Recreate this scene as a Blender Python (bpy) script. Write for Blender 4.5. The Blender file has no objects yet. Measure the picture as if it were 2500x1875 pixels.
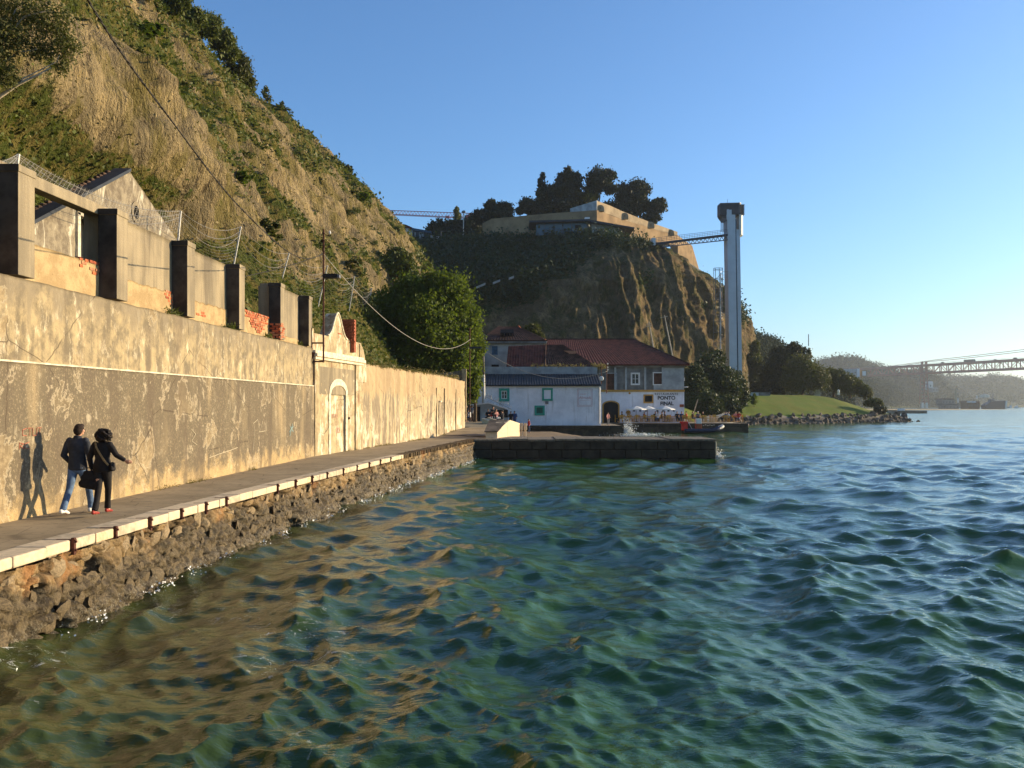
import bpy, bmesh, math, random
import numpy as np
from mathutils import Vector, Matrix, Quaternion

sc = bpy.context.scene
COL = sc.collection
random.seed(7)
RNG = np.random.default_rng(7)
R = math.radians

# ------------------------------------------------------------------ camera
FPX, HORIZON, EYE = 2200.0, 990.0, 2.08      # focal length in photo pixels, horizon row, eye above the walkway (z = 0)
WATER = -1.25
cam = bpy.data.cameras.new("camera")
cam.sensor_width = 36.0
cam.lens = 36.0 * FPX / 2500.0
cam.shift_y = (HORIZON - 937.5) / 2500.0
cam.clip_start = 0.1
cam.clip_end = 30000
camo = bpy.data.objects.new("camera", cam)
camo.location = (0, 0, EYE)
camo.rotation_euler = (R(90), 0, 0)
COL.objects.link(camo)
sc.camera = camo

# ------------------------------------------------------------------ light
SUN_AZ, SUN_EL = R(71), R(12.5)              # azimuth from +Y towards +X
world = bpy.data.worlds.new("World")
sc.world = world
world.use_nodes = True
wn = world.node_tree
bg = wn.nodes["Background"]
sky = wn.nodes.new("ShaderNodeTexSky")
sky.sky_type = 'NISHITA'
sky.sun_disc = False
sky.sun_elevation = SUN_EL
sky.sun_rotation = SUN_AZ
sky.altitude = 0
sky.air_density = 1.0
sky.dust_density = 0.8
sky.ozone_density = 5.2
wn.links.new(sky.outputs[0], bg.inputs[0])
bg.inputs[1].default_value = 0.15
sl = bpy.data.lights.new("sun", 'SUN')
sl.energy = 5.0
sl.angle = R(0.53)
sl.color = (1.0, 0.79, 0.49)
so = bpy.data.objects.new("sun", sl)
SUNV = Vector((math.sin(SUN_AZ) * math.cos(SUN_EL), math.cos(SUN_AZ) * math.cos(SUN_EL), math.sin(SUN_EL)))
so.rotation_euler = (-SUNV).to_track_quat('-Z', 'Y').to_euler()
so.location = (40, 10, 60)
COL.objects.link(so)
sc.view_settings.view_transform = 'Standard'
sc.view_settings.look = 'None'
sc.view_settings.gamma = 1
sc.view_settings.use_curve_mapping = False
sc.view_settings.exposure = 0.72
sc.cycles.max_bounces = 5
sc.cycles.diffuse_bounces = 3
sc.cycles.glossy_bounces = 3
sc.cycles.transparent_max_bounces = 6
sc.cycles.volume_bounces = 0
sc.cycles.use_adaptive_sampling = True
sc.cycles.use_denoising = True
sc.cycles.caustics_reflective = False
sc.cycles.caustics_refractive = False

# ------------------------------------------------------------------ numeric helpers
def at(px, py, d):
    """photo pixel + distance -> world point"""
    return Vector(((px - 1250) / FPX * d, d, EYE - (py - HORIZON) / FPX * d))

_perm = np.random.default_rng(3).permutation(256)
_perm = np.concatenate([_perm, _perm, _perm[:2]])
_grad = np.random.default_rng(5).normal(size=(256, 3))
_grad /= np.linalg.norm(_grad, axis=1)[:, None]
def pn(x, y, z):
    x, y, z = np.broadcast_arrays(np.asarray(x, float), np.asarray(y, float), np.asarray(z, float))
    xi, yi, zi = np.floor(x).astype(int), np.floor(y).astype(int), np.floor(z).astype(int)
    xf, yf, zf = x - xi, y - yi, z - zi
    u, v, w = [t * t * t * (t * (t * 6 - 15) + 10) for t in (xf, yf, zf)]
    res = 0
    for dx in (0, 1):
        for dy in (0, 1):
            for dz in (0, 1):
                h = _perm[_perm[_perm[(xi + dx) & 255] + ((yi + dy) & 255)] + ((zi + dz) & 255)]
                g = _grad[h]
                dot = g[..., 0] * (xf - dx) + g[..., 1] * (yf - dy) + g[..., 2] * (zf - dz)
                res = res + dot * (u if dx else 1 - u) * (v if dy else 1 - v) * (w if dz else 1 - w)
    return res * 1.6
def fbm(x, y, z, o=4, g=0.5):
    r, a = 0, 1
    for i in range(o):
        r = r + a * pn(x * 2**i + 7 * i, y * 2**i + 3 * i, z * 2**i)
        a *= g
    return r
def ridged(x, y, z, o=3):
    r, a = 0, 1
    for i in range(o):
        r = r + a * (1 - 2 * np.abs(pn(x * 2**i + 7 * i, y * 2**i, z * 2**i)))
        a *= 0.5
    return r
def sstep(a, b, x):
    t = np.clip((np.asarray(x, float) - a) / (b - a), 0, 1)
    return t * t * (3 - 2 * t)

# ------------------------------------------------------------------ object helpers
def tag(o, label=None, cat=None, group=None, kind=None):
    if label: o["label"] = label
    if cat: o["category"] = cat
    if group: o["group"] = group
    if kind: o["kind"] = kind
    return o
def empty(name, loc, label=None, cat=None, group=None, rz=0):
    o = bpy.data.objects.new(name, None)
    o.empty_display_size = 0.3
    o.location = loc
    o.rotation_euler = (0, 0, rz)
    COL.objects.link(o)
    return tag(o, label, cat, group)
def mesh_np(name, V, F, smooth=False, mats=None, mi=None):
    """V (n,3) array, F list of arrays of equal-length faces (k,3|4)"""
    me = bpy.data.meshes.new(name)
    V = np.asarray(V, np.float32)
    if not isinstance(F, list): F = [F]
    F = [np.asarray(f, np.int32) for f in F if len(f)]
    nl = sum(f.size for f in F); nf = sum(len(f) for f in F)
    me.vertices.add(len(V)); me.vertices.foreach_set("co", V.ravel())
    me.loops.add(nl); me.loops.foreach_set("vertex_index", np.concatenate([f.ravel() for f in F]))
    me.polygons.add(nf)
    tot = np.concatenate([np.full(len(f), f.shape[1], np.int32) for f in F])
    start = np.concatenate([[0], np.cumsum(tot)[:-1]]).astype(np.int32)
    me.polygons.foreach_set("loop_start", start)
    me.polygons.foreach_set("loop_total", tot)
    if smooth: me.polygons.foreach_set("use_smooth", np.ones(nf, bool))
    for m in (mats or []): me.materials.append(m)
    if mi is not None: me.polygons.foreach_set("material_index", np.asarray(mi, np.int32))
    me.update(calc_edges=True)
    return me
def world_loc(o):
    return Vector((0, 0, 0)) if o is None else (o.location + (world_loc(o.parent) if o.parent else Vector((0, 0, 0))))
def link(name, me, parent=None, loc=None):
    o = bpy.data.objects.new(name, me)
    if loc is not None: o.location = loc
    COL.objects.link(o)
    if parent: o.parent = parent
    return o
class MB:
    """collects shapes given in world coordinates; build() links ONE mesh object"""
    def __init__(s): s.v = []; s.f = []; s.m = []; s.cur = 0
    def add(s, vs, fs):
        b = len(s.v)
        s.v += [tuple(v) for v in vs]
        for f in fs:
            s.f.append(tuple(i + b for i in f)); s.m.append(s.cur)
        return s
    def box(s, c, size, rz=0, M=None):
        hx, hy, hz = [k / 2 for k in size]
        vs = [Vector((x, y, z)) for x in (-hx, hx) for y in (-hy, hy) for z in (-hz, hz)]
        q = M if M is not None else Matrix.Rotation(rz, 3, 'Z')
        vs = [q @ v + Vector(c) for v in vs]
        return s.add(vs, [(0, 1, 3, 2), (4, 6, 7, 5), (0, 4, 5, 1), (2, 3, 7, 6), (0, 2, 6, 4), (1, 5, 7, 3)])
    def hexa(s, p):
        """8 points: bottom 4 ccw, top 4 ccw"""
        return s.add(p, [(3, 2, 1, 0), (4, 5, 6, 7), (0, 1, 5, 4), (1, 2, 6, 5), (2, 3, 7, 6), (3, 0, 4, 7)])
    def quad(s, a, b, c, d): return s.add([a, b, c, d], [(0, 1, 2, 3)])
    def prism(s, poly, vec):
        """closed polygon (list of points) extruded by vec"""
        n = len(poly); vec = Vector(vec)
        a = [Vector(p) for p in poly]; b = [p + vec for p in a]
        s.add(a + b, [tuple(range(n - 1, -1, -1)), tuple(range(n, 2 * n))] + [(i, (i + 1) % n, n + (i + 1) % n, n + i) for i in range(n)])
        return s
    def bar(s, a, b, w, h=None, up=(0, 0, 1)):
        a, b = Vector(a), Vector(b); h = h or w
        d = (b - a).normalized(); up = Vector(up)
        x = d.cross(up)
        if x.length < 1e-4: x = d.cross(Vector((0, 1, 0)))
        x.normalize(); y = x.cross(d)
        p = []
        for q in (a, b):
            p += [q - x * w / 2 - y * h / 2, q + x * w / 2 - y * h / 2, q + x * w / 2 + y * h / 2, q - x * w / 2 + y * h / 2]
        return s.add(p, [(3, 2, 1, 0), (4, 5, 6, 7), (0, 1, 5, 4), (1, 2, 6, 5), (2, 3, 7, 6), (3, 0, 4, 7)])
    def tube(s, pts, r, n=6, cap=True):
        pts = [Vector(p) for p in pts]; k = len(pts)
        rr = r if isinstance(r, (list, tuple)) else [r] * k
        vs = []; x = None
        for i, p in enumerate(pts):
            d = (pts[min(i + 1, k - 1)] - pts[max(i - 1, 0)]).normalized()
            if x is None:
                x = d.cross(Vector((0, 0, 1)))
                if x.length < 1e-3: x = d.cross(Vector((0, 1, 0)))
            x = (x - d * x.dot(d)).normalized(); y = d.cross(x)
            for j in range(n):
                t = 2 * math.pi * j / n
                vs.append(p + (x * math.cos(t) + y * math.sin(t)) * rr[i])
        fs = [(i * n + j, i * n + (j + 1) % n, (i + 1) * n + (j + 1) % n, (i + 1) * n + j) for i in range(k - 1) for j in range(n)]
        if cap: fs += [tuple(range(n - 1, -1, -1)), tuple(range((k - 1) * n, k * n))]
        return s.add(vs, fs)
    def ell(s, c, r, n=8, m=6, M=None):
        vs = []
        for i in range(m + 1):
            ph = math.pi * i / m
            for j in range(n):
                t = 2 * math.pi * j / n
                v = Vector((r[0] * math.sin(ph) * math.cos(t), r[1] * math.sin(ph) * math.sin(t), r[2] * math.cos(ph)))
                if M is not None: v = M @ v
                vs.append(v + Vector(c))
        fs = [(i * n + j, (i + 1) * n + j, (i + 1) * n + (j + 1) % n, i * n + (j + 1) % n) for i in range(m) for j in range(n)]
        return s.add(vs, fs)
    def build(s, name, mats, parent=None, loc=None, smooth=False, bevel=0):
        if not isinstance(mats, (list, tuple)): mats = [mats]
        org = world_loc(parent) if parent else (Vector(loc) if loc is not None else Vector((0, 0, 0)))
        me = bpy.data.meshes.new(name)
        me.from_pydata([tuple(Vector(v) - org) for v in s.v], [], s.f)
        for m in mats: me.materials.append(m)
        if len(mats) > 1: me.polygons.foreach_set("material_index", s.m)
        if smooth: me.polygons.foreach_set("use_smooth", [True] * len(me.polygons))
        me.update()
        o = link(name, me, parent, None if parent else org)
        if bevel:
            b = o.modifiers.new("b", 'BEVEL'); b.width = bevel; b.segments = 2; b.limit_method = 'ANGLE'
        return o
def dup(root, loc, rz=None, label=None, scale=None):
    r = root.copy(); COL.objects.link(r); r.location = loc
    if rz is not None: r.rotation_euler = (0, 0, rz)
    if label: r["label"] = label
    if scale: r.scale = (scale,) * 3 if not isinstance(scale, tuple) else scale
    for ch in list(root.children):
        c = ch.copy(); COL.objects.link(c); c.parent = r
        for g in ch.children:
            d = g.copy(); COL.objects.link(d); d.parent = c
    return r
def sag(a, b, s, n=16):
    a, b = Vector(a), Vector(b)
    return [a.lerp(b, i / n) - Vector((0, 0, s * 4 * (i / n) * (1 - i / n))) for i in range(n + 1)]

# ------------------------------------------------------------------ material helper
class NT:
    def __init__(s, name):
        s.m = bpy.data.materials.new(name); s.m.use_nodes = True
        s.t = s.m.node_tree; s.b = s.t.nodes["Principled BSDF"]; s.out = s.t.nodes["Material Output"]
        s.tc = s.t.nodes.new("ShaderNodeTexCoord")
    def n(s, k, **kw):
        x = s.t.nodes.new(k)
        for a, b in kw.items(): setattr(x, a, b)
        return x
    def set(s, inp, v):
        if isinstance(v, bpy.types.NodeSocket): s.t.links.new(v, inp)
        elif v is not None: inp.default_value = (*v, 1) if (isinstance(v, tuple) and len(v) == 3 and inp.type == 'RGBA') else v
    def obj(s): return s.tc.outputs["Object"]
    def pos(s): return s.n("ShaderNodeNewGeometry").outputs["Position"]
    def scale(s, v, sc_):
        x = s.n("ShaderNodeMapping"); s.set(x.inputs[0], v); x.inputs[3].default_value = sc_; return x.outputs[0]
    def noise(s, sc_=1, det=4, rough=.55, v=None, dist=0, st=None):
        x = s.n("ShaderNodeTexNoise")
        v = v if v is not None else s.obj()
        if st: v = s.scale(v, st)
        s.set(x.inputs["Vector"], v)
        x.inputs["Scale"].default_value = sc_; x.inputs["Detail"].default_value = det
        x.inputs["Roughness"].default_value = rough; x.inputs["Distortion"].default_value = dist
        return x.outputs[0]
    def voro(s, sc_=1, v=None, feat='F1', out=0, st=None, rnd=1):
        x = s.n("ShaderNodeTexVoronoi", feature=feat)
        v = v if v is not None else s.obj()
        if st: v = s.scale(v, st)
        s.set(x.inputs["Vector"], v); x.inputs["Scale"].default_value = sc_
        x.inputs["Randomness"].default_value = rnd
        return x.outputs[out]
    def ramp(s, f, a, b, smooth=True):
        x = s.n("ShaderNodeMapRange"); x.interpolation_type = 'SMOOTHSTEP' if smooth else 'LINEAR'
        s.set(x.inputs[0], f); x.inputs[1].default_value = a; x.inputs[2].default_value = b
        return x.outputs[0]
    def mr(s, f, a, b, c, d):
        x = s.n("ShaderNodeMapRange"); s.set(x.inputs[0], f)
        for i, k in enumerate((a, b, c, d)): x.inputs[i + 1].default_value = k
        return x.outputs[0]
    def mix(s, f, a, b, mode='MIX'):
        x = s.n("ShaderNodeMix", data_type='RGBA', blend_type=mode)
        s.set(x.inputs[0], f); s.set(x.inputs[6], a); s.set(x.inputs[7], b); return x.outputs[2]
    def math(s, op, a, b=None):
        x = s.n("ShaderNodeMath", operation=op); s.set(x.inputs[0], a)
        if b is not None: s.set(x.inputs[1], b)
        return x.outputs[0]
    def sep(s, v):
        x = s.n("ShaderNodeSeparateXYZ"); s.set(x.inputs[0], v); return x.outputs
    def attr(s, name):
        x = s.n("ShaderNodeAttribute", attribute_name=name); return x.outputs
    def bump(s, h, st=.3, dist=.05, nrm=None):
        x = s.n("ShaderNodeBump"); s.set(x.inputs["Height"], h)
        x.inputs["Strength"].default_value = st; x.inputs["Distance"].default_value = dist
        if nrm is not None: s.set(x.inputs["Normal"], nrm)
        s.set(s.b.inputs["Normal"], x.outputs[0]); return x.outputs[0]
    def fin(s, col=None, rough=.85, spec=.3, metal=None):
        s.set(s.b.inputs["Base Color"], col); s.set(s.b.inputs["Roughness"], rough)
        s.b.inputs["Specular IOR Level"].default_value = spec
        if metal is not None: s.b.inputs["Metallic"].default_value = metal
        return s.m
def simple(name, col, rough=.7, var=.25, sc_=3, metal=None, spec=.3, bump=0, det=4):
    t = NT(name)
    n1 = t.noise(sc_, det, .6)
    dark = tuple(c * (1 - var) for c in col); lite = tuple(min(1, c * (1 + var)) for c in col)
    c = t.mix(t.ramp(n1, .3, .7), dark, lite)
    if bump: t.bump(t.noise(sc_ * 4, 4), bump, .02)
    return t.fin(c, rough, spec, metal)
def leafmat(name, cols, sc_=1.2, trans=.35, rough=.6):
    """foliage: colour varies by clump and by leaf; some light passes through"""
    t = NT(name)
    a, b, c = cols
    n1 = t.noise(sc_, 3, .6)
    rnd = t.attr("rnd")[2]
    col = t.mix(t.ramp(n1, .35, .65), a, b)
    col = t.mix(t.mr(rnd, 0, 1, 0, .6), col, c)
    t.set(t.b.inputs["Base Color"], col); t.b.inputs["Roughness"].default_value = rough
    t.b.inputs["Specular IOR Level"].default_value = .25
    tr = t.n("ShaderNodeBsdfTranslucent"); t.set(tr.inputs[0], t.mix(.5, col, (.12, .16, .01)))
    mx = t.n("ShaderNodeMixShader"); mx.inputs[0].default_value = trans
    t.t.links.new(t.b.outputs[0], mx.inputs[1]); t.t.links.new(tr.outputs[0], mx.inputs[2])
    t.t.links.new(mx.outputs[0], t.out.inputs[0])
    return t.m
# ------------------------------------------------------------------ materials
def m_plaster(name, kind):
    t = NT(name)
    P = t.obj(); y, z = t.sep(P)[1], t.sep(P)[2]
    big = t.noise(.55, 3, .6, P)
    streak = t.noise(1.0, 5, .62, P, st=(1.1, 1.1, .12))
    streak2 = t.noise(3.2, 4, .6, P, st=(1, 1, .1))
    spk = t.noise(17, 4, .75, P)
    spk2 = t.noise(42, 3, .7, P)
    patch = t.noise(2.3, 7, .72, P, dist=.1)
    if kind == 'lower':
        grey, cream, white = (.150, .122, .082), (.37, .28, .16), (.60, .51, .35)
        base = t.math('ADD', t.math('MULTIPLY', streak, .8), t.math('MULTIPLY', big, .4))
        base = t.math('ADD', base, t.mr(y, 8, 38, -.07, .12))
        f = t.ramp(base, .56, .80)
        col = t.mix(f, grey, cream)
        foot = t.math('ADD', t.mr(z, 0.0, 1.25, 1.0, 0.0), t.mr(patch, .3, .7, -.35, .35))
        col = t.mix(t.ramp(foot, .45, .95), col, (.46, .33, .16))
        col = t.mix(t.math('MULTIPLY', t.ramp(spk, .52, .66), .55), col, (.50, .40, .25))
        col = t.mix(t.math('MULTIPLY', t.ramp(spk2, .46, .36), .6), col, (.10, .075, .05))
        wp = t.math('MULTIPLY', t.ramp(patch, .54, .64), t.ramp(streak2, .42, .60))
        wp = t.math('MULTIPLY', wp, t.mr(y, 10, 30, .55, 1.0))
        col = t.mix(wp, col, white)
        col = t.mix(t.math('MULTIPLY', t.ramp(t.noise(.33, 4, .6, P, st=(1, 1, .7)), .50, .64), .45), col, (.15, .12, .08))
        dk = t.math('MULTIPLY', t.ramp(streak, .54, .40), .65)
        col = t.mix(dk, col, (.13, .10, .07))
        pit = t.math('MULTIPLY', t.ramp(t.voro(9, P), .16, .08), t.mr(z, 0, 1.2, 1, 0))
        pit = t.math('MULTIPLY', pit, t.ramp(t.noise(5, 2, .5, P), .5, .62))
        col = t.mix(pit, col, (.09, .055, .03))
        h = t.math('ADD', spk, t.math('MULTIPLY', patch, .8))
    elif kind == 'upper':
        grey, cream, white = (.185, .15, .10), (.43, .335, .19), (.64, .55, .38)
        f = t.ramp(t.math('ADD', t.math('MULTIPLY', patch, .6), t.math('MULTIPLY', streak2, .4)), .40, .60)
        col = t.mix(f, grey, cream)
        col = t.mix(t.math('MULTIPLY', t.ramp(t.noise(4.5, 6, .72, P, st=(1, 1, .45)), .55, .66), .7), col, white)
        tops = t.math('MULTIPLY', t.ramp(t.math('ADD', z, t.mr(streak2, .3, .7, -.7, .7)), 3.75, 4.5), .75)
        col = t.mix(tops, col, (.22, .18, .125))
        col = t.mix(t.math('MULTIPLY', t.ramp(spk, .40, .30), .55), col, (.20, .15, .10))
        col = t.mix(t.math('MULTIPLY', t.ramp(streak, .48, .34), .5), col, (.17, .13, .09))
        h = t.math('ADD', t.math('MULTIPLY', spk, .5), patch)
    elif kind == 'concrete':
        grey, cream, white = (.225, .185, .125), (.36, .29, .185), (.50, .44, .33)
        col = t.mix(t.ramp(t.math('ADD', t.math('MULTIPLY', big, .5), t.math('MULTIPLY', streak2, .5)), .4, .62), grey, cream)
        col = t.mix(t.math('MULTIPLY', t.ramp(spk, .62, .72), .35), col, white)
        col = t.mix(t.math('MULTIPLY', t.ramp(streak, .47, .36), .55), col, (.13, .105, .075))
        h = spk
    elif kind == 'render':
        grey, cream, white = (.36, .25, .125), (.47, .34, .175), (.58, .47, .29)
        col = t.mix(t.ramp(patch, .4, .6), grey, cream)
        col = t.mix(t.math('MULTIPLY', t.ramp(spk, .60, .70), .7), col, white)
        col = t.mix(t.math('MULTIPLY', t.ramp(spk, .36, .30), .7), col, (.16, .11, .06))
        h = t.math('ADD', spk, patch)
    elif kind == 'gate':
        grey, cream, white = (.30, .23, .135), (.48, .38, .22), (.72, .64, .47)
        col = t.mix(t.ramp(t.math('ADD', t.math('MULTIPLY', patch, .6), t.math('MULTIPLY', streak, .4)), .40, .58), grey, cream)
        col = t.mix(t.math('MULTIPLY', t.ramp(t.noise(1.6, 6, .7, P, st=(1, 1, .5)), .50, .60), .85), col, white)
        col = t.mix(t.math('MULTIPLY', t.ramp(streak2, .42, .33), .8), col, (.24, .10, .05))
        h = t.math('ADD', spk, patch)
    elif kind == 'ruin':
        grey, cream, white = (.15, .12, .085), (.30, .25, .17), (.60, .55, .42)
        col = t.mix(t.ramp(t.math('ADD', t.math('MULTIPLY', patch, .7), t.math('MULTIPLY', big, .3)), .40, .58), grey, cream)
        col = t.mix(t.math('MULTIPLY', t.ramp(t.noise(1.5, 6, .72, P, st=(1, 1, .4), dist=.8), .53, .64), .9), col, white)
        h = t.math('ADD', spk, patch)
    elif kind == 'far':
        grey, cream, white = (.30, .24, .15), (.45, .34, .19), (.66, .57, .40)
        up = t.ramp(t.math('ADD', z, t.mr(streak, .3, .7, -.5, .5)), 2.35, 2.75)
        lowc = t.mix(t.ramp(streak2, .40, .58), (.24, .19, .13), (.50, .40, .24))
        lowc = t.mix(t.math('MULTIPLY', t.ramp(t.noise(.9, 6, .68, P, st=(1, 1, .7)), .47, .60), t.mr(z, 1.9, .5, 0, 1)), lowc, (.72, .62, .44))
        upc = t.mix(t.ramp(streak, .38, .6), (.36, .26, .15), (.47, .35, .20))
        upc = t.mix(t.math('MULTIPLY', t.ramp(t.noise(2.2, 4, .6, P, st=(1, 1, .07)), .60, .70), .8), upc, (.26, .12, .06))
        col = t.mix(up, lowc, upc)
        col = t.mix(t.math('MULTIPLY', t.ramp(spk, .37, .30), .5), col, (.16, .10, .06))
        h = t.math('ADD', spk, patch)
    if kind in ('lower', 'upper', 'gate', 'far'):
        pl = t.noise(.85 if kind != 'gate' else 1.3, 9, .66, P, st=(1, 1, .8), dist=.25)
        pe = t.ramp(pl, .585, .600)
        if kind == 'lower': pe = t.math('MULTIPLY', pe, t.mr(z, 2.4, .6, .25, 1))
        sub_ = t.mix(t.ramp(t.noise(6, 6, .7, P), .4, .6), (.25, .185, .105), (.40, .31, .18))
        col = t.mix(t.math('MULTIPLY', pe, .8), col, sub_)
        edge = t.math('MULTIPLY', t.ramp(pl, .570, .588), t.ramp(pl, .604, .594))
        col = t.mix(t.math('MULTIPLY', edge, .5), col, (.60, .50, .34))
        ck = t.math('MULTIPLY', t.ramp(t.voro(.38, t.mix(.12, P, t.n("ShaderNodeTexNoise").outputs[1]), 'DISTANCE_TO_EDGE'), .006, .0), t.ramp(big, .45, .55))
        col = t.mix(t.math('MULTIPLY', ck, .8), col, (.07, .05, .035))
        h = t.math('SUBTRACT', h, t.math('MULTIPLY', pe, .9))
    t.bump(h, .55, .035)
    return t.fin(col, .92, .15)

MT = {}
for k_ in ('lower', 'upper', 'concrete', 'render', 'gate', 'ruin', 'far'):
    MT[k_] = m_plaster(k_ + "_plaster", k_)
MT['black_conc'] = simple('shaded_stained_concrete', (.055, .045, .036), .95, .45, 2.5, bump=.3, det=8)  # stained near-black concrete; also carries the shade of the unlit pillar sides
MT['white_line'] = simple("white_lime_edge", (.66, .57, .41), .85, .3, 6)
MT['limestone2'] = simple('greyed_limestone', (.50, .41, .28), .8, .28, 6, bump=.25, det=8)
MT['limestone3'] = simple('warm_limestone', (.60, .46, .28), .8, .22, 7, bump=.25, det=8)
MT['brick'] = simple("orange_brick", (.46, .125, .05), .85, .35, 7, bump=.3)
MT['brick2'] = simple('pale_worn_brick', (.42, .19, .10), .9, .35, 9, bump=.4)
MT['brick3'] = simple('dark_fired_brick', (.30, .075, .035), .9, .4, 9, bump=.4)
MT['wet_stone'] = simple('wet_quay_stone', (.13, .095, .05), .6, .5, 5, bump=.8, det=8)
MT['old_brick'] = simple("dark_red_brick", (.30, .085, .04), .9, .4, 7, bump=.3)
MT['rust'] = simple("rusted_iron", (.085, .028, .016), .8, .5, 25, bump=.2)
MT['black'] = simple("black_rubber", (.012, .011, .011), .6, .2, 10)
MT['limestone'] = simple("pale_limestone", (.62, .50, .33), .75, .14, 9, bump=.15, det=8)
t = NT("white_painted_wall"); P = t.obj()
c = t.mix(t.ramp(t.noise(.6, 5, .65, P), .35, .65), (.62, .63, .66), (.76, .77, .80))
c = t.mix(t.math('MULTIPLY', t.ramp(t.noise(2.2, 5, .65, P, st=(1, 1, .12)), .54, .68), .5), c, (.44, .43, .42))
c = t.mix(t.math('MULTIPLY', t.ramp(t.noise(7, 5, .7, P), .62, .72), .5), c, (.38, .36, .33))
t.bump(t.noise(6, 4, .6, P), .15, .02)
MT['white_paint'] = t.fin(t.mix(1.0, c, (1.12, 1.12, 1.12), 'MULTIPLY'), .8, .2)
MT['white_trim'] = simple("white_trim", (.72, .70, .66), .6, .08, 4)
MT['green_trim'] = simple("green_window_trim", (.03, .30, .22), .6, .12, 4)
MT['dark_green'] = simple("dark_green_shutter", (.012, .10, .075), .6, .2, 8)
MT['yellow_trim'] = simple("ochre_trim", (.50, .27, .06), .7, .15, 4)
MT['pane'] = NT("dark_window_glass").fin((.012, .014, .018), .12, .6)
MT['dark_room'] = simple("dark_interior", (.012, .012, .014), .9, .2, 3)
MT['roof_black'] = simple("dark_corrugated_sheet", (.022, .027, .035), .6, .35, 1.5)
MT['grey_wood'] = simple("grey_wood_pole", (.20, .17, .13), .85, .3, 6)
MT['pole_white'] = simple("pale_concrete_post", (.55, .53, .48), .8, .3, 12)
MT['wire'] = simple("galvanised_wire", (.33, .31, .28), .5, .3, 20, metal=.3)
MT['cable'] = simple("black_cable", (.02, .017, .013), .7, .4, 60)
MT['grey_cable'] = simple("pale_cable", (.36, .33, .28), .7, .2, 10)
MT['steel'] = simple("painted_steel", (.16, .16, .17), .5, .2, 3, metal=.4)
MT['bridge_red'] = simple("red_lead_steel", (.23, .075, .055), .6, .2, .2)
MT['concrete_tower'] = simple("pale_tower_concrete", (.50, .55, .60), .8, .08, .4, bump=.05)
MT['tower_lit'] = simple("white_metal_cladding", (.75, .70, .62), .45, .05, .4)
MT['tower_dark'] = simple("dark_slatted_metal", (.03, .035, .045), .5, .2, 1)
MT['tower_blue'] = simple("blue_metal_rail", (.02, .07, .12), .4, .2, 1)
MT['teal_glass'] = NT("teal_glass_wall").fin((.035, .085, .12), .2, .6)
MT['yellow_wood'] = simple("yellow_painted_wood", (.60, .30, .03), .6, .2, 6)
MT['red'] = simple("red_fabric", (.62, .03, .02), .7, .2, 5)
MT['navy_rubber'] = simple("navy_rubber_tube", (.012, .02, .05), .45, .2, 4)
MT['grey_rubber'] = simple("silver_rubber_nose", (.48, .46, .42), .35, .1, 4)
MT['canvas'] = simple("white_canvas", (.78, .76, .70), .8, .05, 3)
MT['foam'] = simple("white_foam", (.85, .86, .84), .9, .05, 6)
MT['bark'] = simple("brown_bark", (.11, .075, .045), .95, .4, 6, bump=.4)
MT['pale_bark'] = simple("pale_eucalyptus_bark", (.50, .42, .31), .8, .3, 5, bump=.2)
MT['skin'] = simple("skin", (.50, .27, .17), .55, .08, 10)
MT['hair'] = simple("dark_hair", (.016, .010, .007), .55, .4, 40, bump=.5)
MT['brown_hair'] = simple("brown_hair", (.025, .014, .008), .8, .4, 40, bump=.5)

t = NT("asphalt_walk")
P = t.obj()
c = t.mix(t.ramp(t.noise(.8, 5, .6, P), .35, .65), (.27, .21, .125), (.37, .29, .18))
c = t.mix(t.math('MULTIPLY', t.ramp(t.noise(5, 5, .7, P), .52, .68), .5), c, (.11, .085, .06))
c = t.mix(t.math('MULTIPLY', t.ramp(t.voro(1.1, P, 'DISTANCE_TO_EDGE'), .02, .0), .5), c, (.08, .06, .04))
c = t.mix(t.ramp(t.noise(60, 2, .5, P), .60, .72), c, (.30, .25, .18))
t.bump(t.noise(45, 4, .7, P), .5, .012)
MT['walk'] = t.fin(c, .9, .2)

t = NT("quay_rubble")
P = t.obj(); z = t.sep(P)[2]
n1 = t.noise(1.1, 5, .65, P); n2 = t.noise(6, 5, .7, P); vc = t.voro(2.6, P, 'F1', 1)
cv = t.attr('cell')[2]
c = t.mix(t.ramp(n1, .38, .62), (.15, .105, .055), (.36, .27, .15))
c = t.mix(.75, c, t.mix(cv, (.22, .20, .17), (.85, .80, .72)), 'OVERLAY')
c = t.mix(.35, c, t.mix(t.sep(vc)[0], (.25, .2, .13), (.6, .52, .4)), 'OVERLAY')
c = t.mix(t.math('MULTIPLY', t.ramp(t.noise(.9, 4, .6, P, st=(1, 1, .3)), .56, .68), .7), c, (.40, .17, .05))
c = t.mix(t.math('MULTIPLY', t.ramp(n2, .58, .7), .6), c, (.50, .41, .27))
wet = t.ramp(t.math('ADD', z, t.mr(n1, .3, .7, -.35, .35)), -.25, -.6)
c = t.mix(wet, c, t.mix(t.ramp(n2, .4, .62), (.055, .038, .018), (.20, .15, .08)))
barn = t.ramp(t.math('ADD', z, t.mr(n1, .3, .7, -.1, .1)), -.92, -1.12)
c = t.mix(t.math('MULTIPLY', barn, t.ramp(t.noise(26, 4, .75, P), .50, .62)), c, (.30, .26, .18))
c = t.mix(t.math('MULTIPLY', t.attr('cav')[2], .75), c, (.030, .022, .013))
t.bump(t.math('ADD', t.math('MULTIPLY', n2, 1.2), t.noise(28, 4, .75, P)), 1.0, .06)
MT['rubble'] = t.fin(c, t.mr(wet, 0, 1, .92, .45), .35)

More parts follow.
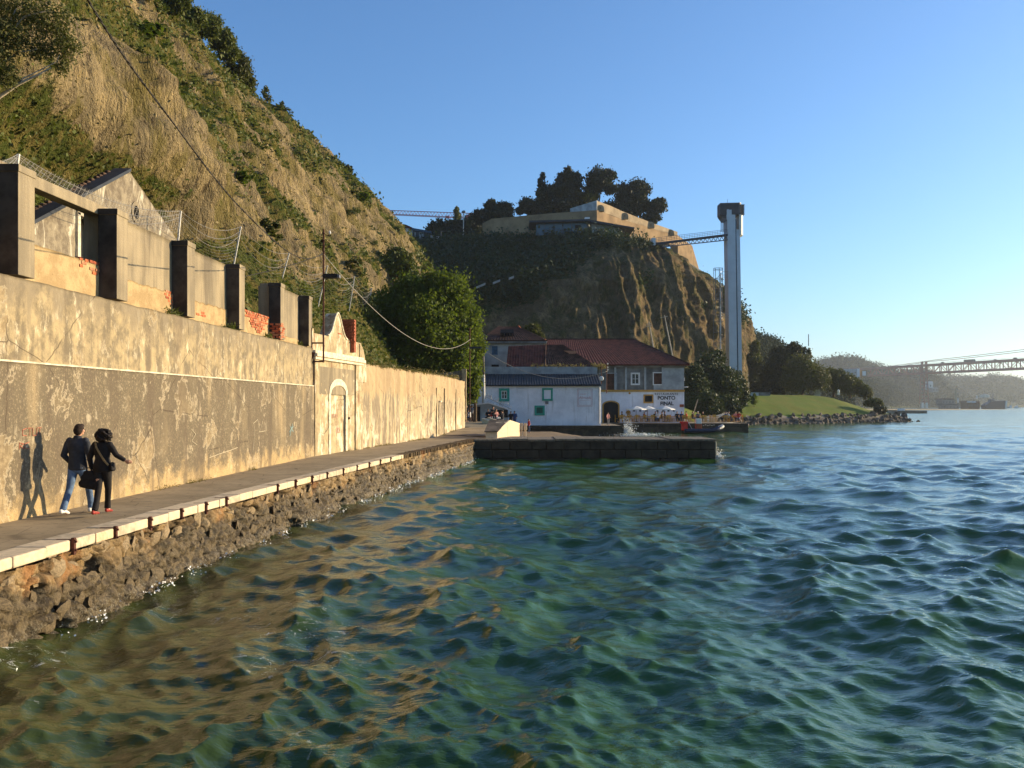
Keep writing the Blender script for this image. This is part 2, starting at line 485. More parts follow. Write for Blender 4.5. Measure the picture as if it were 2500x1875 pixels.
t = NT("dark_wet_masonry")
P = t.obj(); z = t.sep(P)[2]
n1 = t.noise(1.0, 5, .65, P); n2 = t.noise(5, 5, .7, P)
c = t.mix(t.ramp(n1, .35, .65), (.03, .024, .015), (.085, .065, .045))
c = t.mix(t.ramp(z, -.45, .0), c, t.mix(t.ramp(n2, .4, .6), (.14, .12, .09), (.26, .22, .16)))
c = t.mix(t.math('MULTIPLY', t.ramp(t.noise(2, 3, .5, P), .6, .7), t.ramp(z, -.5, -1.1)), c, (.07, .09, .02))
t.bump(t.math('ADD', n2, t.noise(20, 4, .7, P)), .9, .06)
MT['masonry'] = t.fin(c, .7, .3)
MT['stone_loose'] = simple("boulder_stone", (.125, .10, .075), .9, .5, .9, bump=.6, det=8)
MT['stone_block'] = simple("dark_quay_block", (.042, .034, .024), .85, .5, 1.3, bump=.6, det=8)
MT['wall_stone'] = simple("rubble_stone", (.27, .20, .115), .92, .35, 5, bump=.8, det=8)

t = NT("beach_sand")
c = t.mix(t.ramp(t.noise(3, 6, .7), .4, .65), (.36, .26, .15), (.22, .15, .085))
t.bump(t.noise(9, 5, .7), .7, .06)
MT['sand'] = t.fin(c, .9, .2)

t = NT("cut_lawn")
c = t.mix(t.ramp(t.noise(.25, 4, .6), .4, .62), (.11, .155, .016), (.15, .16, .022))
c = t.mix(t.math('MULTIPLY', t.ramp(t.noise(3, 4, .7), .5, .7), .5), c, (.03, .06, .008))
t.bump(t.noise(7, 4, .7), .6, .08)
MT['lawn'] = t.fin(c, .9, .15)

def m_cliff(name, tan, mid, dark, green, olive):
    t = NT(name)
    P = t.obj()
    veg = t.attr("veg")[2]
    s1 = t.noise(.55, 6, .68, P, st=(1, 1, .22)); s2 = t.noise(1.9, 5, .7, P, st=(1, 1, .3)); s3 = t.noise(.18, 4, .6, P)
    c = t.mix(t.ramp(t.math('ADD', t.math('MULTIPLY', s1, .6), t.math('MULTIPLY', s2, .4)), .40, .58), mid, tan)
    c = t.mix(t.math('MULTIPLY', t.ramp(s3, .46, .58), .85), c, mid)
    c = t.mix(t.math('MULTIPLY', t.ramp(t.noise(.35, 6, .7, P, st=(1, 1, .5)), .46, .58), .8), c, olive)
    c = t.mix(t.math('MULTIPLY', t.ramp(t.noise(3.5, 5, .75, P, st=(1, 1, .35)), .54, .66), .6), c, tuple(min(1, q * 1.35) for q in tan))
    c = t.mix(t.math('MULTIPLY', t.ramp(s2, .45, .33), .7), c, dark)
    g = t.mix(t.ramp(t.noise(1.3, 5, .7, P), .42, .6), green, olive)
    vf = t.ramp(t.math('ADD', veg, t.mr(t.noise(1.1, 5, .7, P), .3, .7, -.28, .28)), .38, .62)
    c = t.mix(vf, c, g)
    t.bump(t.math('ADD', t.math('MULTIPLY', s1, 1.5), t.math('ADD', s2, t.math('MULTIPLY', t.noise(5, 4, .75, P), .6))), 1.0, .55)
    return t.fin(c, .95, .1)
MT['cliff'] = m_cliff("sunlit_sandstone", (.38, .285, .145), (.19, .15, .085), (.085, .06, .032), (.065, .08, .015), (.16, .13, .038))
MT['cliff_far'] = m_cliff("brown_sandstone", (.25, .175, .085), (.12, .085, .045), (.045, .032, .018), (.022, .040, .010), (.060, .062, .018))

# water: a deep green body under a rough reflecting skin
t = NT("river_water")
P = t.pos(); y = t.sep(P)[1]; x = t.sep(P)[0]; z = t.sep(P)[2]
n0 = t.noise(2.4, 4, .62, P, st=(.7, 1.2, 1), dist=.4)
n1 = t.noise(9.0, 4, .6, P, st=(.7, 1.2, 1), dist=.4)
n2 = t.noise(.25, 3, .5, P)
h = t.math('ADD', t.math('MULTIPLY', n0, 1.0), t.math('MULTIPLY', n1, .35))
bn = t.n("ShaderNodeBump"); t.set(bn.inputs["Height"], h)
bn.inputs["Strength"].default_value = .55; bn.inputs["Distance"].default_value = .05
t.set(t.b.inputs["Normal"], bn.outputs[0])
col = t.mix(t.ramp(n2, .35, .65), (.026, .080, .013), (.038, .102, .020))
col = t.mix(t.ramp(t.math('SUBTRACT', z, WATER), .05, .42), col, (.080, .120, .012))  # light through thin crests painted in: colour brightens with wave height
brown = t.math('MULTIPLY', t.ramp(t.math('ADD', x, t.mr(y, 5, 60, 0, 4)), 2.5, -5.5), t.ramp(y, 60, 20))
col = t.mix(t.math('MULTIPLY', brown, .7), col, (.040, .034, .010))
# thin lace of foam near the quay foot
fo = t.math('MULTIPLY', t.ramp(t.noise(3.6, 7, .8, P, dist=1.6), .57, .62), t.ramp(t.noise(.45, 2, .5, P), .50, .62))
fo = t.math('MULTIPLY', fo, t.math('MULTIPLY', t.ramp(x, -1.2, -3.2), t.ramp(y, 17, 11)))
cr = t.math('MULTIPLY', t.ramp(t.math('SUBTRACT', z, WATER), .21, .30), t.ramp(t.noise(5, 6, .8, P), .60, .68))  # white flecks on crests: whitecaps, plus sun glints put into the colour
fo = t.math('MAXIMUM', fo, cr)
col = t.mix(fo, col, (.72, .74, .70))
t.set(t.b.inputs["Base Color"], col)
t.set(t.b.inputs["Roughness"], t.math('ADD', t.mr(y, 10, 300, .04, .16), t.math('MULTIPLY', fo, .5)))
t.b.inputs["IOR"].default_value = 1.333
t.b.inputs["Specular IOR Level"].default_value = .5
MT['water'] = t.m

LEAF = {
 'bright': leafmat("bright_broadleaf", ((.10, .165, .013), (.045, .09, .008), (.15, .17, .02)), .5, .55),
 'scrub': leafmat("cliff_scrub_leaf", ((.095, .125, .016), (.05, .075, .012), (.14, .13, .03)), .5, .25),
 'dry': leafmat("dry_grass_leaf", ((.26, .19, .07), (.16, .13, .04), (.30, .22, .08)), .5, .3),
 'dark': leafmat("dark_evergreen_leaf", ((.016, .026, .010), (.008, .014, .007), (.03, .038, .012)), .3, .12),
 'deep': leafmat("shaded_hedge_leaf", ((.022, .046, .014), (.014, .028, .010), (.036, .052, .014)), .3, .15),
 'olive': leafmat("olive_park_leaf", ((.070, .075, .014), (.032, .042, .009), (.11, .10, .018)), .3, .25),
 'euca': leafmat("eucalyptus_leaf", ((.12, .125, .035), (.07, .08, .02), (.17, .15, .05)), .9, .3),
 'hazy': leafmat("hill_wood_leaf", ((.016, .036, .014), (.010, .024, .012), (.028, .044, .014)), .02, .05, .95),
}
# ------------------------------------------------------------------ grids
def grid_faces(nr, nc):
    i = np.arange(nr - 1)[:, None] * nc + np.arange(nc - 1)[None, :]
    i = i.ravel()
    return np.stack([i, i + 1, i + nc + 1, i + nc], 1)
def grid_obj(name, V, nr, nc, mat, smooth=True, attr=None, flip=False):
    F = grid_faces(nr, nc)
    if flip: F = F[:, ::-1]
    me = mesh_np(name, V, F, smooth, [mat])
    if attr:
        for k, a in attr.items():
            at_ = me.attributes.new(k, 'FLOAT', 'POINT'); at_.data.foreach_set("value", np.asarray(a, np.float32).ravel())
    return link(name, me)
def leaf_mesh(name, P, size, mat, bias=None, aspect=.55, rng=RNG):
    n = len(P)
    u = rng.normal(size=(n, 3)); u /= np.linalg.norm(u, axis=1)[:, None]
    w = rng.normal(size=(n, 3))
    if bias is not None: w = w + bias * 1.2
    v = np.cross(u, w); v /= np.linalg.norm(v, axis=1)[:, None] + 1e-9
    s = (np.asarray(size) * rng.uniform(.6, 1.35, n))[:, None]
    V = np.stack([P + u * s, P + v * s * aspect, P - u * s * .8, P - v * s * aspect], 1).reshape(-1, 3)
    me = mesh_np(name, V, np.arange(4 * n).reshape(-1, 4), False, [mat])
    a = me.attributes.new("rnd", 'FLOAT', 'POINT')
    a.data.foreach_set("value", np.repeat(rng.random(n), 4).astype(np.float32))
    return me

# ------------------------------------------------------------------ water
def waves():
    rng = np.random.default_rng(11)
    half = np.radians(36)
    th = np.concatenate([np.linspace(-1.35, -half, 90)[:-1], np.linspace(-half, half, 610), np.linspace(half, 1.35, 90)[1:]])
    d = [1.2]
    while d[-1] < 3400: d.append(d[-1] * (1.0058 if 7.2 < d[-1] < 60 else 1.0085 if 7 < d[-1] < 260 else 1.035))
    d = np.array(d)
    X = np.clip(np.outer(d, np.tan(np.clip(th, -1.35, 1.35))), -3500, 3500); Y = np.repeat(d[:, None], len(th), 1)
    sp = np.maximum(np.gradient(d)[:, None], (d * (th[300] - th[299]))[:, None])
    Z = np.zeros_like(X); DX = np.zeros_like(X); DY = np.zeros_like(X)
    wd = np.radians(205)       # waves run towards the quay and the camera
    near = sstep(450, 60, d)[:, None]
    K = 200
    lam = np.exp(rng.uniform(np.log(.17), np.log(8.5), K))
    lam[:6] = (8.2, 6.6, 5.4, 9.5, 4.6, 7.3)
    lines = np.where(d < 450)[0].max() + 1
    Xn, Yn, spn = X[:lines], Y[:lines], sp[:lines]
    calm = 1 - .62 * sstep(57, 64, Yn) * sstep(24, 12, Xn)
    # gusts: chop varies from place to place
    gust = .75 + .5 * np.clip(pn(Xn / 9, Yn / 14, .5) + .3, 0, 1)
    for i in range(K):
        l = lam[i]; k = 2 * np.pi / l
        a = .0022 * l ** .9 if l > 3.5 else (.0048 * l ** .84 if l > .9 else .0056 * l ** .84)
        ang = wd + rng.normal() * (.42 if l > 3 else .75)
        kx, ky = k * np.cos(ang), k * np.sin(ang)
        ph = kx * Xn + ky * Yn + rng.uniform(0, 6.28)
        att = sstep(2.2, 5, l / spn) * (gust if l < 3 else 1)
        c, s = np.cos(ph), np.sin(ph)
        Z[:lines] += a * c * att
        q = .8 * a * att
        DX[:lines] -= q * np.cos(ang) * s; DY[:lines] -= q * np.sin(ang) * s
    # a few steep single crests
    for (px, py, h, w) in ((2445, 1345, .20, .7), (2215, 1475, .12, .45), (980, 1330, .10, .3)):
        dd = -(WATER - EYE + .25) * FPX / (py - HORIZON); cx = (px - 1250) / FPX * dd
        r1 = ((Xn - cx) * .94 + (Yn - dd) * .34) / (w * 1.3); r2 = (-(Xn - cx) * .34 + (Yn - dd) * .94) / (w * .62)
        g = np.exp(-(r1 ** 2 + r2 ** 2) * .9)
        Z[:lines] += h * g
        DY[:lines] -= g * h * .5
    Z[:lines] *= calm
    Z = Z
    Z += .02 * pn(X * .9, Y * .9, 0) * near
    Z += np.maximum(Z, 0) ** 2 * .5
    fade = sstep(3, 8, d)[:, None] * .8 + .2
    V = np.stack([X + DX * near * calm_full(X, Y), Y + DY * near, WATER + Z * fade * near], -1).reshape(-1, 3)
    o = grid_obj("river_water", V, len(d), len(th), MT['water'])
    tag(o, kind='structure')
def calm_full(X, Y): return 1
waves()

# riverbed and land far below everything, so that nothing shows through
MB().box((0, 1720, -6), (7000, 3400, 1)).build("riverbed", MT['masonry'])["kind"] = 'structure'

# ------------------------------------------------------------------ left hillside
def hill_surface():
    prof0 = [(-10.6, 2.6), (-11.4, 5.0), (-13.0, 7.3), (-15.2, 9.4), (-16.6, 13.4), (-18.6, 17.2), (-20.9, 19.6), (-23.6, 25.0), (-27.0, 31.2), (-30.8, 36.6), (-35.5, 39), (-60, 43)]
    prof1 = [(-8.6, 2.6), (-9.9, 6.4), (-10.8, 9.8), (-11.8, 13.6), (-12.4, 17.2), (-13.2, 21), (-14.6, 25.5), (-17.7, 28.9), (-21.2, 32.4), (-27.0, 37.0), (-35, 39.5), (-60, 42)]
    t_old = np.linspace(0, 1, len(prof0))
    nt_, ns = 250, 470
    t = np.linspace(0, 1, nt_) ** .93
    s = np.concatenate([np.linspace(-6, 150, ns - 60), np.linspace(150, 215, 61)[1:]])
    A = np.array(prof0); B = np.array(prof1)
    from_ = lambda a: np.stack([np.interp(t, t_old, a[:, 0]), np.interp(t, t_old, a[:, 1])], 1)
    A, B = from_(A), from_(B)
    m = sstep(70, 150, s)[:, None, None]
    PR = A[None] * (1 - m) + B[None] * m
    back = np.maximum(s - 150, 0)
    X = PR[..., 0] - (back ** 1.5 * .11)[:, None] - .055 * 0
    Z = PR[..., 1]
    Y = np.repeat(s[:, None], nt_, 1)
    X[:, 0:] += (.0437 * np.minimum(s, 40))[:, None] * np.clip(1 - (Z - 3) / 9, 0, 1)
    X = X - 3.7 * (sstep(12, 18, s) * sstep(50, 42, s))[:, None] * sstep(14.5, 9.5, Z)
    amp = sstep(5.5, 12, Z) * (1 - .5 * sstep(40, 46, Z))
    # furrows that run down the slope, ledges that run along it
    dis = 1.25 * ridged(Y * .16 + .05 * Z, Z * .045, X * 0 + 2, 4) + 1.3 * fbm(Y * .05, Z * .09, 3.3, 4) + .55 * fbm(Y * .35, Z * .30, 8, 4) + .35 * fbm(Y * 1.1, Z * .5, 9, 3)
    dis = dis + .22 * ridged(Y * .8, Z * .22, 6, 3) - .9
    X = X + dis * amp * .9
    Z = Z + dis * amp * .35
    return X, Y, Z, dis
HX, HY, HZ, HD = hill_surface()
def veg_field(X, Y, Z):
    n = fbm(Y * .07, Z * .13, X * .05 + 4, 4)
    n2 = fbm(Y * .3, Z * .3, 1, 3)
    f = .56 + n * 1.1 + n2 * .55
    f += .75 * sstep(12.2, 10.0, Z) * sstep(110, 60, Y) + .4 * sstep(9, 7, Z)     # green foot
    f -= .65 * sstep(12.5, 13.6, Z) * sstep(18.4, 17.4, Z) * sstep(64, 52, Y)     # bare band above it
    f += .62 * sstep(17.6, 19.0, Z) * sstep(27, 23, Z) * sstep(70, 55, Y)         # belt of scrub
    zc = 18.2 - .016 * (Y - 60)
    f += .85 * np.exp(-((Z - zc) / 1.25) ** 2) * sstep(52, 60, Y) * sstep(106, 95, Y)
    f -= .55 * sstep(zc + 1.8, zc + 3, Z) * sstep(31, 27, Z) * sstep(62, 75, Y) * sstep(150, 120, Y)
    f -= .25 * sstep(10, 12, Z) * sstep(zc - 1, zc - 2, Z) * sstep(50, 60, Y)
    f += .30 * sstep(27, 32, Z)
    f += .45 * sstep(120, 145, Y) * sstep(30, 18, Z)
    return np.clip(f, 0, 1)
HV = veg_field(HX, HY, HZ)
nr_, nc_ = HX.shape
hill = grid_obj("hillside", np.stack([HX, HY, HZ], -1).reshape(-1, 3), nr_, nc_, MT['cliff'], True, {"veg": HV}, flip=True)
tag(hill, kind='structure')

def scatter(name, X, Y, Z, W, n, mats, size, leaves, spread, kindlabel, seed=1):
    """clumps of leaves seeded on a grid surface with weights W"""
    rng = np.random.default_rng(seed)
    gx = np.stack([X, Y, Z], -1)
    du = np.zeros_like(gx); dv = np.zeros_like(gx)
    du[1:-1] = gx[2:] - gx[:-2]; dv[:, 1:-1] = gx[:, 2:] - gx[:, :-2]
    N = np.cross(dv, du); ln = np.linalg.norm(N, axis=-1); area = ln.copy()
    N = N / (ln[..., None] + 1e-9)
    w = (W * area).ravel(); w /= w.sum()
    idx = rng.choice(len(w), n, p=w)
    P = gx.reshape(-1, 3)[idx]; NN = N.reshape(-1, 3)[idx]
    i, j = np.unravel_index(idx, X.shape)
    P = P + .5 * (rng.uniform(-.5, .5, (n, 1)) * du[i, j] + rng.uniform(-.5, .5, (n, 1)) * dv[i, j])
    return P, NN
def tufts(name, P, NN, mat, size, leaves, spread, rng):
    n = len(P)
    if np.ndim(size): size = np.repeat(size, leaves)
    sc_ = rng.uniform(.5, 1.5, n)
    Pc = np.repeat(P, leaves, 0) + np.repeat(NN * (spread * .45 * sc_)[:, None], leaves, 0)
    off = rng.normal(size=(n * leaves, 3)) * np.repeat(sc_, leaves)[:, None] * spread * .5
    me = leaf_mesh(name, Pc + off, size * np.repeat(.7 + .3 * sc_, leaves), mat, bias=np.repeat(NN, leaves, 0), rng=rng)
    o = link(name, me)
    tag(o, kind='stuff')
    return o
rng_ = np.random.default_rng(21)
Yw = np.clip(70 / (HY + 18), .2, 2.2)
OKH = (HY > 12) * (HX > -42) * ((HX < -11.7) | (HY > 38)) * ((HX < -14.9) | (HY > 45)) * (HX < np.where(HY < 60, -10.2, -6))
P_, N_ = scatter("", HX, HY, HZ, sstep(.40, .7, HV) * Yw * OKH, 30000, None, 0, 0, 0, "", 2)
o = tufts("scrub_undergrowth", P_, N_, LEAF['scrub'], .040 + .0019 * P_[:, 1], 8, .62, rng_)
P_, N_ = scatter("", HX, HY, HZ, (sstep(.15, .4, HV) * sstep(.8, .5, HV) + .12) * Yw * OKH, 17000, None, 0, 0, 0, "", 3)
o = tufts("dry_grass", P_, N_, LEAF['dry'], .03 + .0013 * P_[:, 1], 6, .40, rng_)

# ------------------------------------------------------------------ promontory behind the restaurant
CP = {  # photo column : profile (row, distance) from foot to top
 930: [(900, 150), (820, 165), (740, 176), (690, 186), (650, 196), (625, 206), (606, 215), (598, 226)],
 1010: [(900, 150), (820, 163), (745, 172), (690, 182), (650, 192), (620, 203), (600, 213), (592, 224)],
 1160: [(880, 150), (800, 163), (735, 169), (698, 172), (655, 186), (620, 197), (592, 209), (580, 219)],
 1300: [(880, 150), (800, 164), (735, 169), (682, 172), (650, 182), (615, 190), (588, 197), (572, 202)],
 1450: [(880, 152), (800, 166), (735, 170), (680, 172), (640, 176), (605, 184), (580, 190), (569, 194)],
 1550: [(880, 158), (800, 170), (735, 174), (685, 176), (645, 180), (615, 186), (592, 191), (579, 195)],
 1620: [(900, 166), (810, 179), (740, 184), (700, 186), (668, 189), (640, 193), (620, 199), (606, 204)],
 1700: [(910, 178), (820, 191), (760, 196), (725, 199), (700, 202), (682, 205), (668, 210), (658, 216)],
 1760: [(920, 188), (840, 203), (790, 208), (765, 211), (745, 213), (728, 216), (712, 219), (700, 224)],
 1800: [(930, 198), (870, 213), (830, 217), (805, 219), (785, 222), (765, 225), (748, 228), (738, 233)],
 1826: [(940, 210), (905, 222), (880, 226), (862, 229), (845, 232), (825, 235), (803, 238), (790, 243)],
 1832: [(945, 232), (920, 238), (900, 243), (885, 248), (870, 252), (852, 257), (835, 262), (822, 270)],
 1810: [(950, 262), (925, 265), (905, 270), (888, 275), (872, 280), (855, 285), (840, 290), (828, 300)],
}
def promontory():
    keys = [930, 1010, 1160, 1300, 1450, 1550, 1620, 1700, 1760, 1800, 1826, 1832, 1810]
    prof = []
    for k in keys:
        pts = [at(k, r, d) for r, d in CP[k]]
        f0 = pts[0].copy(); f0.z = -4; f0.y -= 6; pts[0] = (pts[0] + pts[1]) / 2; pts[0].z = pts[0].z * .6; pts = [f0] + pts
        last = pts[-1]
        dirx = Vector((-.12, 1, 0)) if k < 1790 else Vector((-.7, .7, 0))
        pts += [last + dirx * 14 + Vector((0, 0, .3)), last + dirx * 60 + Vector((0, 0, .8))]
        prof.append([tuple(p) for p in pts])
    A = np.array(prof)                       # (K, T, 3)
    kk = np.array([0, .8, 2.3, 3.7, 5.2, 6.2, 6.9, 7.7, 8.3, 8.7, 9.05, 9.4, 10.2])
    ns, nt_ = 430, 190
    s = np.linspace(0, kk[-1], ns)
    # slightly smoothed interpolation along the columns
    B = np.stack([[np.interp(s, kk, A[:, j, c]) for c in range(3)] for j in range(A.shape[1])], 0)  # (T,3,S)
    ker = np.ones(9) / 9
    for j in range(B.shape[0]):
        for c in range(3):
            pad = np.pad(B[j, c], 4, 'edge'); B[j, c] = np.convolve(pad, ker, 'valid')
    to = np.linspace(0, 1, A.shape[1]); t = np.linspace(0, 1, nt_)
    G = np.stack([np.stack([np.interp(t, to, B[:, c, i]) for c in range(3)], -1) for i in range(ns)], 0)  # (S,T,3)
    X, Y, Z = G[..., 0].copy(), G[..., 1].copy(), G[..., 2].copy()
    right = sstep(5, 22, X)
    rim = sstep(0, .8, to[9] - t)[None, :]
    face = sstep(6, 14, Z) * (1 - sstep(.78, .82, t))[None, :]
    rid = ridged(X * .17 + Z * .02, Z * .022, 4.2, 3)
    d1 = (2.3 * rid - 1.3) * right + .9 * fbm(X * .12, Z * .12, 2, 3) * (1 - right) + .7 * fbm(X * .3, Z * .16, 5, 4) + .6 * ridged(X * .55, Z * .10, 1, 3) * right + .35 * fbm(X * .9, Z * .7, 3, 3)
    d1 = d1 * face
    X += d1 * .35; Y -= d1 * 1.0
    v = .55 + fbm(X * .07, Z * .1, 6, 4) * .8
    v = v + .5 * (t[None, :] > .40) * (1 - right) + .25 * (t[None, :] > .6)
    v = v - .42 * right * (1 - sstep(.5, .72, t))[None, :] - .25 * (1 - right) * sstep(.40, .3, t)[None, :] * sstep(.12, .2, t)[None, :]
    v = v - .3 * right * sstep(.2, .8, rid)
    return X, Y, Z, np.clip(v, 0, 1), t
PX, PY, PZ, PV, PT = promontory()
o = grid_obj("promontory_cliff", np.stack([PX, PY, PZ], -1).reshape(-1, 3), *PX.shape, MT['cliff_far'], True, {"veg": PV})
tag(o, kind='structure')
wt = sstep(.5, .85, PV) * (PT[None, :] < .745)
P_, N_ = scatter("", PX, PY, PZ, wt, 7500, None, 0, 0, 0, "", 5)
o = tufts("cliff_ground_cover", P_, -N_ * np.sign(N_[:, 1:2] + 1e-6), LEAF['deep'], .34, 9, 1.25, rng_)

# ------------------------------------------------------------------ lawn headland
SHORE = np.array([(18, 117.5), (26, 120), (31, 128), (36, 146), (41, 157), (50, 162), (60, 168), (70, 175), (78, 180), (83, 184), (84, 190), (78, 205), (74, 240), (80, 300)], float)
def shore_dist(X, Y):
    best = np.full(X.shape, 1e9); sign = np.zeros(X.shape)
    for (x0, y0), (x1, y1) in zip(SHORE[:-1], SHORE[1:]):
        dx, dy = x1 - x0, y1 - y0; L2 = dx * dx + dy * dy
        t = np.clip(((X - x0) * dx + (Y - y0) * dy) / L2, 0, 1)
        qx, qy = x0 + t * dx - X, y0 + t * dy - Y
        dd = np.hypot(qx, qy)
        cr = dx * (Y - y0) - dy * (X - x0)
        upd = dd < best
        best = np.where(upd, dd, best); sign = np.where(upd, np.sign(cr), sign)
    return best * sign
def land_z(X, Y):
    D = shore_dist(X, Y)
    zmax = 4.3 - 2.6 * sstep(66, 79, X) + .5 * sstep(60, 30, X) + 3.0 * sstep(48, 30, X) * sstep(150, 200, Y)
    base = np.where(D < 3.3, -2.4 + 2.7 * np.clip(D + .5, -4, 3.8) / 3.8, 0)
    lawn = .3 + (zmax - .3) * np.sin(np.clip((D - 3.3) / 16.5, 0, 1) * np.pi / 2) ** 1.1
    return np.where(D < 3.3, base, lawn)
gx = np.linspace(16, 90, 150); gy = np.linspace(116, 330, 190)
LX, LY = np.meshgrid(gx, gy)
LZ = land_z(LX, LY) + .12 * fbm(LX * .2, LY * .2, 1, 3)
LZ = np.maximum(LZ, -4)
o = grid_obj("grass_mound", np.stack([LX, LY, LZ], -1).reshape(-1, 3), *LX.shape, MT['lawn'])
o.data.materials.append(MT['masonry'])
Dm = shore_dist(LX, LY); mi_ = ((Dm[:-1, :-1] + Dm[1:, 1:]) / 2 < 3.0 + .8 * pn(LX[:-1, :-1] * .4, LY[:-1, :-1] * .4, 2)).astype(np.int32).ravel()
o.data.polygons.foreach_set("material_index", mi_)
tag(o, kind='structure')

# ------------------------------------------------------------------ far hills
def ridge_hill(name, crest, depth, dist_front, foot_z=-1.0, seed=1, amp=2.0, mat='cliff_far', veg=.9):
    """crest: list of (px, row, d). The slope comes forward to dist_front*d."""
    cx = np.array([tuple(at(*c)) for c in crest])
    n = 220; s = np.linspace(0, len(crest) - 1, n)
    C = np.stack([np.interp(s, np.arange(len(crest)), cx[:, k]) for k in range(3)], 1)
    t = np.linspace(0, 1, 60)
    nx = C[:, 0][None] - 0 * t[:, None]
    F = C.copy(); F[:, :2] *= dist_front; F[:, 2] = foot_z
    Bk = C.copy(); Bk[:, 1] += depth; Bk[:, 2] -= 5
    k = t[:, None, None]
    front = F[None] * (1 - k) + C[None] * k
    front[..., 2] = F[None, :, 2] + (C[None, :, 2] - F[None, :, 2]) * np.sin(t * np.pi / 2)[:, None] ** .9
    G = np.concatenate([front, Bk[None]], 0)
    X, Y, Z = G[..., 0], G[..., 1], G[..., 2]
    sc_ = 1 / (amp * 8)
    Z = Z + amp * (fbm(X * sc_, Y * sc_, seed, 4) + .25 * ridged(X * sc_ * 4, Y * sc_ * 2, seed, 3)) * sstep(0, 3, Z - foot_z)
    o = grid_obj(name, np.stack([X, Y, Z], -1).reshape(-1, 3), *X.shape, MT[mat], True, {"veg": np.full(X.shape, veg) + .3 * fbm(X * sc_, Y * sc_, 3, 3)})
    tag(o, kind='structure')
    return X, Y, Z
def wood(name, X, Y, Z, n, size, spread, leaves=7, seed=1):
    P_, N_ = scatter("", X[:-1], Y[:-1], Z[:-1], np.ones(X[:-1].shape), n, None, 0, 0, 0, "", seed)
    P_[:, 2] += spread * .3
    N_ = np.tile(np.array([0, -.5, .8]), (len(P_), 1))
    return tufts(name, P_, N_, LEAF['hazy'], size, leaves, spread, rng_)
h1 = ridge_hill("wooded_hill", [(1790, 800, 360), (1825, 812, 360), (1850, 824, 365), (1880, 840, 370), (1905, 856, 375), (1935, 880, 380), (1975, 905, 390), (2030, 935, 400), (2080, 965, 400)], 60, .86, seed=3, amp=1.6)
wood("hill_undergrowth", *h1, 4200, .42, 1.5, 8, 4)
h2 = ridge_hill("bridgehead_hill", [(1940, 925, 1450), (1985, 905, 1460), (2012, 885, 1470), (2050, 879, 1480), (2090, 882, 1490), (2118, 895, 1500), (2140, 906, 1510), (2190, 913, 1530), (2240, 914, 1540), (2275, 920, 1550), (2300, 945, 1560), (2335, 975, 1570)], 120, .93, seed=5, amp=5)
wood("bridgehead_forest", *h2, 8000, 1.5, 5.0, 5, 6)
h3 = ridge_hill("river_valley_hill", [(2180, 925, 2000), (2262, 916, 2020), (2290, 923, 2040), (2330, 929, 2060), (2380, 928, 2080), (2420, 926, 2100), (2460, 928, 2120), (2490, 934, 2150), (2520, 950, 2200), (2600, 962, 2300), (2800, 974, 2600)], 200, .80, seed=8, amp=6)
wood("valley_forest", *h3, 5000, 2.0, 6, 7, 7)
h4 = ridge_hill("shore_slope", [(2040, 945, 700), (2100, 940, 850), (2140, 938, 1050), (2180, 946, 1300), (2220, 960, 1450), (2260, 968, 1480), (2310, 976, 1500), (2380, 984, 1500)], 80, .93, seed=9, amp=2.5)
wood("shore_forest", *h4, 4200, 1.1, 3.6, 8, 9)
# ------------------------------------------------------------------ quay, walkway
CPX = np.array([(-6, -7.25), (1, -7.2), (8, -6.97), (12, -6.84), (15, -6.74), (17.6, -6.60), (20.2, -6.42), (24.3, -6.05), (30, -5.45), (37.2, -4.68), (46, -3.55), (56.5, -2.2), (60, -1.8)])
_ys = np.linspace(-6, 60, 661); _xs = np.interp(_ys, CPX[:, 0], CPX[:, 1])
_xs = np.convolve(np.pad(_xs, 15, 'edge'), np.ones(31) / 31, 'valid')
def curb_x(y): return float(np.interp(y, _ys, _xs))
def near_x(y): return -9.757 + .0437 * y
WPX = [(37, -8.14), (43, -7.3), (49.5, -6.42), (57, -5.35), (63, -4.35), (68, -3.55), (70, -3.2)]
def wall_x(y): return near_x(y) if y < 37 else float(np.interp(y, [p[0] for p in WPX], [p[1] for p in WPX]))
def ground_z(y): return .4 * float(sstep(57, 68, y))

ys = np.concatenate([np.linspace(-6, 57, 320), np.linspace(57, 72, 60)[1:]])
V = []
for y in ys:
    a = wall_x(y) - .15; b = curb_x(y) - .49 if y < 56.5 else min(-.6, curb_x(56) + (y - 56.5) * .6)
    for k in range(13):
        x = a + (b - a) * k / 12
        V.append((x, y, ground_z(y) - .004 + .012 * pn(x * .5, y * .5, 0)))
me = mesh_np("walkway", np.array(V), grid_faces(len(ys), 13), True, [MT['walk']])
tag(link("walkway", me), kind='structure')
# plaza behind the end of the long wall
gx, gy = np.meshgrid(np.linspace(-16, -.6, 30), np.linspace(71.6, 103, 40))
V = np.stack([gx, gy, .395 + .02 * pn(gx * .4, gy * .4, 1)], -1).reshape(-1, 3)
tag(link("plaza_pavement", mesh_np("plaza_pavement", V, grid_faces(40, 30), True, [MT['walk']])), kind='structure')
MB().box((-.75, 81, -.55), (.3, 43, 1.88)).build("plaza_edge_wall", MT['masonry'])["kind"] = 'structure'

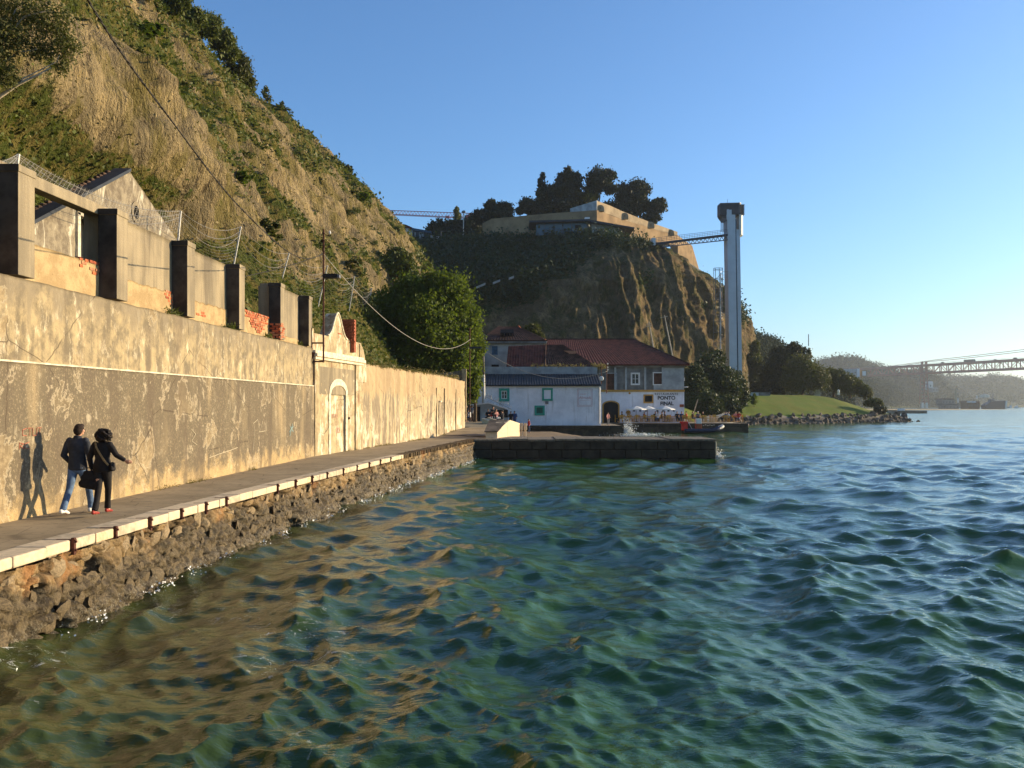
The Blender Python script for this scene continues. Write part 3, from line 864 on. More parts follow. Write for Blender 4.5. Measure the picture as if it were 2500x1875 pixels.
# quay wall: rough rubble face, lumps of stone, coping blocks, rusted brackets
quay = empty("quay_wall", (curb_x(20), 20, 0), "long rubble quay wall with pale coping blocks and rusty brackets above the river", "quay wall")
ys = np.concatenate([np.linspace(4, 40, 980), np.linspace(40, 56.6, 160)[1:]]); zs = np.concatenate([np.linspace(-.165, -1.45, 66), np.linspace(-1.45, -2.6, 8)[1:]])
Yg, Zg = np.meshgrid(ys, zs, indexing='ij')
Xg = np.interp(Yg, _ys, _xs) - .03 + (.165 + Zg) * -.05
rough = .07 * fbm(Yg * .9, Zg * 1.1, 1, 4) + .065 * ridged(Yg * 2.2, Zg * 2.6, 3, 3) + .05 * fbm(Yg * 6, Zg * 6, 3, 3) + .06 * fbm(Yg * .25, Zg * .3, 7, 2)
rough += .05 * sstep(-.85, -1.15, Zg) * (1 + fbm(Yg * 1.3, Zg, 2, 3)) * .7
rough -= .26 * sstep(.25, .45, fbm(Yg * .8, Zg * 1.6, 11, 2)) * sstep(-.25, -.4, Zg)
Xg = Xg + rough
def worley(u, v, seed=1):
    r_ = np.random.default_rng(seed); J = r_.random((64, 64, 3))
    iu, iv = np.floor(u).astype(int), np.floor(v).astype(int)
    f1 = np.full(u.shape, 9.0); f2 = f1.copy(); idv = np.zeros(u.shape)
    for a in (-1, 0, 1):
        for b in (-1, 0, 1):
            q = J[(iu + a) % 64, (iv + b) % 64]
            d = np.hypot(iu + a + .15 + .7 * q[..., 0] - u, iv + b + .15 + .7 * q[..., 1] - v)
            c = d < f1
            f2 = np.where(c, f1, np.minimum(f2, d)); idv = np.where(c, q[..., 2], idv); f1 = np.where(c, d, f1)
    return f1, f2, idv
w1, w2, wid = worley(Yg * 2.1 + .25 * fbm(Yg * 2, Zg * 2, 5, 2), Zg * 3.1 + .25 * fbm(Yg * 2, Zg * 2, 9, 2) + 40)
crk = sstep(.02, .20, w2 - w1)
plast = sstep(.05, .25, fbm(Yg * .7, Zg * .9, 21, 3))          # where old mortar still covers the stones
cell = (crk - 1) * .085 + (wid - .5) * .07
Xg = Xg + cell * (1 - plast)
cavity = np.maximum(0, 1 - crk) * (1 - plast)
org = world_loc(quay)
yc_ = np.linspace(3, 56.6, 120); Vc = np.array([[(curb_x(q) - .40, q, -.12), (curb_x(q) - .30, q, -2.6)] for q in yc_]).reshape(-1, 3) - np.array(org)
link("wall_core", mesh_np("wall_core", Vc, grid_faces(120, 2), False, [MT['rubble']]), quay)
me = mesh_np("masonry_face", np.stack([Xg, Yg, Zg], -1).reshape(-1, 3) - np.array(org), grid_faces(*Xg.shape), True, [MT['rubble']])
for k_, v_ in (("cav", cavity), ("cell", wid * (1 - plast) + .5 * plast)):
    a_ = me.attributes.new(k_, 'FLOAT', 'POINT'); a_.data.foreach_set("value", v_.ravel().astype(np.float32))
link("masonry_face", me, quay)
def lump(seed, mat, amp=.35, sub=2, flat=.8):
    bm = bmesh.new(); bmesh.ops.create_icosphere(bm, subdivisions=sub, radius=1)
    rg = np.random.default_rng(seed)
    cuts = [(Vector(rg.normal(size=3)).normalized(), rg.uniform(.55, .9)) for _ in range(9)]
    for v in bm.verts:
        for n, c in cuts:
            k = v.co.dot(n)
            if k > c: v.co -= n * (k - c) * .9
        v.co *= 1 + amp * .3 * float(pn(v.co.x * 1.6 + seed, v.co.y * 1.6, v.co.z * 1.6))
    me = bpy.data.meshes.new("stone"); bm.to_mesh(me); bm.free()
    me.materials.append(mat)
    me.polygons.foreach_set("use_smooth", [False] * len(me.polygons))
    return me
lumps = [lump(i, MT['wall_stone'], 1.0, 2) for i in range(8)]
wet_lumps = [q.copy() for q in lumps]
for q in wet_lumps: q.materials[0] = MT['wet_stone']
rg = random.Random(5)
placed = []
tries = 0
while len(placed) < 285 and tries < 9000:
    tries += 1
    y = 8.5 + 33 * rg.random() ** 1.25; z = rg.uniform(-1.12, -.26); r = rg.uniform(.09, .23) * (1 + .2 * (z > -.6))
    if any((y - a) ** 2 + ((z - b) * 1.2) ** 2 < (.86 * (r + c)) ** 2 for a, b, c in placed): continue
    placed.append((y, z, r))
    st = bpy.data.objects.new("stone", (wet_lumps if z < -.52 else lumps)[rg.randrange(8)])
    st.location = Vector((curb_x(y) - .035 + (.165 + z) * -.1, y, z)) - org
    st.rotation_euler = (rg.uniform(-.3, .3), rg.uniform(-.3, .3), rg.uniform(-.3, .3) + 1.5 * rg.randrange(2) * 2)
    st.scale = (r * .26, r, r * rg.uniform(.6, .85))
    COL.objects.link(st); st.parent = quay
y = 5.0; k = 0
brk = [13.9, 15.25, 16.55, 17.9, 19.1, 20.2, 23.5, 24.9, 26.3, 27.7, 29.4, 31.0, 32.6, 34.2, 35.8]
while y < 37.3:
    L = rg.uniform(.62, 1.0); y1 = y + L
    for b in brk:
        if y < b < y1 + .2: y1 = b - .035
    if y1 - y < .15: y1 = y + .3
    xa, xb = curb_x(y), curb_x(y1); dz = rg.uniform(-.006, .006); q = rg.uniform(-.008, .008)
    m = MB(); w = .49
    m.hexa([(xa - w, y, -.155), (xa + q, y, -.155), (xb + q, y1 - .012, -.155), (xb - w, y1 - .012, -.155),
            (xa - w, y, .012 + dz), (xa + q, y, .012 + dz), (xb + q, y1 - .012, .012 + dz), (xb - w, y1 - .012, .012 + dz)])
    m.build("coping_stone", MT[rg.choice(('limestone', 'limestone', 'limestone2', 'limestone3'))], quay, bevel=rg.uniform(.01, .03))
    y = y1
    for b in brk:
        if abs(y - (b - .035)) < .01: y = b + .035
for b in brk:
    m = MB(); x = curb_x(b)
    m.box((x + .012, b, -.09), (.05, .062, .26)).box((x + .03, b, -.02), (.07, .03, .03)).box((x + .03, b, -.15), (.07, .03, .03)).box((x - .1, b, .006), (.3, .05, .02))
    m.build("iron_bracket", MT['rust'], quay)
m = MB()
for i in range(60):
    y0 = 37.3 + i * .33; y1 = y0 + .33
    if y1 > 56.6: break
    m.box(((curb_x(y0) - .25), (y0 + y1) / 2, -.08 + rg.uniform(-.02, .01)), (.50 + rg.uniform(-.05, .04), .325, .16))
m.build("rough_edge", MT['rubble'], quay)

# ------------------------------------------------------------------ the long wall
def rough_face(name, fx, y0, y1, z0, z1, mat, parent, ny, nz, amp=.012, off=0, top=None, bot=None, fine=3.0, keep=None):
    ys = np.linspace(y0, y1, ny)
    fxs = np.array([fx(float(q)) for q in ys])
    zt = np.full(ny, z1) if top is None else np.array([top(q) for q in ys])
    zb = np.full(ny, z0) if bot is None else np.array([bot(q) for q in ys])
    k = np.linspace(0, 1, nz)
    Z = zb[:, None] + (zt - zb)[:, None] * k[None]
    Y = np.repeat(ys[:, None], nz, 1)
    X = fxs[:, None] + off + amp * fbm(Y * fine, Z * fine, 2, 4) + amp * 1.5 * fbm(Y * .5, Z * .5, 5, 2)
    Vf = np.stack([X, Y, Z], -1)
    Vb = Vf[:, [0, -1]].copy(); Vb[..., 0] -= .4
    org = np.array(world_loc(parent))
    n = ny * nz
    F = [grid_faces(ny, nz)]
    if keep is not None:
        c = Vf.reshape(-1, 3)[F[0]].mean(1); F[0] = F[0][keep(c[:, 1], c[:, 2])]
    i = np.arange(ny - 1)
    F.append(np.stack([i * nz + nz - 1, (i + 1) * nz + nz - 1, n + (i + 1) * 2 + 1, n + i * 2 + 1], 1))
    F.append(np.stack([n + i * 2, n + i * 2 + 1, n + (i + 1) * 2 + 1, n + (i + 1) * 2], 1))
    F.append(np.stack([n + i * 2, n + (i + 1) * 2, (i + 1) * nz, i * nz], 1))
    F.append(np.array([[0, n, n + 1, nz - 1], [(ny - 1) * nz, (ny - 1) * nz + nz - 1, n + ny * 2 - 1, n + ny * 2 - 2]]))
    V = np.concatenate([Vf.reshape(-1, 3), Vb.reshape(-1, 3)]) - org
    me = mesh_np(name, V, F, False, [mat])
    sm = np.zeros(len(me.polygons), bool); sm[:len(F[0])] = True
    me.polygons.foreach_set("use_smooth", sm)
    return link(name, me, parent)
lw = empty("boundary_wall", (near_x(20), 20, 0), "tall weathered plaster wall beside the walkway, carrying ruined concrete pillars", "wall")
rough_face("lower_plaster", near_x, -5, 36.95, -.2, 2.875, MT['lower'], lw, 520, 50, .012, .035)
rough_face("upper_plaster", near_x, -5, 36.95, 2.85, 4.42, MT['upper'], lw, 520, 28, .016, 0, top=lambda q: 4.42 + .02 * float(fbm(q * 1.3, 0, 0, 3)))
rough_face("lime_edge", near_x, -5, 36.95, 2.868, 2.905, MT['white_line'], lw, 300, 3, .008, .042, top=lambda q: 2.903 + .010 * float(pn(q * 2, 3, 0)))
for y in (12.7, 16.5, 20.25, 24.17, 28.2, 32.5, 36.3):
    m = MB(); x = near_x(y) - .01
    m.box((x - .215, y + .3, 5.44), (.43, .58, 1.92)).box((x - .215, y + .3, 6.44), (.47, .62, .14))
    m.m[2] = m.m[8] = 1  # sides turned from the sun: their shade is put into the colour
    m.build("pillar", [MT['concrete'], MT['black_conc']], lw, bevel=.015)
def panel(y0, y1, zt, mat='concrete', name="infill_panel", z0=4.38, off=-.43, jag=0, top=None):
    rough_face(name, near_x, y0, y1, z0, zt, MT[mat], lw, max(20, int((y1 - y0) * 12)), 14, .008, off,
               top=top or (lambda q: zt + jag * float(fbm(q * 2.1, zt, 1, 4))))
panel(20.4, 24.6, 6.50); panel(24.4, 28.6, 6.49); panel(32.7, 36.7, 6.52)
for a, b, z in ((20.41, 24.59, 5.09), (24.41, 28.59, 5.08), (32.71, 36.69, 4.72)):
    panel(a, b, z, 'render', "render_coat", off=-.405, jag=.06)
panel(16.7, 20.7, 5.25, 'render', "sill_wall", off=-.42, jag=.01)
panel(12.9, 16.6, 5.25, 'render', "sill_wall", off=-.42, jag=.01)
panel(28.5, 32.9, 5.22, 'render', "broken_infill", off=-.42, jag=.10)
for a, b in ((16.7, 20.7), (12.9, 16.7)):
    m = MB(); q0, q1 = near_x(a) - .43, near_x(b) - .43
    m.hexa([(q0 - .3, a, 6.38), (q0, a, 6.38), (q1, b, 6.38), (q1 - .3, b, 6.38), (q0 - .3, a, 6.62), (q0, a, 6.62), (q1, b, 6.62), (q1 - .3, b, 6.62)])
    m.build("lintel_beam", MT['concrete'], lw, bevel=.012)
m = MB(); m.box((near_x(20.4) - .56, 20.52, 5.80), (.25, .16, 1.16)); m.build("jamb", MT['concrete'], lw)
bricks = [MB().box((0, 0, 0), (.10, s, .062)).build("brick", MT[q]).data for s, q in ((.22, 'brick'), (.205, 'brick2'), (.215, 'brick3'), (.13, 'brick'))]
for o in [o for o in COL.objects if o.name.startswith("brick") and o.parent is None]: bpy.data.objects.remove(o)
old_b = [d.copy() for d in bricks]
for d in old_b: d.materials[0] = MT['old_brick']
def brick_patch(parent, fn, a0, a1, z0, z1, keep, rz=0, data=None, seed=1):
    """fn(s, z) -> world point on the face; courses with running bond"""
    rg = random.Random(seed); data = data or bricks; org = world_loc(parent)
    z = z0; row = 0
    while z < z1:
        s = a0 + (.115 if row % 2 else 0)
        while s < a1:
            u, v = (s - a0) / max(a1 - a0, .01), (z - z0) / max(z1 - z0, .01)
            if keep(u, v, rg):
                b = bpy.data.objects.new("brick", data[rg.randrange(len(data))])
                b.location = Vector(fn(s, z)) - org + Vector((rg.uniform(-.05, -.028), 0, rg.uniform(-.004, .004)))
                b.rotation_euler = (rg.uniform(-.03, .03), rg.uniform(-.05, .05), rz + rg.uniform(-.05, .05))
                COL.objects.link(b); b.parent = parent
            s += .232
        z += .077; row += 1
blob = lambda th: (lambda u, v, r: (2 * u - 1) ** 2 + (2 * v - 1) ** 2 < th + r.uniform(-.35, .25))
face = lambda off: (lambda s, z: (near_x(s) - .05 + off, s, z))
rzn = -math.atan(.0437)
IN = -.37
brick_patch(lw, face(IN), 19.5, 20.6, 4.95, 5.28, lambda u, v, r: (u > .35 or v > .4) and r.random() < .85, rzn, seed=2)
brick_patch(lw, face(IN + .01), 23.6, 24.4, 4.78, 5.13, lambda u, v, r: u > .5 - .5 * math.sin(v * 3), rzn, seed=3)
brick_patch(lw, face(IN + .01), 25.9, 26.4, 4.70, 4.79, lambda u, v, r: r.random() < .7, rzn, seed=4)
brick_patch(lw, face(IN + .01), 28.05, 28.5, 4.80, 5.1, blob(1.1), rzn, seed=5)
brick_patch(lw, face(IN + .01), 30.0, 32.7, 4.62, 5.30, lambda u, v, r: abs(u - .45) < .12 + .42 * v + r.uniform(-.08, .06), rzn, seed=6)
brick_patch(lw, face(.03), 32.6, 33.05, 4.50, 5.08, lambda u, v, r: r.random() < .85, rzn, seed=7)
brick_patch(lw, lambda s, z: (near_x(32.5) - .05 - s, 32.50, z), 0, .3, 4.55, 5.08, lambda u, v, r: r.random() < .85, 1.57, seed=8)
brick_patch(lw, face(IN), 35.2, 36.3, 4.5, 4.68, blob(.5), rzn, seed=9)
# red and pale scrawls on the plaster
def scrawl(parent, name, mat, strokes, fx, off, w=.018):
    m = MB(); rg = random.Random(len(strokes))
    for st in strokes:
        pts = [(fx(y) + off, y, z) for y, z in st]
        for a, b in zip(pts[:-1], pts[1:]): m.bar(a, b, .004, w, up=(1, 0, 0)) if False else m.bar(a, b, w, .006, up=(1, 0, 0))
    return m.build(name, mat, parent)
MT['red_paint'] = simple("faded_red_paint", (.36, .13, .08), .9, .3, 12)
MT['pale_scratch'] = simple("pale_scratches", (.60, .52, .36), .9, .2, 12)
MT['blue_paint'] = simple("faded_blue_paint", (.22, .30, .28), .9, .2, 12)
rg = random.Random(12)
def letters(y, z, n, h, w):
    out = []
    for i in range(n):
        yy = y + i * w * 1.25
        k = rg.randrange(5)
        if k == 0: out.append([(yy, z), (yy + w * .5, z + h), (yy + w, z)])
        elif k == 1: out.append([(yy, z), (yy, z + h), (yy + w, z + h * .8), (yy + w * .2, z + h * .5), (yy + w, z)])
        elif k == 2: out += [[(yy, z + h), (yy + w, z + h)], [(yy + w * .5, z + h), (yy + w * .5, z)]]
        elif k == 3: out.append([(yy + w, z + h), (yy, z + h * .8), (yy, z + h * .1), (yy + w, z)])
        else: out.append([(yy, z + h), (yy, z), (yy + w, z), (yy + w, z + h)])
    return out
scrawl(lw, "red_graffiti", MT['red_paint'], letters(16.55, 1.52, 4, .14, .13) + letters(16.45, 1.28, 2, .12, .14), near_x, .047, .014)
scrawl(lw, "scratched_marks", MT['pale_scratch'], [[(24.3, 1.45), (24.6, 1.3), (24.35, 1.12), (24.7, 1.0)], [(25.6, .6), (26.3, .66), (27.2, .72), (27.9, .78)],
       [(29.3, .55), (29.5, 1.1), (29.4, 1.5), (29.8, 1.62), (30.0, 1.2), (30.3, 1.55)], [(29.9, 1.2), (30.6, 1.22)], [(27.2, 1.9), (27.3, 2.2)]], near_x, .046, .010)
scrawl(lw, "blue_graffiti", MT['blue_paint'], [[(33.4, 1.1), (33.9, 1.3)], [(33.5, 1.3), (33.9, 1.1)], [(33.45, .95), (33.8, 1.4)]], near_x, .05, .05)

# ------------------------------------------------------------------ gateway
gw = empty("gateway", (-8.1, 37, 0), "pale gateway with a walled-up arched door, cornice and bell-shaped crest", "gateway")
GO = Vector((-8.14, 36.95, 0)); GD = Vector((.152, .988, 0)); GN = Vector((.988, -.152, 0))
def G(s, z, off=0): return GO + GD * s + GN * off + Vector((0, 0, z))
def gbox(m, s0, s1, z0, z1, o0, o1):
    return m.hexa([G(s0, z0, o0), G(s0, z0, o1), G(s1, z0, o1), G(s1, z0, o0), G(s0, z1, o0), G(s0, z1, o1), G(s1, z1, o1), G(s1, z1, o0)])
gx_ = lambda s: 0
ys_, zs_ = np.linspace(.0, 6.2, 120), np.linspace(-.2, 4.0, 80)
S, Zq = np.meshgrid(ys_, zs_, indexing='ij')
dsp = .02 * fbm(S * 2.5, Zq * 2.5, 1, 4)
# a shallow blocked arch pressed into the face
ins = (S > 1.97) & (S < 3.9) & (Zq < 2.62 + .36 * np.sqrt(np.clip(1 - ((S - 2.935) / .98) ** 2, 0, 1)))
dsp = dsp - .07 * ins
pts = np.stack([GO.x + GD.x * S + GN.x * dsp, GO.y + GD.y * S + GN.y * dsp, Zq], -1).reshape(-1, 3) - np.array(world_loc(gw))
link("portal_face", mesh_np("portal_face", pts, grid_faces(120, 80), True, [MT['gate']]), gw)
m = MB(); gbox(m, .01, 6.19, -.2, 4.0, -.5, -.08); gbox(m, .0, 6.2, 4.36, 5.06, -.5, -.01); m.build("core_wall", MT['gate'], gw)
m = MB(); gbox(m, .02, .50, -.2, 3.97, 0, .07); m.build("pilaster", MT['gate'], gw, bevel=.01)
m = MB(); gbox(m, 5.2, 6.2, -.2, 3.97, 0, .07); m.build("pilaster", MT['gate'], gw, bevel=.01)
m = MB(); gbox(m, .55, 5.15, 2.55, 3.72, -.01, .012); m.build("grey_tablet", MT['concrete'], gw)
m = MB(); gbox(m, -.05, 6.25, 3.98, 4.10, -.5, .12); gbox(m, -.10, 6.30, 4.10, 4.24, -.5, .20); gbox(m, -.06, 6.26, 4.24, 4.36, -.5, .12); m.build("cornice", MT['white_line'], gw, bevel=.02)
m = MB(); gbox(m, 1.74, 1.97, -.1, 2.6, 0, .035); gbox(m, 3.9, 4.13, -.1, 2.6, 0, .035)
for i in range(12):
    a0, a1 = math.pi * i / 12, math.pi * (i + 1) / 12
    def ar(a, r, h): return (2.935 - r * math.cos(a), 2.6 + h * math.sin(a))
    q = [ar(a0, .97, .37), ar(a1, .97, .37), ar(a1, 1.2, .66), ar(a0, 1.2, .66)]
    m.hexa([G(s, z, -.02) for s, z in q] + [G(s, z, .045) for s, z in q])
m.build("door_surround", MT['white_line'], gw)
# rounded shoulders
def rounded(m, s0, s1, z0, z1, o0, o1, left=True):
    pr = []
    n = 8
    for i in range(n + 1):
        a = math.pi / 2 * i / n
        pr.append((z0 + (z1 - z0) * math.sin(a), (s0 + (s1 - s0) * (1 - math.cos(a))) if left else (s1 - (s1 - s0) * (1 - math.cos(a)))))
    poly = [(s0 if left else s1, z0)] + [(s, z) for z, s in pr] + [(s1 if left else s0, z0)]
    m.prism([G(s, z, o0) for s, z in poly], GN * (o1 - o0))
m = MB(); gbox(m, -.62, .10, 3.9, 4.75, -.52, -.02); rounded(m, -.62, .10, 4.75, 5.25, -.52, -.02); m.build("scroll_buttress", MT['gate'], gw)
m = MB(); rounded(m, 5.9, 6.9, 3.2, 5.0, -.5, .03, False); m.build("scroll_buttress", MT['gate'], gw)
bell = []
for i in range(25):
    k = i / 24 * 2 - 1
    bell.append((2.9 + k * 1.25, 5.06 + 1.12 * math.exp(-(k * 1.75) ** 2 * 1.15) - 1.12 * math.exp(-1.75 ** 2 * 1.15)))
m = MB()
for (a, za), (b, zb) in zip(bell[:-1], bell[1:]):
    m.hexa([G(a, 5.05, -.5), G(a, 5.05, 0), G(b, 5.05, 0), G(b, 5.05, -.5), G(a, za, -.5), G(a, za, 0), G(b, zb, 0), G(b, zb, -.5)])
m.build("crest", MT['gate'], gw)
m = MB(); m.tube([G(a, z + .02, .01) for a, z in bell], .045, 6); m.build("crest_moulding", MT['white_line'], gw)
brick_patch(gw, lambda s, z: G(s, z, -.02), 2.35, 3.45, 5.12, 5.95, lambda u, v, r: abs(u - .5) < .48 * (1 - v) ** .7 + r.uniform(-.05, .02), rzn - .1, seed=11)
brick_patch(gw, lambda s, z: G(s, z, -.03), 1.2, 2.2, 4.55, 4.85, blob(.4), rzn - .1, seed=12)
m = MB(); m.box(tuple(G(4.3, 1.5, .05)), (.06, .16, .10)); m.build("meter_box", MT['rust'], gw)
MT['pink_paint'] = simple("faded_pink_paint", (.55, .28, .20), .9, .2, 12)
rg = random.Random(4)
sc1 = letters(0, 0, 4, .16, .14)
for i, stk in enumerate(sc1 + [[(a + .5, b - .7) for a, b in s] for s in letters(0, 0, 3, .25, .13)]):
    P3 = [G(2.35 + a, 1.55 + b, -.055) for a, b in stk]
    m = MB()
    for a, b in zip(P3[:-1], P3[1:]): m.bar(a, b, .02, .006, up=GN)
    m.build("graffiti_letter", MT['pink_paint'], gw)
rzg = math.atan2(-.152, .988)
bp = empty("brick_pillar", (-7.6, 41.2, 5), "broken dark red brick pillar standing behind the gateway crest", "pillar")
MB().box((-7.55, 41.75, 5.3), (.56, .5, 1.5)).build("brick_core", MT['old_brick'], bp)
brick_patch(bp, lambda s, z: (-7.83 + s, 41.47, z), .08, .56, 5.02, 6.02, lambda u, v, r: True, 1.57, old_b, 13)
bp["label"] = "short dark red brick pillar standing behind the gateway crest"
gp = MB().box((-10.2, 37, 5.6), (.32, .4, 2.75)).build("concrete_post", MT['concrete'], loc=(-10.2, 37, 4.2))
tag(gp, "thin concrete post behind the wall, between the fourth and fifth pillars", "post")

# ------------------------------------------------------------------ second wall run
fw = empty("harbour_wall", (-6, 50, 0), "stained lower plaster wall running from the gateway to the restaurant corner", "wall")
def fx2(y):
    s = 43.1; return float(np.interp(y, [p[0] for p in WPX], [p[1] for p in WPX]))
rough_face("plaster_face", fx2, 43.0, 68, -.2, 4.1, MT['far'], fw, 360, 60, .03, 0, top=lambda q: 4.12 - .2 * float(sstep(60, 68, q)) + .04 * float(fbm(q * .9, 0, 0, 4)))
m = MB()
for q0 in (59.2, 61.4, 64.8):
    m.box((fx2(q0) + .03, q0, 1.6), (.05, .12, 3.3))
m.build("joint_strip", MT['concrete'], fw)
m = MB()
for q in (59.9, 61.0): m.box((fx2(q) + .03, q, 1.25), (.05, .10, 2.2))
m.box((fx2(60.4) + .03, 60.45, 2.35), (.05, 1.2, .10)); m.build("doorway_trim", MT['white_line'], fw)
m = MB(); m.box((-3.62, 68.15, 2.9), (.35, .3, 3.9)); m.build("end_post", MT['gate'], fw)
m = MB(); m.prism([(-3.75, 68.2, 3.9), (-3.75, 68.2, 4.75), (-5.4, 68.2, 4.5), (-8.2, 68.2, 4.2), (-8.2, 68.2, 3.0)], (0, .25, 0)); m.build("return_wall", MT['masonry'], fw)

# ------------------------------------------------------------------ gable ruin behind the wall
gr = empty("gabled_ruin", (-14, 33, 5), "roofless gabled ruin with a round vent, behind the boundary wall", "ruined house")
def gable_z(y): return 10.65 - (.49 * (32.97 - y) if y < 32.97 else .345 * (y - 32.97))
def keepg(Y, Z):
    win = (Y > 29.1) & (Y < 30.25) & (Z > 6.85) & (Z < 8.2)
    oc = ((Y - 33.5) ** 2 + (Z - 9.26) ** 2) < .25 ** 2
    return ~(win | oc)
rough_face("gable_wall", lambda q: -14.0, 20.8, 46, 3.4, 10.6, MT['ruin'], gr, 260, 70, .012, 0, top=gable_z, keep=keepg)
m = MB(); n_ = 14
for i in range(20):
    a0, a1 = 2 * math.pi * i / 20, 2 * math.pi * (i + 1) / 20
    q = [(33.5 + r * math.cos(a), 9.26 + r * math.sin(a)) for a, r in ((a0, .25), (a1, .25), (a1, .40), (a0, .40))]
    m.hexa([(-14.02, y, z) for y, z in q] + [(-13.96, y, z) for y, z in q])
m.build("round_vent_surround", MT['concrete'], gr)
m = MB()
m.box((-13.97, 29.0, 7.5), (.10, .18, 1.6)).box((-13.97, 30.35, 7.5), (.10, .18, 1.6)).box((-13.97, 29.68, 8.3), (.10, 1.52, .16)).box((-13.97, 29.68, 6.8), (.12, 1.6, .10))
m.build("window_frame", MT['white_line'], gr)
MB().box((-14.75, 30.1, 7.3), (.03, 2.4, 2.6)).build("inner_wall", MT['ruin'], gr)
m = MB()
for a, b in ((20.8, 32.9),):
    m.hexa([(-14.5, a, gable_z(a) + .01), (-13.9, a, gable_z(a) + .01), (-13.9, b, gable_z(b) + .01), (-14.5, b, gable_z(b) + .01),
            (-14.5, a, gable_z(a) + .13), (-13.9, a, gable_z(a) + .13), (-13.9, b, gable_z(b) + .13), (-14.5, b, gable_z(b) + .13)])
m.build("roof_verge", MT['roof_black'], gr)
m = MB()
for i in range(40):
    y = 21 + i * .29 + random.uniform(-.07, .07)
    m.ell((-14.5, y, gable_z(y) + .12), (.12, .17, .06), 6, 4)
m.build("broken_tiles", simple('sooty_tiles', (.10, .06, .04), .9, .5, 5), gr); gr.children[-1]["kind"] = 'stuff'

# ------------------------------------------------------------------ mast with cables
M0 = Vector((-7.72, 36.9, 8.28))
ms = empty("utility_mast", (-7.72, 36.9, 3.86), "rusty iron mast bracketed to the wall by the gateway, with a black floodlight", "mast")
m = MB(); m.tube([(-7.72, 36.9, 3.84), (-7.72, 36.9, 9.3)], .038, 8); m.build("mast_pole", MT['rust'], ms)
for z in (3.88, 4.64):
    MB().box((-7.96, 36.9, z), (.50, .05, .06)).build("wall_bracket", MT['rust'], ms)
m = MB(); m.tube([(-8.17, 36.75, 3.5), (-8.17, 36.75, 5.25)], .018, 6).tube([(-8.14, 36.8, 4.25), (-8.14, 36.8, 4.0)], [.11, .02], 8).tube([(-8.13, 36.8, 4.0), (-8.13, 36.8, 0)], .012, 5); m.build("drain_rod", MT['rust'], ms)
for i, z in enumerate((9.14, 8.85, 8.62, 8.4)):
    m = MB(); a = [(-7.72 + .22 * math.sin(t) * .5 + .08, 36.88, z - .10 * math.sin(t * .9) + .02) for t in np.linspace(0, 3.14, 8)]
    m.tube([(-7.78, 36.88, z), (-7.68, 36.88, z)], .02, 5).tube([(-7.68, 36.88, z), (-7.64, 36.88, z - .08), (-7.57, 36.88, z - .10), (-7.50, 36.88, z - .08), (-7.49, 36.88, z)], .012, 5)
    m.build("insulator_hook", MT['rust'], ms)
MB().ell((-7.46, 36.88, 9.16), (.05, .05, .08)).build("insulator", MT['white_trim'], ms)
m = MB(); m.box((-7.41, 36.88, 7.37), (.58, .34, .17)); fl = m.build("floodlight", MT['black'], ms, bevel=.01)
MB().box((-7.08, 36.88, 7.36), (.08, .30, .13)).build("lamp_end", MT['steel'], fl)
def wire(name, pts, r, mat, label, cat="cable", group=None, n=6):
    o = MB().tube(pts, r, n).build(name, mat, loc=pts[0], smooth=True)
    return tag(o, label, cat, group)
def smooth_path(ctrl, n=14):
    out = []
    P = [Vector(p) for p in ctrl]
    for i in range(len(P) - 1):
        p0, p1, p2, p3 = P[max(i - 1, 0)], P[i], P[i + 1], P[min(i + 2, len(P) - 1)]
        for k in range(n):
            t = k / n
            out.append(.5 * ((2 * p1) + (-p0 + p2) * t + (2 * p0 - 5 * p1 + 4 * p2 - p3) * t * t + (-p0 + 3 * p1 - 3 * p2 + p3) * t ** 3))
    return out + [P[-1]]
cA = smooth_path([(-3.9, 6, 6.9), (-4.32, 9.18, 6.21), (-4.74, 12.62, 6.03), (-5.36, 17.6, 6.0), (-6.32, 25.4, 6.42), (-7.05, 31.4, 7.2), (-7.76, 36.88, 8.3)], 26)
# two strands twisted round each other
tw = MB()
for ph in (0, math.pi):
    pts = []; acc = 0
    for i, p in enumerate(cA):
        if i: acc += (cA[i] - cA[i - 1]).length
        a = acc * 19 + ph
        pts.append(p + Vector((math.cos(a), 0, math.sin(a))) * .0085)
    fine = smooth_path(pts, 4)
    tw.tube(fine, .0085, 5)
tag(tw.build("twisted_cable", MT['cable'], loc=M0, smooth=True), "thick twisted black cable crossing the hillside down to the mast", "cable")
wire("thin_cable", sag(M0, (-9.95, 30.0, 6.2), .12), .016, MT['cable'], "thin black cable from the mast down behind the fourth pillar")
wire("long_cable", sag(M0, at(1149, 828, 80), 2.1, 30), .016, MT['grey_cable'], "long sagging cable from the mast past the big tree to the far mast")
m2 = empty("far_mast", at(1147, 1020, 80), "slender rusty mast with a cross arm, at the far end of the wall", "mast")
MB().tube([at(1147, 1025, 80), at(1147, 800, 80)], .045, 6).build("mast_pole", MT['rust'], m2)
MB().bar(at(1146, 849, 80), at(1176, 848, 80), .08, .16).build("cross_arm", MT['roof_black'], m2)
pw = empty("white_pole", at(1181.5, 1027, 97), "tall pale lamp-like pole in front of the white building with a green window", "pole")
MB().tube([at(1181.5, 1030, 97), at(1180.5, 915, 97)], [.20, .15], 8).build("lower_pole", MT['pole_white'], pw, smooth=True)
MB().tube([at(1180.5, 915, 97), at(1180, 843, 97)], [.12, .09], 8).build("upper_pole", MT['grey_wood'], pw, smooth=True)
wire("sagging_cable", sag(at(1182, 856, 97), at(1483, 906, 99), 1.75, 26), .03, MT['grey_cable'], "pale sagging cable hung across the white building front")

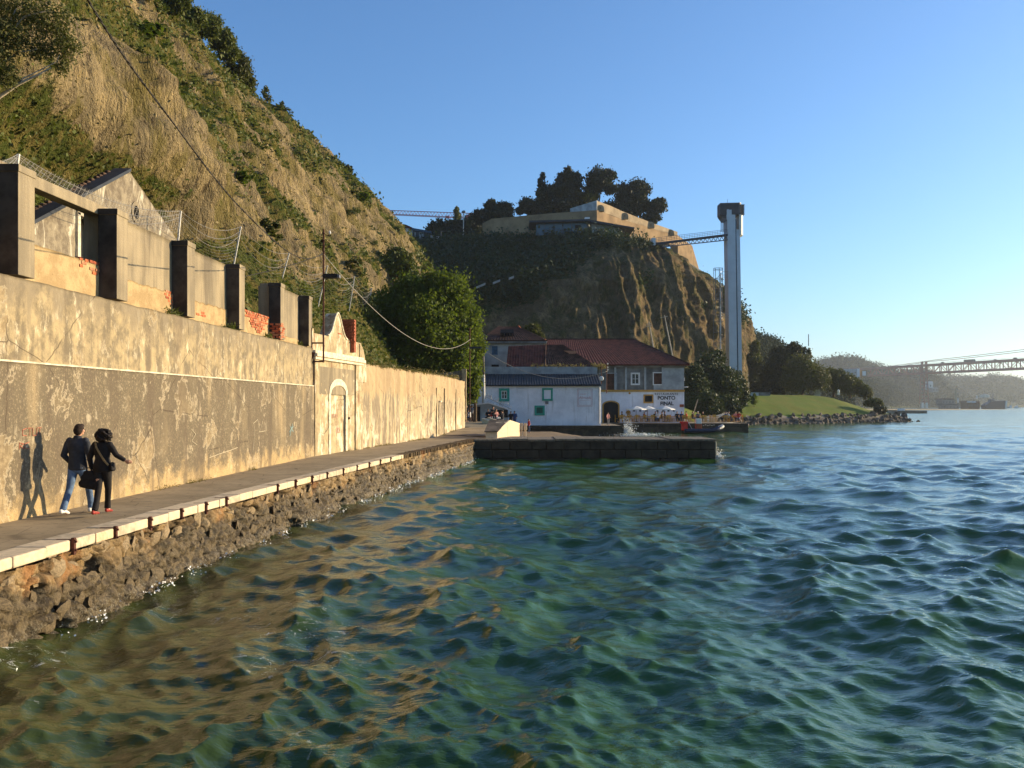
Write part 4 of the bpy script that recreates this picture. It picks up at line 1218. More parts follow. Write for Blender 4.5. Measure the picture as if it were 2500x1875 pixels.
# ------------------------------------------------------------------ fence on the bank
fe = empty("wire_fence", (-13, 23.7, 7), "wire and netting fence on leaning pale posts along the bank", "fence")
FP = [((45, 376), (41, 410), 23.7), ((441, 515), (436, 572), 35), ((588, 553), (572, 640), 43), ((706, 618), (683, 700), 51.5),
      ((800, 648), (782, 725), 61), ((866, 674.5), (855.5, 740), 73), ((908, 703), (902, 732), 84)]
tops, bots = [], []
for (a, b), (c, d), dist in FP:
    T, B = at(a, b, dist), at(c, d, dist)
    MB().bar(B + (B - T) * .3, T, .065, .065).build("fence_post", MT['pole_white'], fe)
    tops.append(T); bots.append(B)
tops.insert(0, at(-260, 330, 16)); bots.insert(0, at(-270, 372, 16))
wm = MB(); nm = MB()
for i in range(len(tops) - 1):
    for k in range(3):
        f = k * .13
        wm.tube(sag(tops[i].lerp(bots[i], f), tops[i + 1].lerp(bots[i + 1], f), .35 + .2 * k + .01 * (tops[i + 1] - tops[i]).length, 12), .009, 4)
    far = i >= 2
    for k in range(9):
        f = .2 + k * .09
        nm.tube(sag(tops[i].lerp(bots[i], f), tops[i + 1].lerp(bots[i + 1], f), .55 if far else .3, 10), .005, 3)
    if not far:
        n = int((tops[i + 1] - tops[i]).length / .22)
        for k in range(n):
            a, b = (k / n, (k + 1.6) / n)
            for (p, q) in ((a, b), (b, a)):
                s1 = tops[i].lerp(tops[i + 1], p) - Vector((0, 0, 1.4 * p * (1 - p))); s2 = bots[i].lerp(bots[i + 1], min(q, 1)) - Vector((0, 0, 1.2 * q * (1 - min(q, 1))))
                nm.tube([s1, s2], .0035, 3)
wm.build("top_wire", MT['wire'], fe)
nm.build("netting", MT['wire'], fe)["kind"] = 'stuff'

# weeds at the foot of the walls
def weeds(name, pts, mat, h, n, spread, seed=3):
    rg_ = np.random.default_rng(seed)
    P = np.repeat(np.array(pts, float), n, 0)
    P += rg_.normal(size=P.shape) * np.array([spread * .4, spread, h * .35]); P[:, 2] = np.maximum(P[:, 2], np.repeat(np.array(pts)[:, 2], n))
    me = leaf_mesh(name, P, h * .35, mat, aspect=.18, rng=rg_)
    return tag(link(name, me), kind='stuff')
rg = random.Random(8)
pts = []
for y in [13.1, 14.2, 22.5, 24.2, 25.0, 29.4, 41.0, 42.5, 44, 45.5, 46.2, 47.5, 48, 52, 53, 54, 54.6, 55.4, 56, 61, 63, 64]:
    for k in range(3): pts.append((wall_x(y) + .10, y + rg.uniform(-.5, .5), ground_z(y) + .01))
weeds("wall_foot_weeds", pts, LEAF['dry'], .13, 26, .16)
pts = [(wall_x(y) - .12, y, 4.08) for y in np.linspace(45, 66, 60)]
weeds("wall_top_grass", pts, LEAF['dry'], .42, 14, .3, 4)
pts = [(near_x(y) - .1 - .2 * rg.random(), y, 4.42) for y in (23.4, 23.7, 23.9, 24.0, 27.8, 27.9, 28.0, 28.3, 31.9, 32.0, 35.5)]
weeds("ledge_weeds", pts, LEAF['scrub'], .28, 60, .14, 5)
# ------------------------------------------------------------------ near pier
BY = 55.6
pier = empty("stone_pier", (5, 57.8, 0), "long low dark stone pier jutting into the river at the end of the walkway", "pier")
MB().box((5.1, 57.9, -1.6), (14.9, 4.3, 3.0)).build("pier_core", MT['masonry'], pier)
rg = random.Random(3)
for row in range(3):
    x = -2.35
    while x < 12.5:
        w = rg.uniform(.9, 1.6); w = min(w, 12.56 - x)
        if w < .3: break
        h = .52; zt = -.14 - row * h
        MB().box((x + w / 2, BY + .08 + rg.uniform(-.05, .04), zt - h / 2 + .01), (w - .03, .30, h - .03)).build("stone_block", MT['stone_block'], pier, bevel=.03)
        x += w
x = -2.35
while x < 12.5:
    w = min(rg.uniform(1.2, 2.0), 12.6 - x)
    MB().box((x + w / 2, 57.85, -.055 + rg.uniform(-.02, .02)), (w - .02, 4.55 + rg.uniform(-.08, .08), .13)).build("capping_slab", MT['masonry'], pier, bevel=.02)
    x += w
for k in range(4):
    MB().box((12.57, 56.1 + k * 1.1, -.55), (.12, 1.05, .8)).build("stone_block", MT['limestone'], pier, bevel=.03)  # pale blocks on the pier end: sunlight there is put into their colour

# lump meshes for boulders
blump = [lump(30 + i, MT['stone_loose'], 1.2, 2) for i in range(8)]

# sand between the pier and the building quay
gx, gy = np.meshgrid(np.linspace(-.7, 22, 90), np.linspace(59.6, 99, 110))
Zs = -.22 - .5 * np.clip((gy - 65) / 32, 0, 1) - 2.2 * sstep(5.5, 13, gx + .05 * (gy - 60)) + .05 * fbm(gx * .4, gy * .4, 1, 4)
o = link("beach_sand", mesh_np("beach_sand", np.stack([gx, gy, Zs], -1).reshape(-1, 3), grid_faces(110, 90), True, [MT['sand']]))
tag(o, kind='structure')

# stair parapet
sp = empty("stair_parapet", (-.4, 59, 0), "pale stepped-down parapet block catching the sun where the pier meets the walkway", "parapet")
a0, a1, a2, a3 = (-.93, 57.4), (-.28, 59.4), (.10, 60.6), (.54, 62.1)
def wedge(m, pts, w=.75):
    """pts: (x, y, ztop)"""
    for (x0, y0, z0), (x1, y1, z1) in zip(pts[:-1], pts[1:]):
        m.hexa([(x0 - w, y0 - .1, -.3), (x0, y0, -.3), (x1, y1, -.3), (x1 - w, y1 - .1, -.3), (x0 - w, y0 - .1, z0), (x0, y0, z0), (x1, y1, z1), (x1 - w, y1 - .1, z1)])
    return m
wedge(MB(), [(-.93, 57.2, .45), (-.28, 59.35, 1.0)]).build("lower_slab", MT['limestone'], sp, bevel=.02)
wedge(MB(), [(-.27, 59.40, 1.0), (-.12, 59.9, 1.12), (.54, 62.1, .86)]).build("upper_slab", MT['limestone'], sp, bevel=.02)
m = MB(); m.hexa([(-1.75, 56.9, .40), (-.90, 57.1, .40), (-.24, 59.9, 1.05), (-1.5, 59.8, 1.05), (-1.75, 56.9, .46), (-.90, 57.1, .46), (-.24, 59.9, 1.13), (-1.5, 59.8, 1.13)]); m.build("coping_slab", MT['stone_loose'], sp)
for k, x in enumerate((.66, .92)):
    o = MB().box((x, 62.3, .62), (.22, .22, .50)).box((x, 62.3, .12), (.13, .13, .6)).build("mooring_post", MT['limestone'], loc=(x, 62.3, -.2), bevel=.03)
    tag(o, ["pale mooring post touching the end of the sunlit parapet", "pale mooring post nearest the sand beside the parapet"][k], "post", "mooring posts by the parapet")
rw = MB(); rw.prism([(-5.1, 60.5, 0), (-1.7, 58.6, 0), (-1.2, 60.2, 0), (-2.2, 66, 0), (-4, 68, .2)], (0, 0, .09))
tag(rw.build("ramp_slab", MT['stone_loose'], loc=(-3, 61, 0)), kind='structure')
lwm = MB().hexa([(-2.35, 86, .1), (-2.2, 86, .1), (-1.15, 81, .1), (-1.3, 81, .1), (-2.35, 86, .95), (-2.2, 86, .95), (-1.15, 81, .72), (-1.3, 81, .72)]).hexa(
    [(-2.9, 86.3, .3), (-2.35, 86.3, .3), (-1.3, 80.9, .3), (-1.85, 80.9, .3), (-2.9, 86.3, .85), (-2.35, 86.3, .85), (-1.3, 80.9, .62), (-1.85, 80.9, .62)]).build("low_quay_wall", MT['limestone'], loc=(-2, 84, .3))
tag(lwm, "low pale sunlit wall at the foot of the white pole", "wall")

# ------------------------------------------------------------------ building quay and terrace quay
q1 = empty("building_quay", (6, 97, -.1), "dark stone quay under the white building with the green windows", "quay")
xl, xr = -.6, (1520 - 1250) / FPX * 97
MB().box(((xl + xr) / 2, 103, -1.6), (xr - xl, 12, 3.0)).build("quay_core", MT['masonry'], q1)
x = xl
while x < xr - .3:
    w = min(rg.uniform(1.2, 2.2), xr - x)
    MB().box((x + w / 2, 97.0, -.26), (w - .04, .35, .36)).build("coping_block", MT['stone_block'], q1, bevel=.03); x += w
q2 = empty("terrace_quay", (22, 113, -.16), "stone quay carrying the restaurant terrace with yellow chairs", "quay")
xl, xr = 12.4, (1827 - 1250) / FPX * 112.7
MB().box(((xl + xr) / 2, 118.5, -1.7), (xr - xl, 11.6, 3.05)).build("quay_core", MT['masonry'], q2)
x = xl
while x < xr - .3:
    w = min(rg.uniform(1.5, 2.6), xr - x)
    MB().box((x + w / 2, 112.75, -.38), (w - .04, .3, .45)).build("coping_block", MT['stone_block'], q2, bevel=.03); x += w

# ------------------------------------------------------------------ roofs
def roof_slope(m, a, b, c, d, pitch=.3, amp=.05, n_sub=4):
    """a,b eave ends, c,d ridge ends (c above b, d above a); waves run up the slope"""
    a, b, c, d = map(Vector, (a, b, c, d))
    nrm = (b - a).cross(d - a if (d - a).length > .01 else c - a).normalized()
    if nrm.z < 0: nrm = -nrm
    n = max(4, int((b - a).length / pitch) * n_sub)
    lo, hi = [], []
    for i in range(n + 1):
        k = i / n
        o = nrm * (amp * abs(math.sin(math.pi * k * n / n_sub)))
        lo.append(a.lerp(b, k) + o); hi.append(d.lerp(c, k) + o)
    m.add(lo + hi, [(i, i + 1, n + 2 + i, n + 1 + i) for i in range(n)])
    # underside gives the sheet a thickness
    t = -nrm * .12
    m.add([a + t, b + t, c + t, d + t, a, b, c, d], [(3, 2, 1, 0), (0, 1, 5, 4)])
    return m
MT['tile_dark'] = simple("weathered_clay_tiles", (.12, .030, .018), .9, .45, 1.6, bump=.3)
MT['tile_old'] = simple("old_brown_tiles", (.07, .032, .022), .95, .5, 1.6, bump=.3)
MT['shed_wall'] = simple("stained_pale_wall", (.34, .36, .36), .9, .25, .8, bump=.2)
MT['stained'] = simple("grey_stained_wall", (.17, .17, .16), .95, .45, .7, bump=.2, det=8)

def window(parent, x0, x1, z0, z1, y, frame='white_trim', band=.12, mull=True, pane='pane', sash='white_trim', depth=.10):
    """frame proud of a wall whose face is at y, glass set back inside"""
    m = MB(); cx, cz, w, h = (x0 + x1) / 2, (z0 + z1) / 2, x1 - x0, z1 - z0
    m.box((cx, y - .03, z1 + band / 2), (w + 2 * band, depth, band)).box((cx, y - .03, z0 - band / 2), (w + 2 * band, depth + .05, band))
    m.box((x0 - band / 2, y - .03, cz), (band, depth, h)).box((x1 + band / 2, y - .03, cz), (band, depth, h))
    wf = m.build("window", MT[frame], parent)
    MB().box((cx, y - .005, cz), (w, .02, h)).build("pane", MT[pane], wf)
    if mull:
        m = MB()
        m.box((cx, y - .02, cz), (.07, .03, h)).box((x0 + .04, y - .02, cz), (.08, .03, h)).box((x1 - .04, y - .02, cz), (.08, .03, h))
        m.box((cx, y - .022, z1 - .04), (w, .03, .08)).box((cx, y - .022, z0 + .04), (w, .03, .08)).box((cx, y - .018, cz), (w, .02, .035))
        m.build("sash", MT[sash], wf)
    return wf
def zx(px0, px1, py0, py1, d):
    a, b = at(px0, py1, d), at(px1, py0, d)
    return a.x, b.x, a.z, b.z

# white building with green windows
D1 = 99.0
wb = empty("white_building", (3, D1, 0), "long white building with green window surrounds and a dark corrugated roof", "building")
X0, X1 = at(1166, 0, D1).x, at(1467, 0, D1).x
ztop = at(0, 941, D1).z
MB().box(((X0 + X1) / 2, D1 + 2.6, (ztop - .3) / 2 + .0), (X1 - X0, 5.2, ztop + .3)).build("wall", MT['white_paint'], wb)
MB().box(((X0 + X1) / 2, D1 + 4.6, 5.1), (X1 - X0 - .06, 1.6, 2.8)).build("parapet_wall", MT['shed_wall'], wb)
m = MB(); roof_slope(m, (X0 - .1, D1 - .25, ztop + .02), (X1 + .05, D1 - .25, ztop + .08), (X1 + .05, D1 + 3.7, ztop + 1.35), (X0 - .1, D1 + 3.7, ztop + 1.35), .28, .05)
m.build("corrugated_roof", MT['roof_black'], wb)
a = zx(1224, 1238, 954, 974, D1); wf = window(wb, a[0], a[1], a[2], a[3], D1, 'green_trim', .26)
a = zx(1328, 1345, 952, 974, D1); wf = window(wb, a[0], a[1], a[2], a[3], D1, 'green_trim', .20, False, 'white_paint')
a = zx(1310, 1325, 995, 1009, D1); wf = window(wb, a[0], a[1], a[2], a[3], D1, 'green_trim', .22, True, 'dark_green', 'dark_green')
MB().box(tuple(at(1335, 983, D1 - .06)), (.34, .10, .30)).build("vent_box", MT['steel'], wb)
MB().ell(tuple(at(1468, 924, D1 - .3)), (.26, .08, .26), 12, 8).build("satellite_dish", MT['white_trim'], wb, smooth=True)
MB().tube([at(1468, 938, D1 - .1), at(1468, 892, D1 - .1)], .05, 6).build("dish_pole", MT['rust'], wb)
for k in range(5):
    MB().box((X1 + .03, D1 + .5 + k, 2), (.05, .14, 4)).build("wall_rib", MT['white_paint'], wb) if k in (0,) else None
MB().tube([(X1 - .15, D1 - .08, ztop - .2), (X1 - .15, D1 - .08, .1)], .05, 6).build('drainpipe', MT['white_trim'], wb)
MB().box(((X0 + X1) / 2, D1 - .28, ztop - .04), (X1 - X0, .10, .10)).build('gutter', MT['roof_black'], wb)
# painted pink sign on the white wall
MT['pink_sign'] = simple("faded_pink_sign_paint", (.62, .38, .38), .9, .12, 6)
sgn = empty("painted_sign", at(1428, 970, D1 - .02), "faded pink hand-painted rectangular sign on the right end of the white wall", "sign")
a = zx(1410, 1446, 949, 992, D1); yy = D1 - .015
m = MB()
for k, q in enumerate((0, .12)):
    x0, x1, z0, z1 = a[0] + q, a[1] - q, a[2] + q, a[3] - q
    m.box(((x0 + x1) / 2, yy, z1), (x1 - x0, .02, .03)).box(((x0 + x1) / 2, yy, z0), (x1 - x0, .02, .03)).box((x0, yy, (z0 + z1) / 2), (.03, .02, z1 - z0)).box((x1, yy, (z0 + z1) / 2), (.03, .02, z1 - z0))
m.build("painted_border", MT['pink_sign'], sgn)
def text(body, x, y, z, size, mat, parent=None, name="lettering", shear=0, rz=0, rx=90, space=1.0, loc_parent=None, bold=0):
    c = bpy.data.curves.new(name, 'FONT'); c.body = body; c.size = size; c.extrude = .012; c.align_x = 'CENTER'; c.shear = shear; c.space_character = space; c.offset = bold
    c.materials.append(mat); o = bpy.data.objects.new(name, c)
    org = world_loc(parent) if parent else Vector((0, 0, 0))
    o.location = Vector((x, y, z)) - org; o.rotation_euler = (R(rx), 0, R(rz)); COL.objects.link(o)
    if parent: o.parent = parent
    dg = bpy.context.evaluated_depsgraph_get(); dg.update()
    mm = bpy.data.meshes.new_from_object(o.evaluated_get(dg)); l_, r_ = o.location.copy(), o.rotation_euler.copy(); bpy.data.objects.remove(o)
    o = link(name, mm, parent, l_); o.rotation_euler = r_
    return o
cx = (a[0] + a[1]) / 2
text("Almada", cx, yy, a[2] + .82, .46, MT['pink_sign'], sgn, shear=.35)
text("CAIS DO", cx - .2, yy, a[2] + 1.28, .18, MT['pink_sign'], sgn)
m = MB(); m.bar((a[0] + .3, yy, a[2] + .62), (a[1] - .3, yy, a[2] + .68), .03, .02); m.build("underline", MT['pink_sign'], sgn)

# tiled house above the white building
th = empty("tiled_shed", (4, 105, 0), "low tiled roof behind the white building, tufted with grass along the eaves", "building")
D2 = 103.8
e0, e1 = at(1236, 895, D2), at(1463, 897, D2)
r0, r1 = at(1241, 842, 108.5), at(1398, 842, 108.5)
r0.z = r1.z = 9.2
m = MB(); roof_slope(m, e0, at(1330, 896, D2), at(1330, 842, 108.5), r0, .3, .06); m.build("roof_left_slope", MT['tile_dark'], th)
m = MB(); roof_slope(m, at(1330, 896, D2), e1, at(1375, 842, 108.5), at(1330, 842, 108.5), .3, .06); m.build("roof_right_slope", MT['tile_old'], th)
m = MB(); roof_slope(m, e1, (e1.x + .3, 112, e1.z), at(1375, 842, 108.5), at(1375, 842, 108.5), .3, .05); m.build("roof_hip", MT['tile_dark'], th)
m = MB(); m.tube([at(1330, 895, D2 - .1), at(1332, 842, 108.4)], .09, 6); m.build("hip_tiles", MT['tile_old'], th)
m = MB(); p = [at(1377, 856, 106.6), at(1407, 857, 106.6), at(1407, 873, 106.4)]; m.prism(p, (0, .5, 0)); m.build("dormer", MT['brick2'], th)
MB().box(((e0.x + e1.x) / 2, 107, 4.5), (e1.x - e0.x - .3, 5, 3.9)).build("wall", MT['shed_wall'], th)
weeds("eaves_grass", [tuple(at(px, 897 + random.uniform(-2, 2), D2 - .2)) for px in list(range(1300, 1430, 5)) + list(range(1448, 1478, 2)) * 2], LEAF['dry'], .55, 26, .4, 9)

# hip-roofed old house
oh = empty("old_house", (0, 112, 0), "grey old house with a broken hipped roof showing bare rafters", "house")
D3 = 112.0
a = zx(1178, 1326, 838, 935, D3)
MB().box(((a[0] + a[1]) / 2, D3 + 5, a[3] / 2), (a[1] - a[0], 10, a[3])).build("wall", MT['shed_wall'], oh)
MB().box(((a[0] + a[1]) / 2, D3 + 5, a[3] + .12), (a[1] - a[0] + .9, 10.9, .34)).build("cornice", MT['stained'], oh, bevel=.05)
ex0, ex1, ez = a[0] - .5, a[1] + .5, a[3] + .32
rx0, rx1, rz_ = at(1216, 0, 116).x, at(1266, 0, 116).x, at(0, 797, 116).z
m = MB(); roof_slope(m, (ex0, D3 - .5, ez), (ex1, D3 - .5, ez), (rx1, 116.5, rz_), (rx0, 116.5, rz_), .35, .06)
roof_slope(m, (ex0, D3 + 10.5, ez), (ex0, D3 - .5, ez), (rx0, 116.5, rz_), (rx0, 117.5, rz_), .35, .06)
roof_slope(m, (ex1, D3 - .5, ez), (ex1, D3 + 10.5, ez), (rx1, 117.5, rz_), (rx1, 116.5, rz_), .35, .06); m.build("roof", MT['tile_old'], oh)
ho = zx(1222, 1254, 802, 824, 113.6)
MB().box(((ho[0] + ho[1]) / 2, 113.2, (ho[2] + ho[3]) / 2), (ho[1] - ho[0], .5, (ho[3] - ho[2]) * .8), M=Matrix.Rotation(R(-58), 3, 'X')).build("roof_hole", MT['dark_room'], oh)
for k in range(5):
    x = ho[0] + (k + .5) * (ho[1] - ho[0]) / 5
    MB().bar((x, 112.2, ho[2] + .1), (x, 114.2, ho[3] + .05), .07, .1).build("rafter", MT['tile_old'], oh)
m = MB(); m.tube([(rx1, 116.4, rz_ + .1), at(1283, 815, 115), at(1300, 826, 113.8), (ex1 - .2, D3 - .4, ez + .1)], .10, 6); m.build("hip_tiles", MT['brick'], oh)
w_ = zx(1201, 1215, 845, 866, D3 - .02); MT['blue_glass'] = simple("blue_shuttered_glass", (.04, .10, .17), .4, .3, 3); window(oh, w_[0], w_[1], w_[2], w_[3], D3, 'shed_wall', .08, True, 'blue_glass', 'blue_glass')
w_ = zx(1200, 1218, 890, 899, D3 - .02); window(oh, w_[0], w_[1], w_[2], w_[3], D3, 'shed_wall', .06, False, 'dark_room')

# restaurant
D4 = 118.0
rs = empty("restaurant", (17, D4, 0), "two-storey waterfront restaurant with a white painted ground floor and big hipped roof", "restaurant")
X0, X1 = at(1462, 0, D4).x, at(1670.5, 0, D4).x
ze, zb = at(0, 891, D4).z, at(0, 954, D4).z
MB().box(((X0 + X1) / 2, D4 + 12, (zb - .4) / 2), (X1 - X0, 24, zb + .4)).build("ground_floor_wall", MT['white_paint'], rs)
MB().box(((X0 + X1) / 2, D4 + 12, (ze + zb) / 2), (X1 - X0 - .06, 23.9, ze - zb)).build("upper_wall", MT['stained'], rs)
MB().box(((X0 + X1) / 2, D4 - .06, zb), (X1 - X0 + .1, .20, .26)).build("ochre_band", MT['yellow_trim'], rs)
MB().box(((X0 + X1) / 2, D4 - .1, ze - .16), (X1 - X0 + .2, .35, .3)).build("eaves_cornice", MT['stained'], rs)
for px in (1502, 1528, 1575, 1618):
    a = zx(px - 2.5, px + 2.5, 893, 952, D4)
    MB().box(((a[0] + a[1]) / 2, D4 - .05, (a[2] + a[3]) / 2), (.26, .16, a[3] - a[2])).build("pilaster", MT['shed_wall'], rs)
MB().box(((at(1620, 0, D4).x + X1) / 2, D4 - .02, (ze + zb) / 2 - .1), (X1 - at(1621, 0, D4).x, .04, ze - zb - .5)).build("pale_render", MT['shed_wall'], rs)
rx1, rzz = at(1546, 0, 130).x, at(0, 829, 130).z
rx0 = at(1330, 0, 130).x
e = ze + .02
m = MB()
roof_slope(m, (rx0 - 3, D4 - .6, e), (X1 + .6, D4 - .6, e), (rx1, 130, rzz), (rx0, 130, rzz), .4, .07)
roof_slope(m, (X1 + .6, D4 - .6, e), (X1 + .6, D4 + 24.6, e), (rx1, 131, rzz), (rx1, 130, rzz), .4, .07)
m.build("roof", MT['tile_dark'], rs)
m = MB(); m.tube([(rx0, 130, rzz + .05), (rx1, 130, rzz + .05), (X1 + .55, D4 - .55, e + .1)], .12, 6); m.build("ridge_tiles", MT['tile_old'], rs)
w_ = zx(1542, 1560, 912, 938, D4); window(rs, w_[0], w_[1], w_[2], w_[3], D4, 'white_trim', .12, True, 'pane', 'white_trim')
w_ = zx(1596, 1616, 911, 938, D4); window(rs, w_[0], w_[1], w_[2], w_[3], D4, 'white_trim', .13, False, 'tile_old')
MB().box(tuple(at(1606, 946, D4 - .02)), (1.1, .06, .62)).build("sill_panel", MT['shed_wall'], rs)
w_ = zx(1480, 1505, 912, 952, D4); window(rs, w_[0], w_[1], w_[2], w_[3], D4, 'shed_wall', .08, False, 'tile_old')
w_ = zx(1574, 1592, 966, 981, D4); window(rs, w_[0], w_[1], w_[2], w_[3], D4, 'yellow_trim', .17, False, 'dark_room')
# arched dark doorway
w_ = zx(1474, 1509, 983, 1033, D4); cxd = (w_[0] + w_[1]) / 2; hw = (w_[1] - w_[0]) / 2
def arch_poly(r, top, zc, z0): return [(cxd - r, z0), (cxd - r, zc)] + [(cxd - r * math.cos(t), zc + top * math.sin(t)) for t in np.linspace(0, math.pi, 13)[1:-1]] + [(cxd + r, zc), (cxd + r, z0)]
MB().prism([(x, D4 - .03, z) for x, z in arch_poly(hw + .2, .62, w_[3] - .35, w_[2])], (0, .2, 0)).build("arch_trim", MT['yellow_trim'], rs)
MB().prism([(x, D4 - .045, z) for x, z in arch_poly(hw, .45, w_[3] - .35, w_[2])], (0, .2, 0)).build("doorway", MT['dark_room'], rs)
MT['ink'] = simple("black_sign_paint", (.03, .035, .045), .8, .1, 5)
text("RESTAURANTE", at(1627, 0, D4).x, D4 - .03, at(0, 964.5, D4).z, .42, MT['ink'], rs, "sign_lettering", space=1.12)
text("PONTO", at(1627, 0, D4).x, D4 - .03, at(0, 975.5, D4).z, .66, MT['ink'], rs, "sign_lettering", bold=.02)
text("FINAL", at(1628, 0, D4).x, D4 - .03, at(0, 989, D4).z, .66, MT['ink'], rs, "sign_lettering", bold=.02)
MB().box(tuple(at(1664.5, 990.5, D4 - .03)), (.55, .05, .36)).build("red_plaque", MT['old_brick'], rs)
MB().ell(tuple(at(1537, 960, D4 - .04)), (.14, .04, .14), 10, 6).build("round_plaque", MT['yellow_trim'], rs)
for px in (1548, 1563, 1577, 1605, 1619, 1632, 1645):
    MB().box(tuple(at(px, 1003, D4 - .03)), (.26, .03, .18)).build("picture_frame", MT['ink'], rs)
MB().tube([at(1671, 922, D4 - .1), at(1671, 930, D4 - .8)], .03, 5).ell(tuple(at(1675, 945, D4 - .3)), (.3, .15, .08)).build("wall_lamp", MT['white_trim'], rs)
cp = empty("corner_mast", at(1481, 935, 99), "short iron mast with white insulators at the corner of the white building", "mast")
MB().tube([at(1481, 960, 99.6), at(1481, 888, 99.6)], .05, 6).build("mast_pole", MT['rust'], cp)
for y in (888, 897, 903): MB().ell(tuple(at(1483.5, y, 99.5)), (.07, .07, .09)).build("insulator", MT['white_trim'], cp)

# lean-to with barbed wire left of the building
ln = empty("lean_to", at(1200, 1025, 95), "small lean-to shed with a sloping roof under barbed wire, left of the white building", "shed")
p = [at(1150, 1028, 96), at(1150, 990, 96), at(1190, 985, 96), at(1213, 989, 96), at(1240, 1001, 96), at(1240, 1028, 96)]
MB().prism(p, (0, 2.9, 0)).build("wall", MT['shed_wall'], ln)
m = MB(); m.bar(at(1148, 989, 95.7), at(1192, 984, 95.7), .2, .12).bar(at(1190, 983, 95.7), at(1249, 1001, 95.7), .25, .10); m.build("roof_edge", MT['white_trim'], ln)
MB().box(tuple(at(1161, 1011, 95.95)), (1.0, .1, 1.6)).build("doorway", MT['dark_room'], ln)
MB().box(tuple(at(1225, 1010, 95.95)), (1.3, .1, .8)).build("hatch", MT['dark_room'], ln)
m = MB(); rg2 = random.Random(2)
base = [at(1186 + i * 5.2, 968 + i * 2.6, 95.6) for i in range(13)]
for k in range(70):
    t = rg2.random() * 11.9; i = int(t); p = base[i].lerp(base[i + 1], t - i) + Vector((0, 0, rg2.uniform(-.25, .35)))
    m.bar(p, p + Vector((rg2.uniform(-.25, .25), rg2.uniform(-.1, .1), rg2.uniform(-.25, .25))), .02)
m.tube(base, .03, 4); o = m.build("barbed_wire", MT['wire'], ln); o["kind"] = 'stuff'

# ------------------------------------------------------------------ umbrellas, chairs, tables
def umbrella():
    r = empty("parasol", (0, 0, 0), "x", "parasol", "white parasols along the terrace")
    m = MB(); n = 8; rim = [(1.35 * math.cos(2 * math.pi * k / n + .39), 1.35 * math.sin(2 * math.pi * k / n + .39), 1.66) for k in range(n)]
    m.add([(0, 0, 2.05)] + rim + [(x, y, z - .12) for x, y, z in rim], [(0, 1 + k, 1 + (k + 1) % n) for k in range(n)] + [(1 + k, 9 + k, 9 + (k + 1) % n, 1 + (k + 1) % n) for k in range(n)])
    m.build("canopy", MT['canvas'], r)
    MB().tube([(0, 0, 0), (0, 0, 2.08)], .03, 6).build("pole", MT['rust'], r)
    MB().box((0, 0, .04), (.5, .5, .08)).build("base", MT['black'], r)
    return r
TZ = at(0, 1031.5, 112.7).z + .03
u0 = umbrella(); ul = ["white parasol left of the small ochre window", "white parasol right beneath the small ochre window", "white parasol under the word FINAL"]
for i, (px, d) in enumerate(((1553, 114.2), (1581, 115.2), (1623, 114.6))):
    lo = at(px, 1031, d); lo.z = TZ
    o = u0 if i == 0 else dup(u0, lo); o.location = lo; o["label"] = ul[i]
def chair():
    r = empty("wooden_chair", (0, 0, 0), "yellow wooden chair on the restaurant terrace by the water", "chair", "yellow chairs on the terrace")
    MB().box((0, 0, .45), (.44, .44, .04)).build("seat", MT['yellow_wood'], r)
    m = MB(); m.box((0, .2, .72), (.42, .03, .10)).box((0, .2, .86), (.42, .03, .10)).box((0, .2, .60), (.42, .03, .06)); m.build("backrest", MT['yellow_wood'], r)
    for sx in (-1, 1):
        for sy, h in ((-1, .45), (1, .92)): MB().box((sx * .19, sy * .2, h / 2), (.04, .04, h)).build("leg", MT['yellow_wood'], r)
    return r
def table():
    r = empty("wooden_table", (0, 0, 0), "yellow wooden table on the restaurant terrace by the water", "table", "yellow tables on the terrace")
    MB().box((0, 0, .73), (.9, .75, .05)).build("tabletop", MT['yellow_wood'], r)
    for sx in (-1, 1):
        for sy in (-1, 1): MB().box((sx * .38, sy * .3, .36), (.05, .05, .70)).build("leg", MT['yellow_wood'], r)
    return r
c0, t0 = chair(), table(); first_c = first_t = True
rg = random.Random(6)
SEATS = []
tp = [1519, 1537, 1556, 1575, 1594, 1613, 1633, 1652, 1672, 1692, 1716, 1744, 1772, 1796]
for i, px in enumerate(tp):
    d = 113.9 + (i % 2) * .5
    lo = at(px, 1031, d); lo.z = TZ
    if first_t: t0.location = lo; first_t = False
    else: dup(t0, lo)
    for sx, sy, rz in ((-.68, 0, R(90)), (.68, 0, R(-90)), (-.2, -.62, R(180)), (.22, .62, R(0))):
        if rg.random() < .1: continue
        l2 = lo + Vector((sx, sy + rg.uniform(-.1, .1), 0)); SEATS.append((l2, rz))
        if first_c: c0.location = l2; c0.rotation_euler = (0, 0, rz); first_c = False
        else: dup(c0, l2, rz + rg.uniform(-.2, .2))

# low stone wall lit by the sun behind the terrace end, with leaning plank
sw = MB().prism([at(1700, 1030, 121), at(1700, 1017, 121), at(1745, 1015, 122), at(1784, 1005, 123), at(1765, 1014, 122), at(1752, 1022, 121), at(1748, 1030, 121)], (.4, 1.6, 0)).build("ramp_wall", MT['limestone'], loc=at(1720, 1030, 121))
tag(sw, "sunlit sloping ramp wall behind the end of the terrace", "wall")
pk = MB().bar(at(1693, 1012, 121), at(1704, 975, 121), .16, .12).build("leaning_post", MT['grey_wood'], loc=at(1693, 1012, 121))
tag(pk, "leaning wooden post beside the right corner of the restaurant", "post")

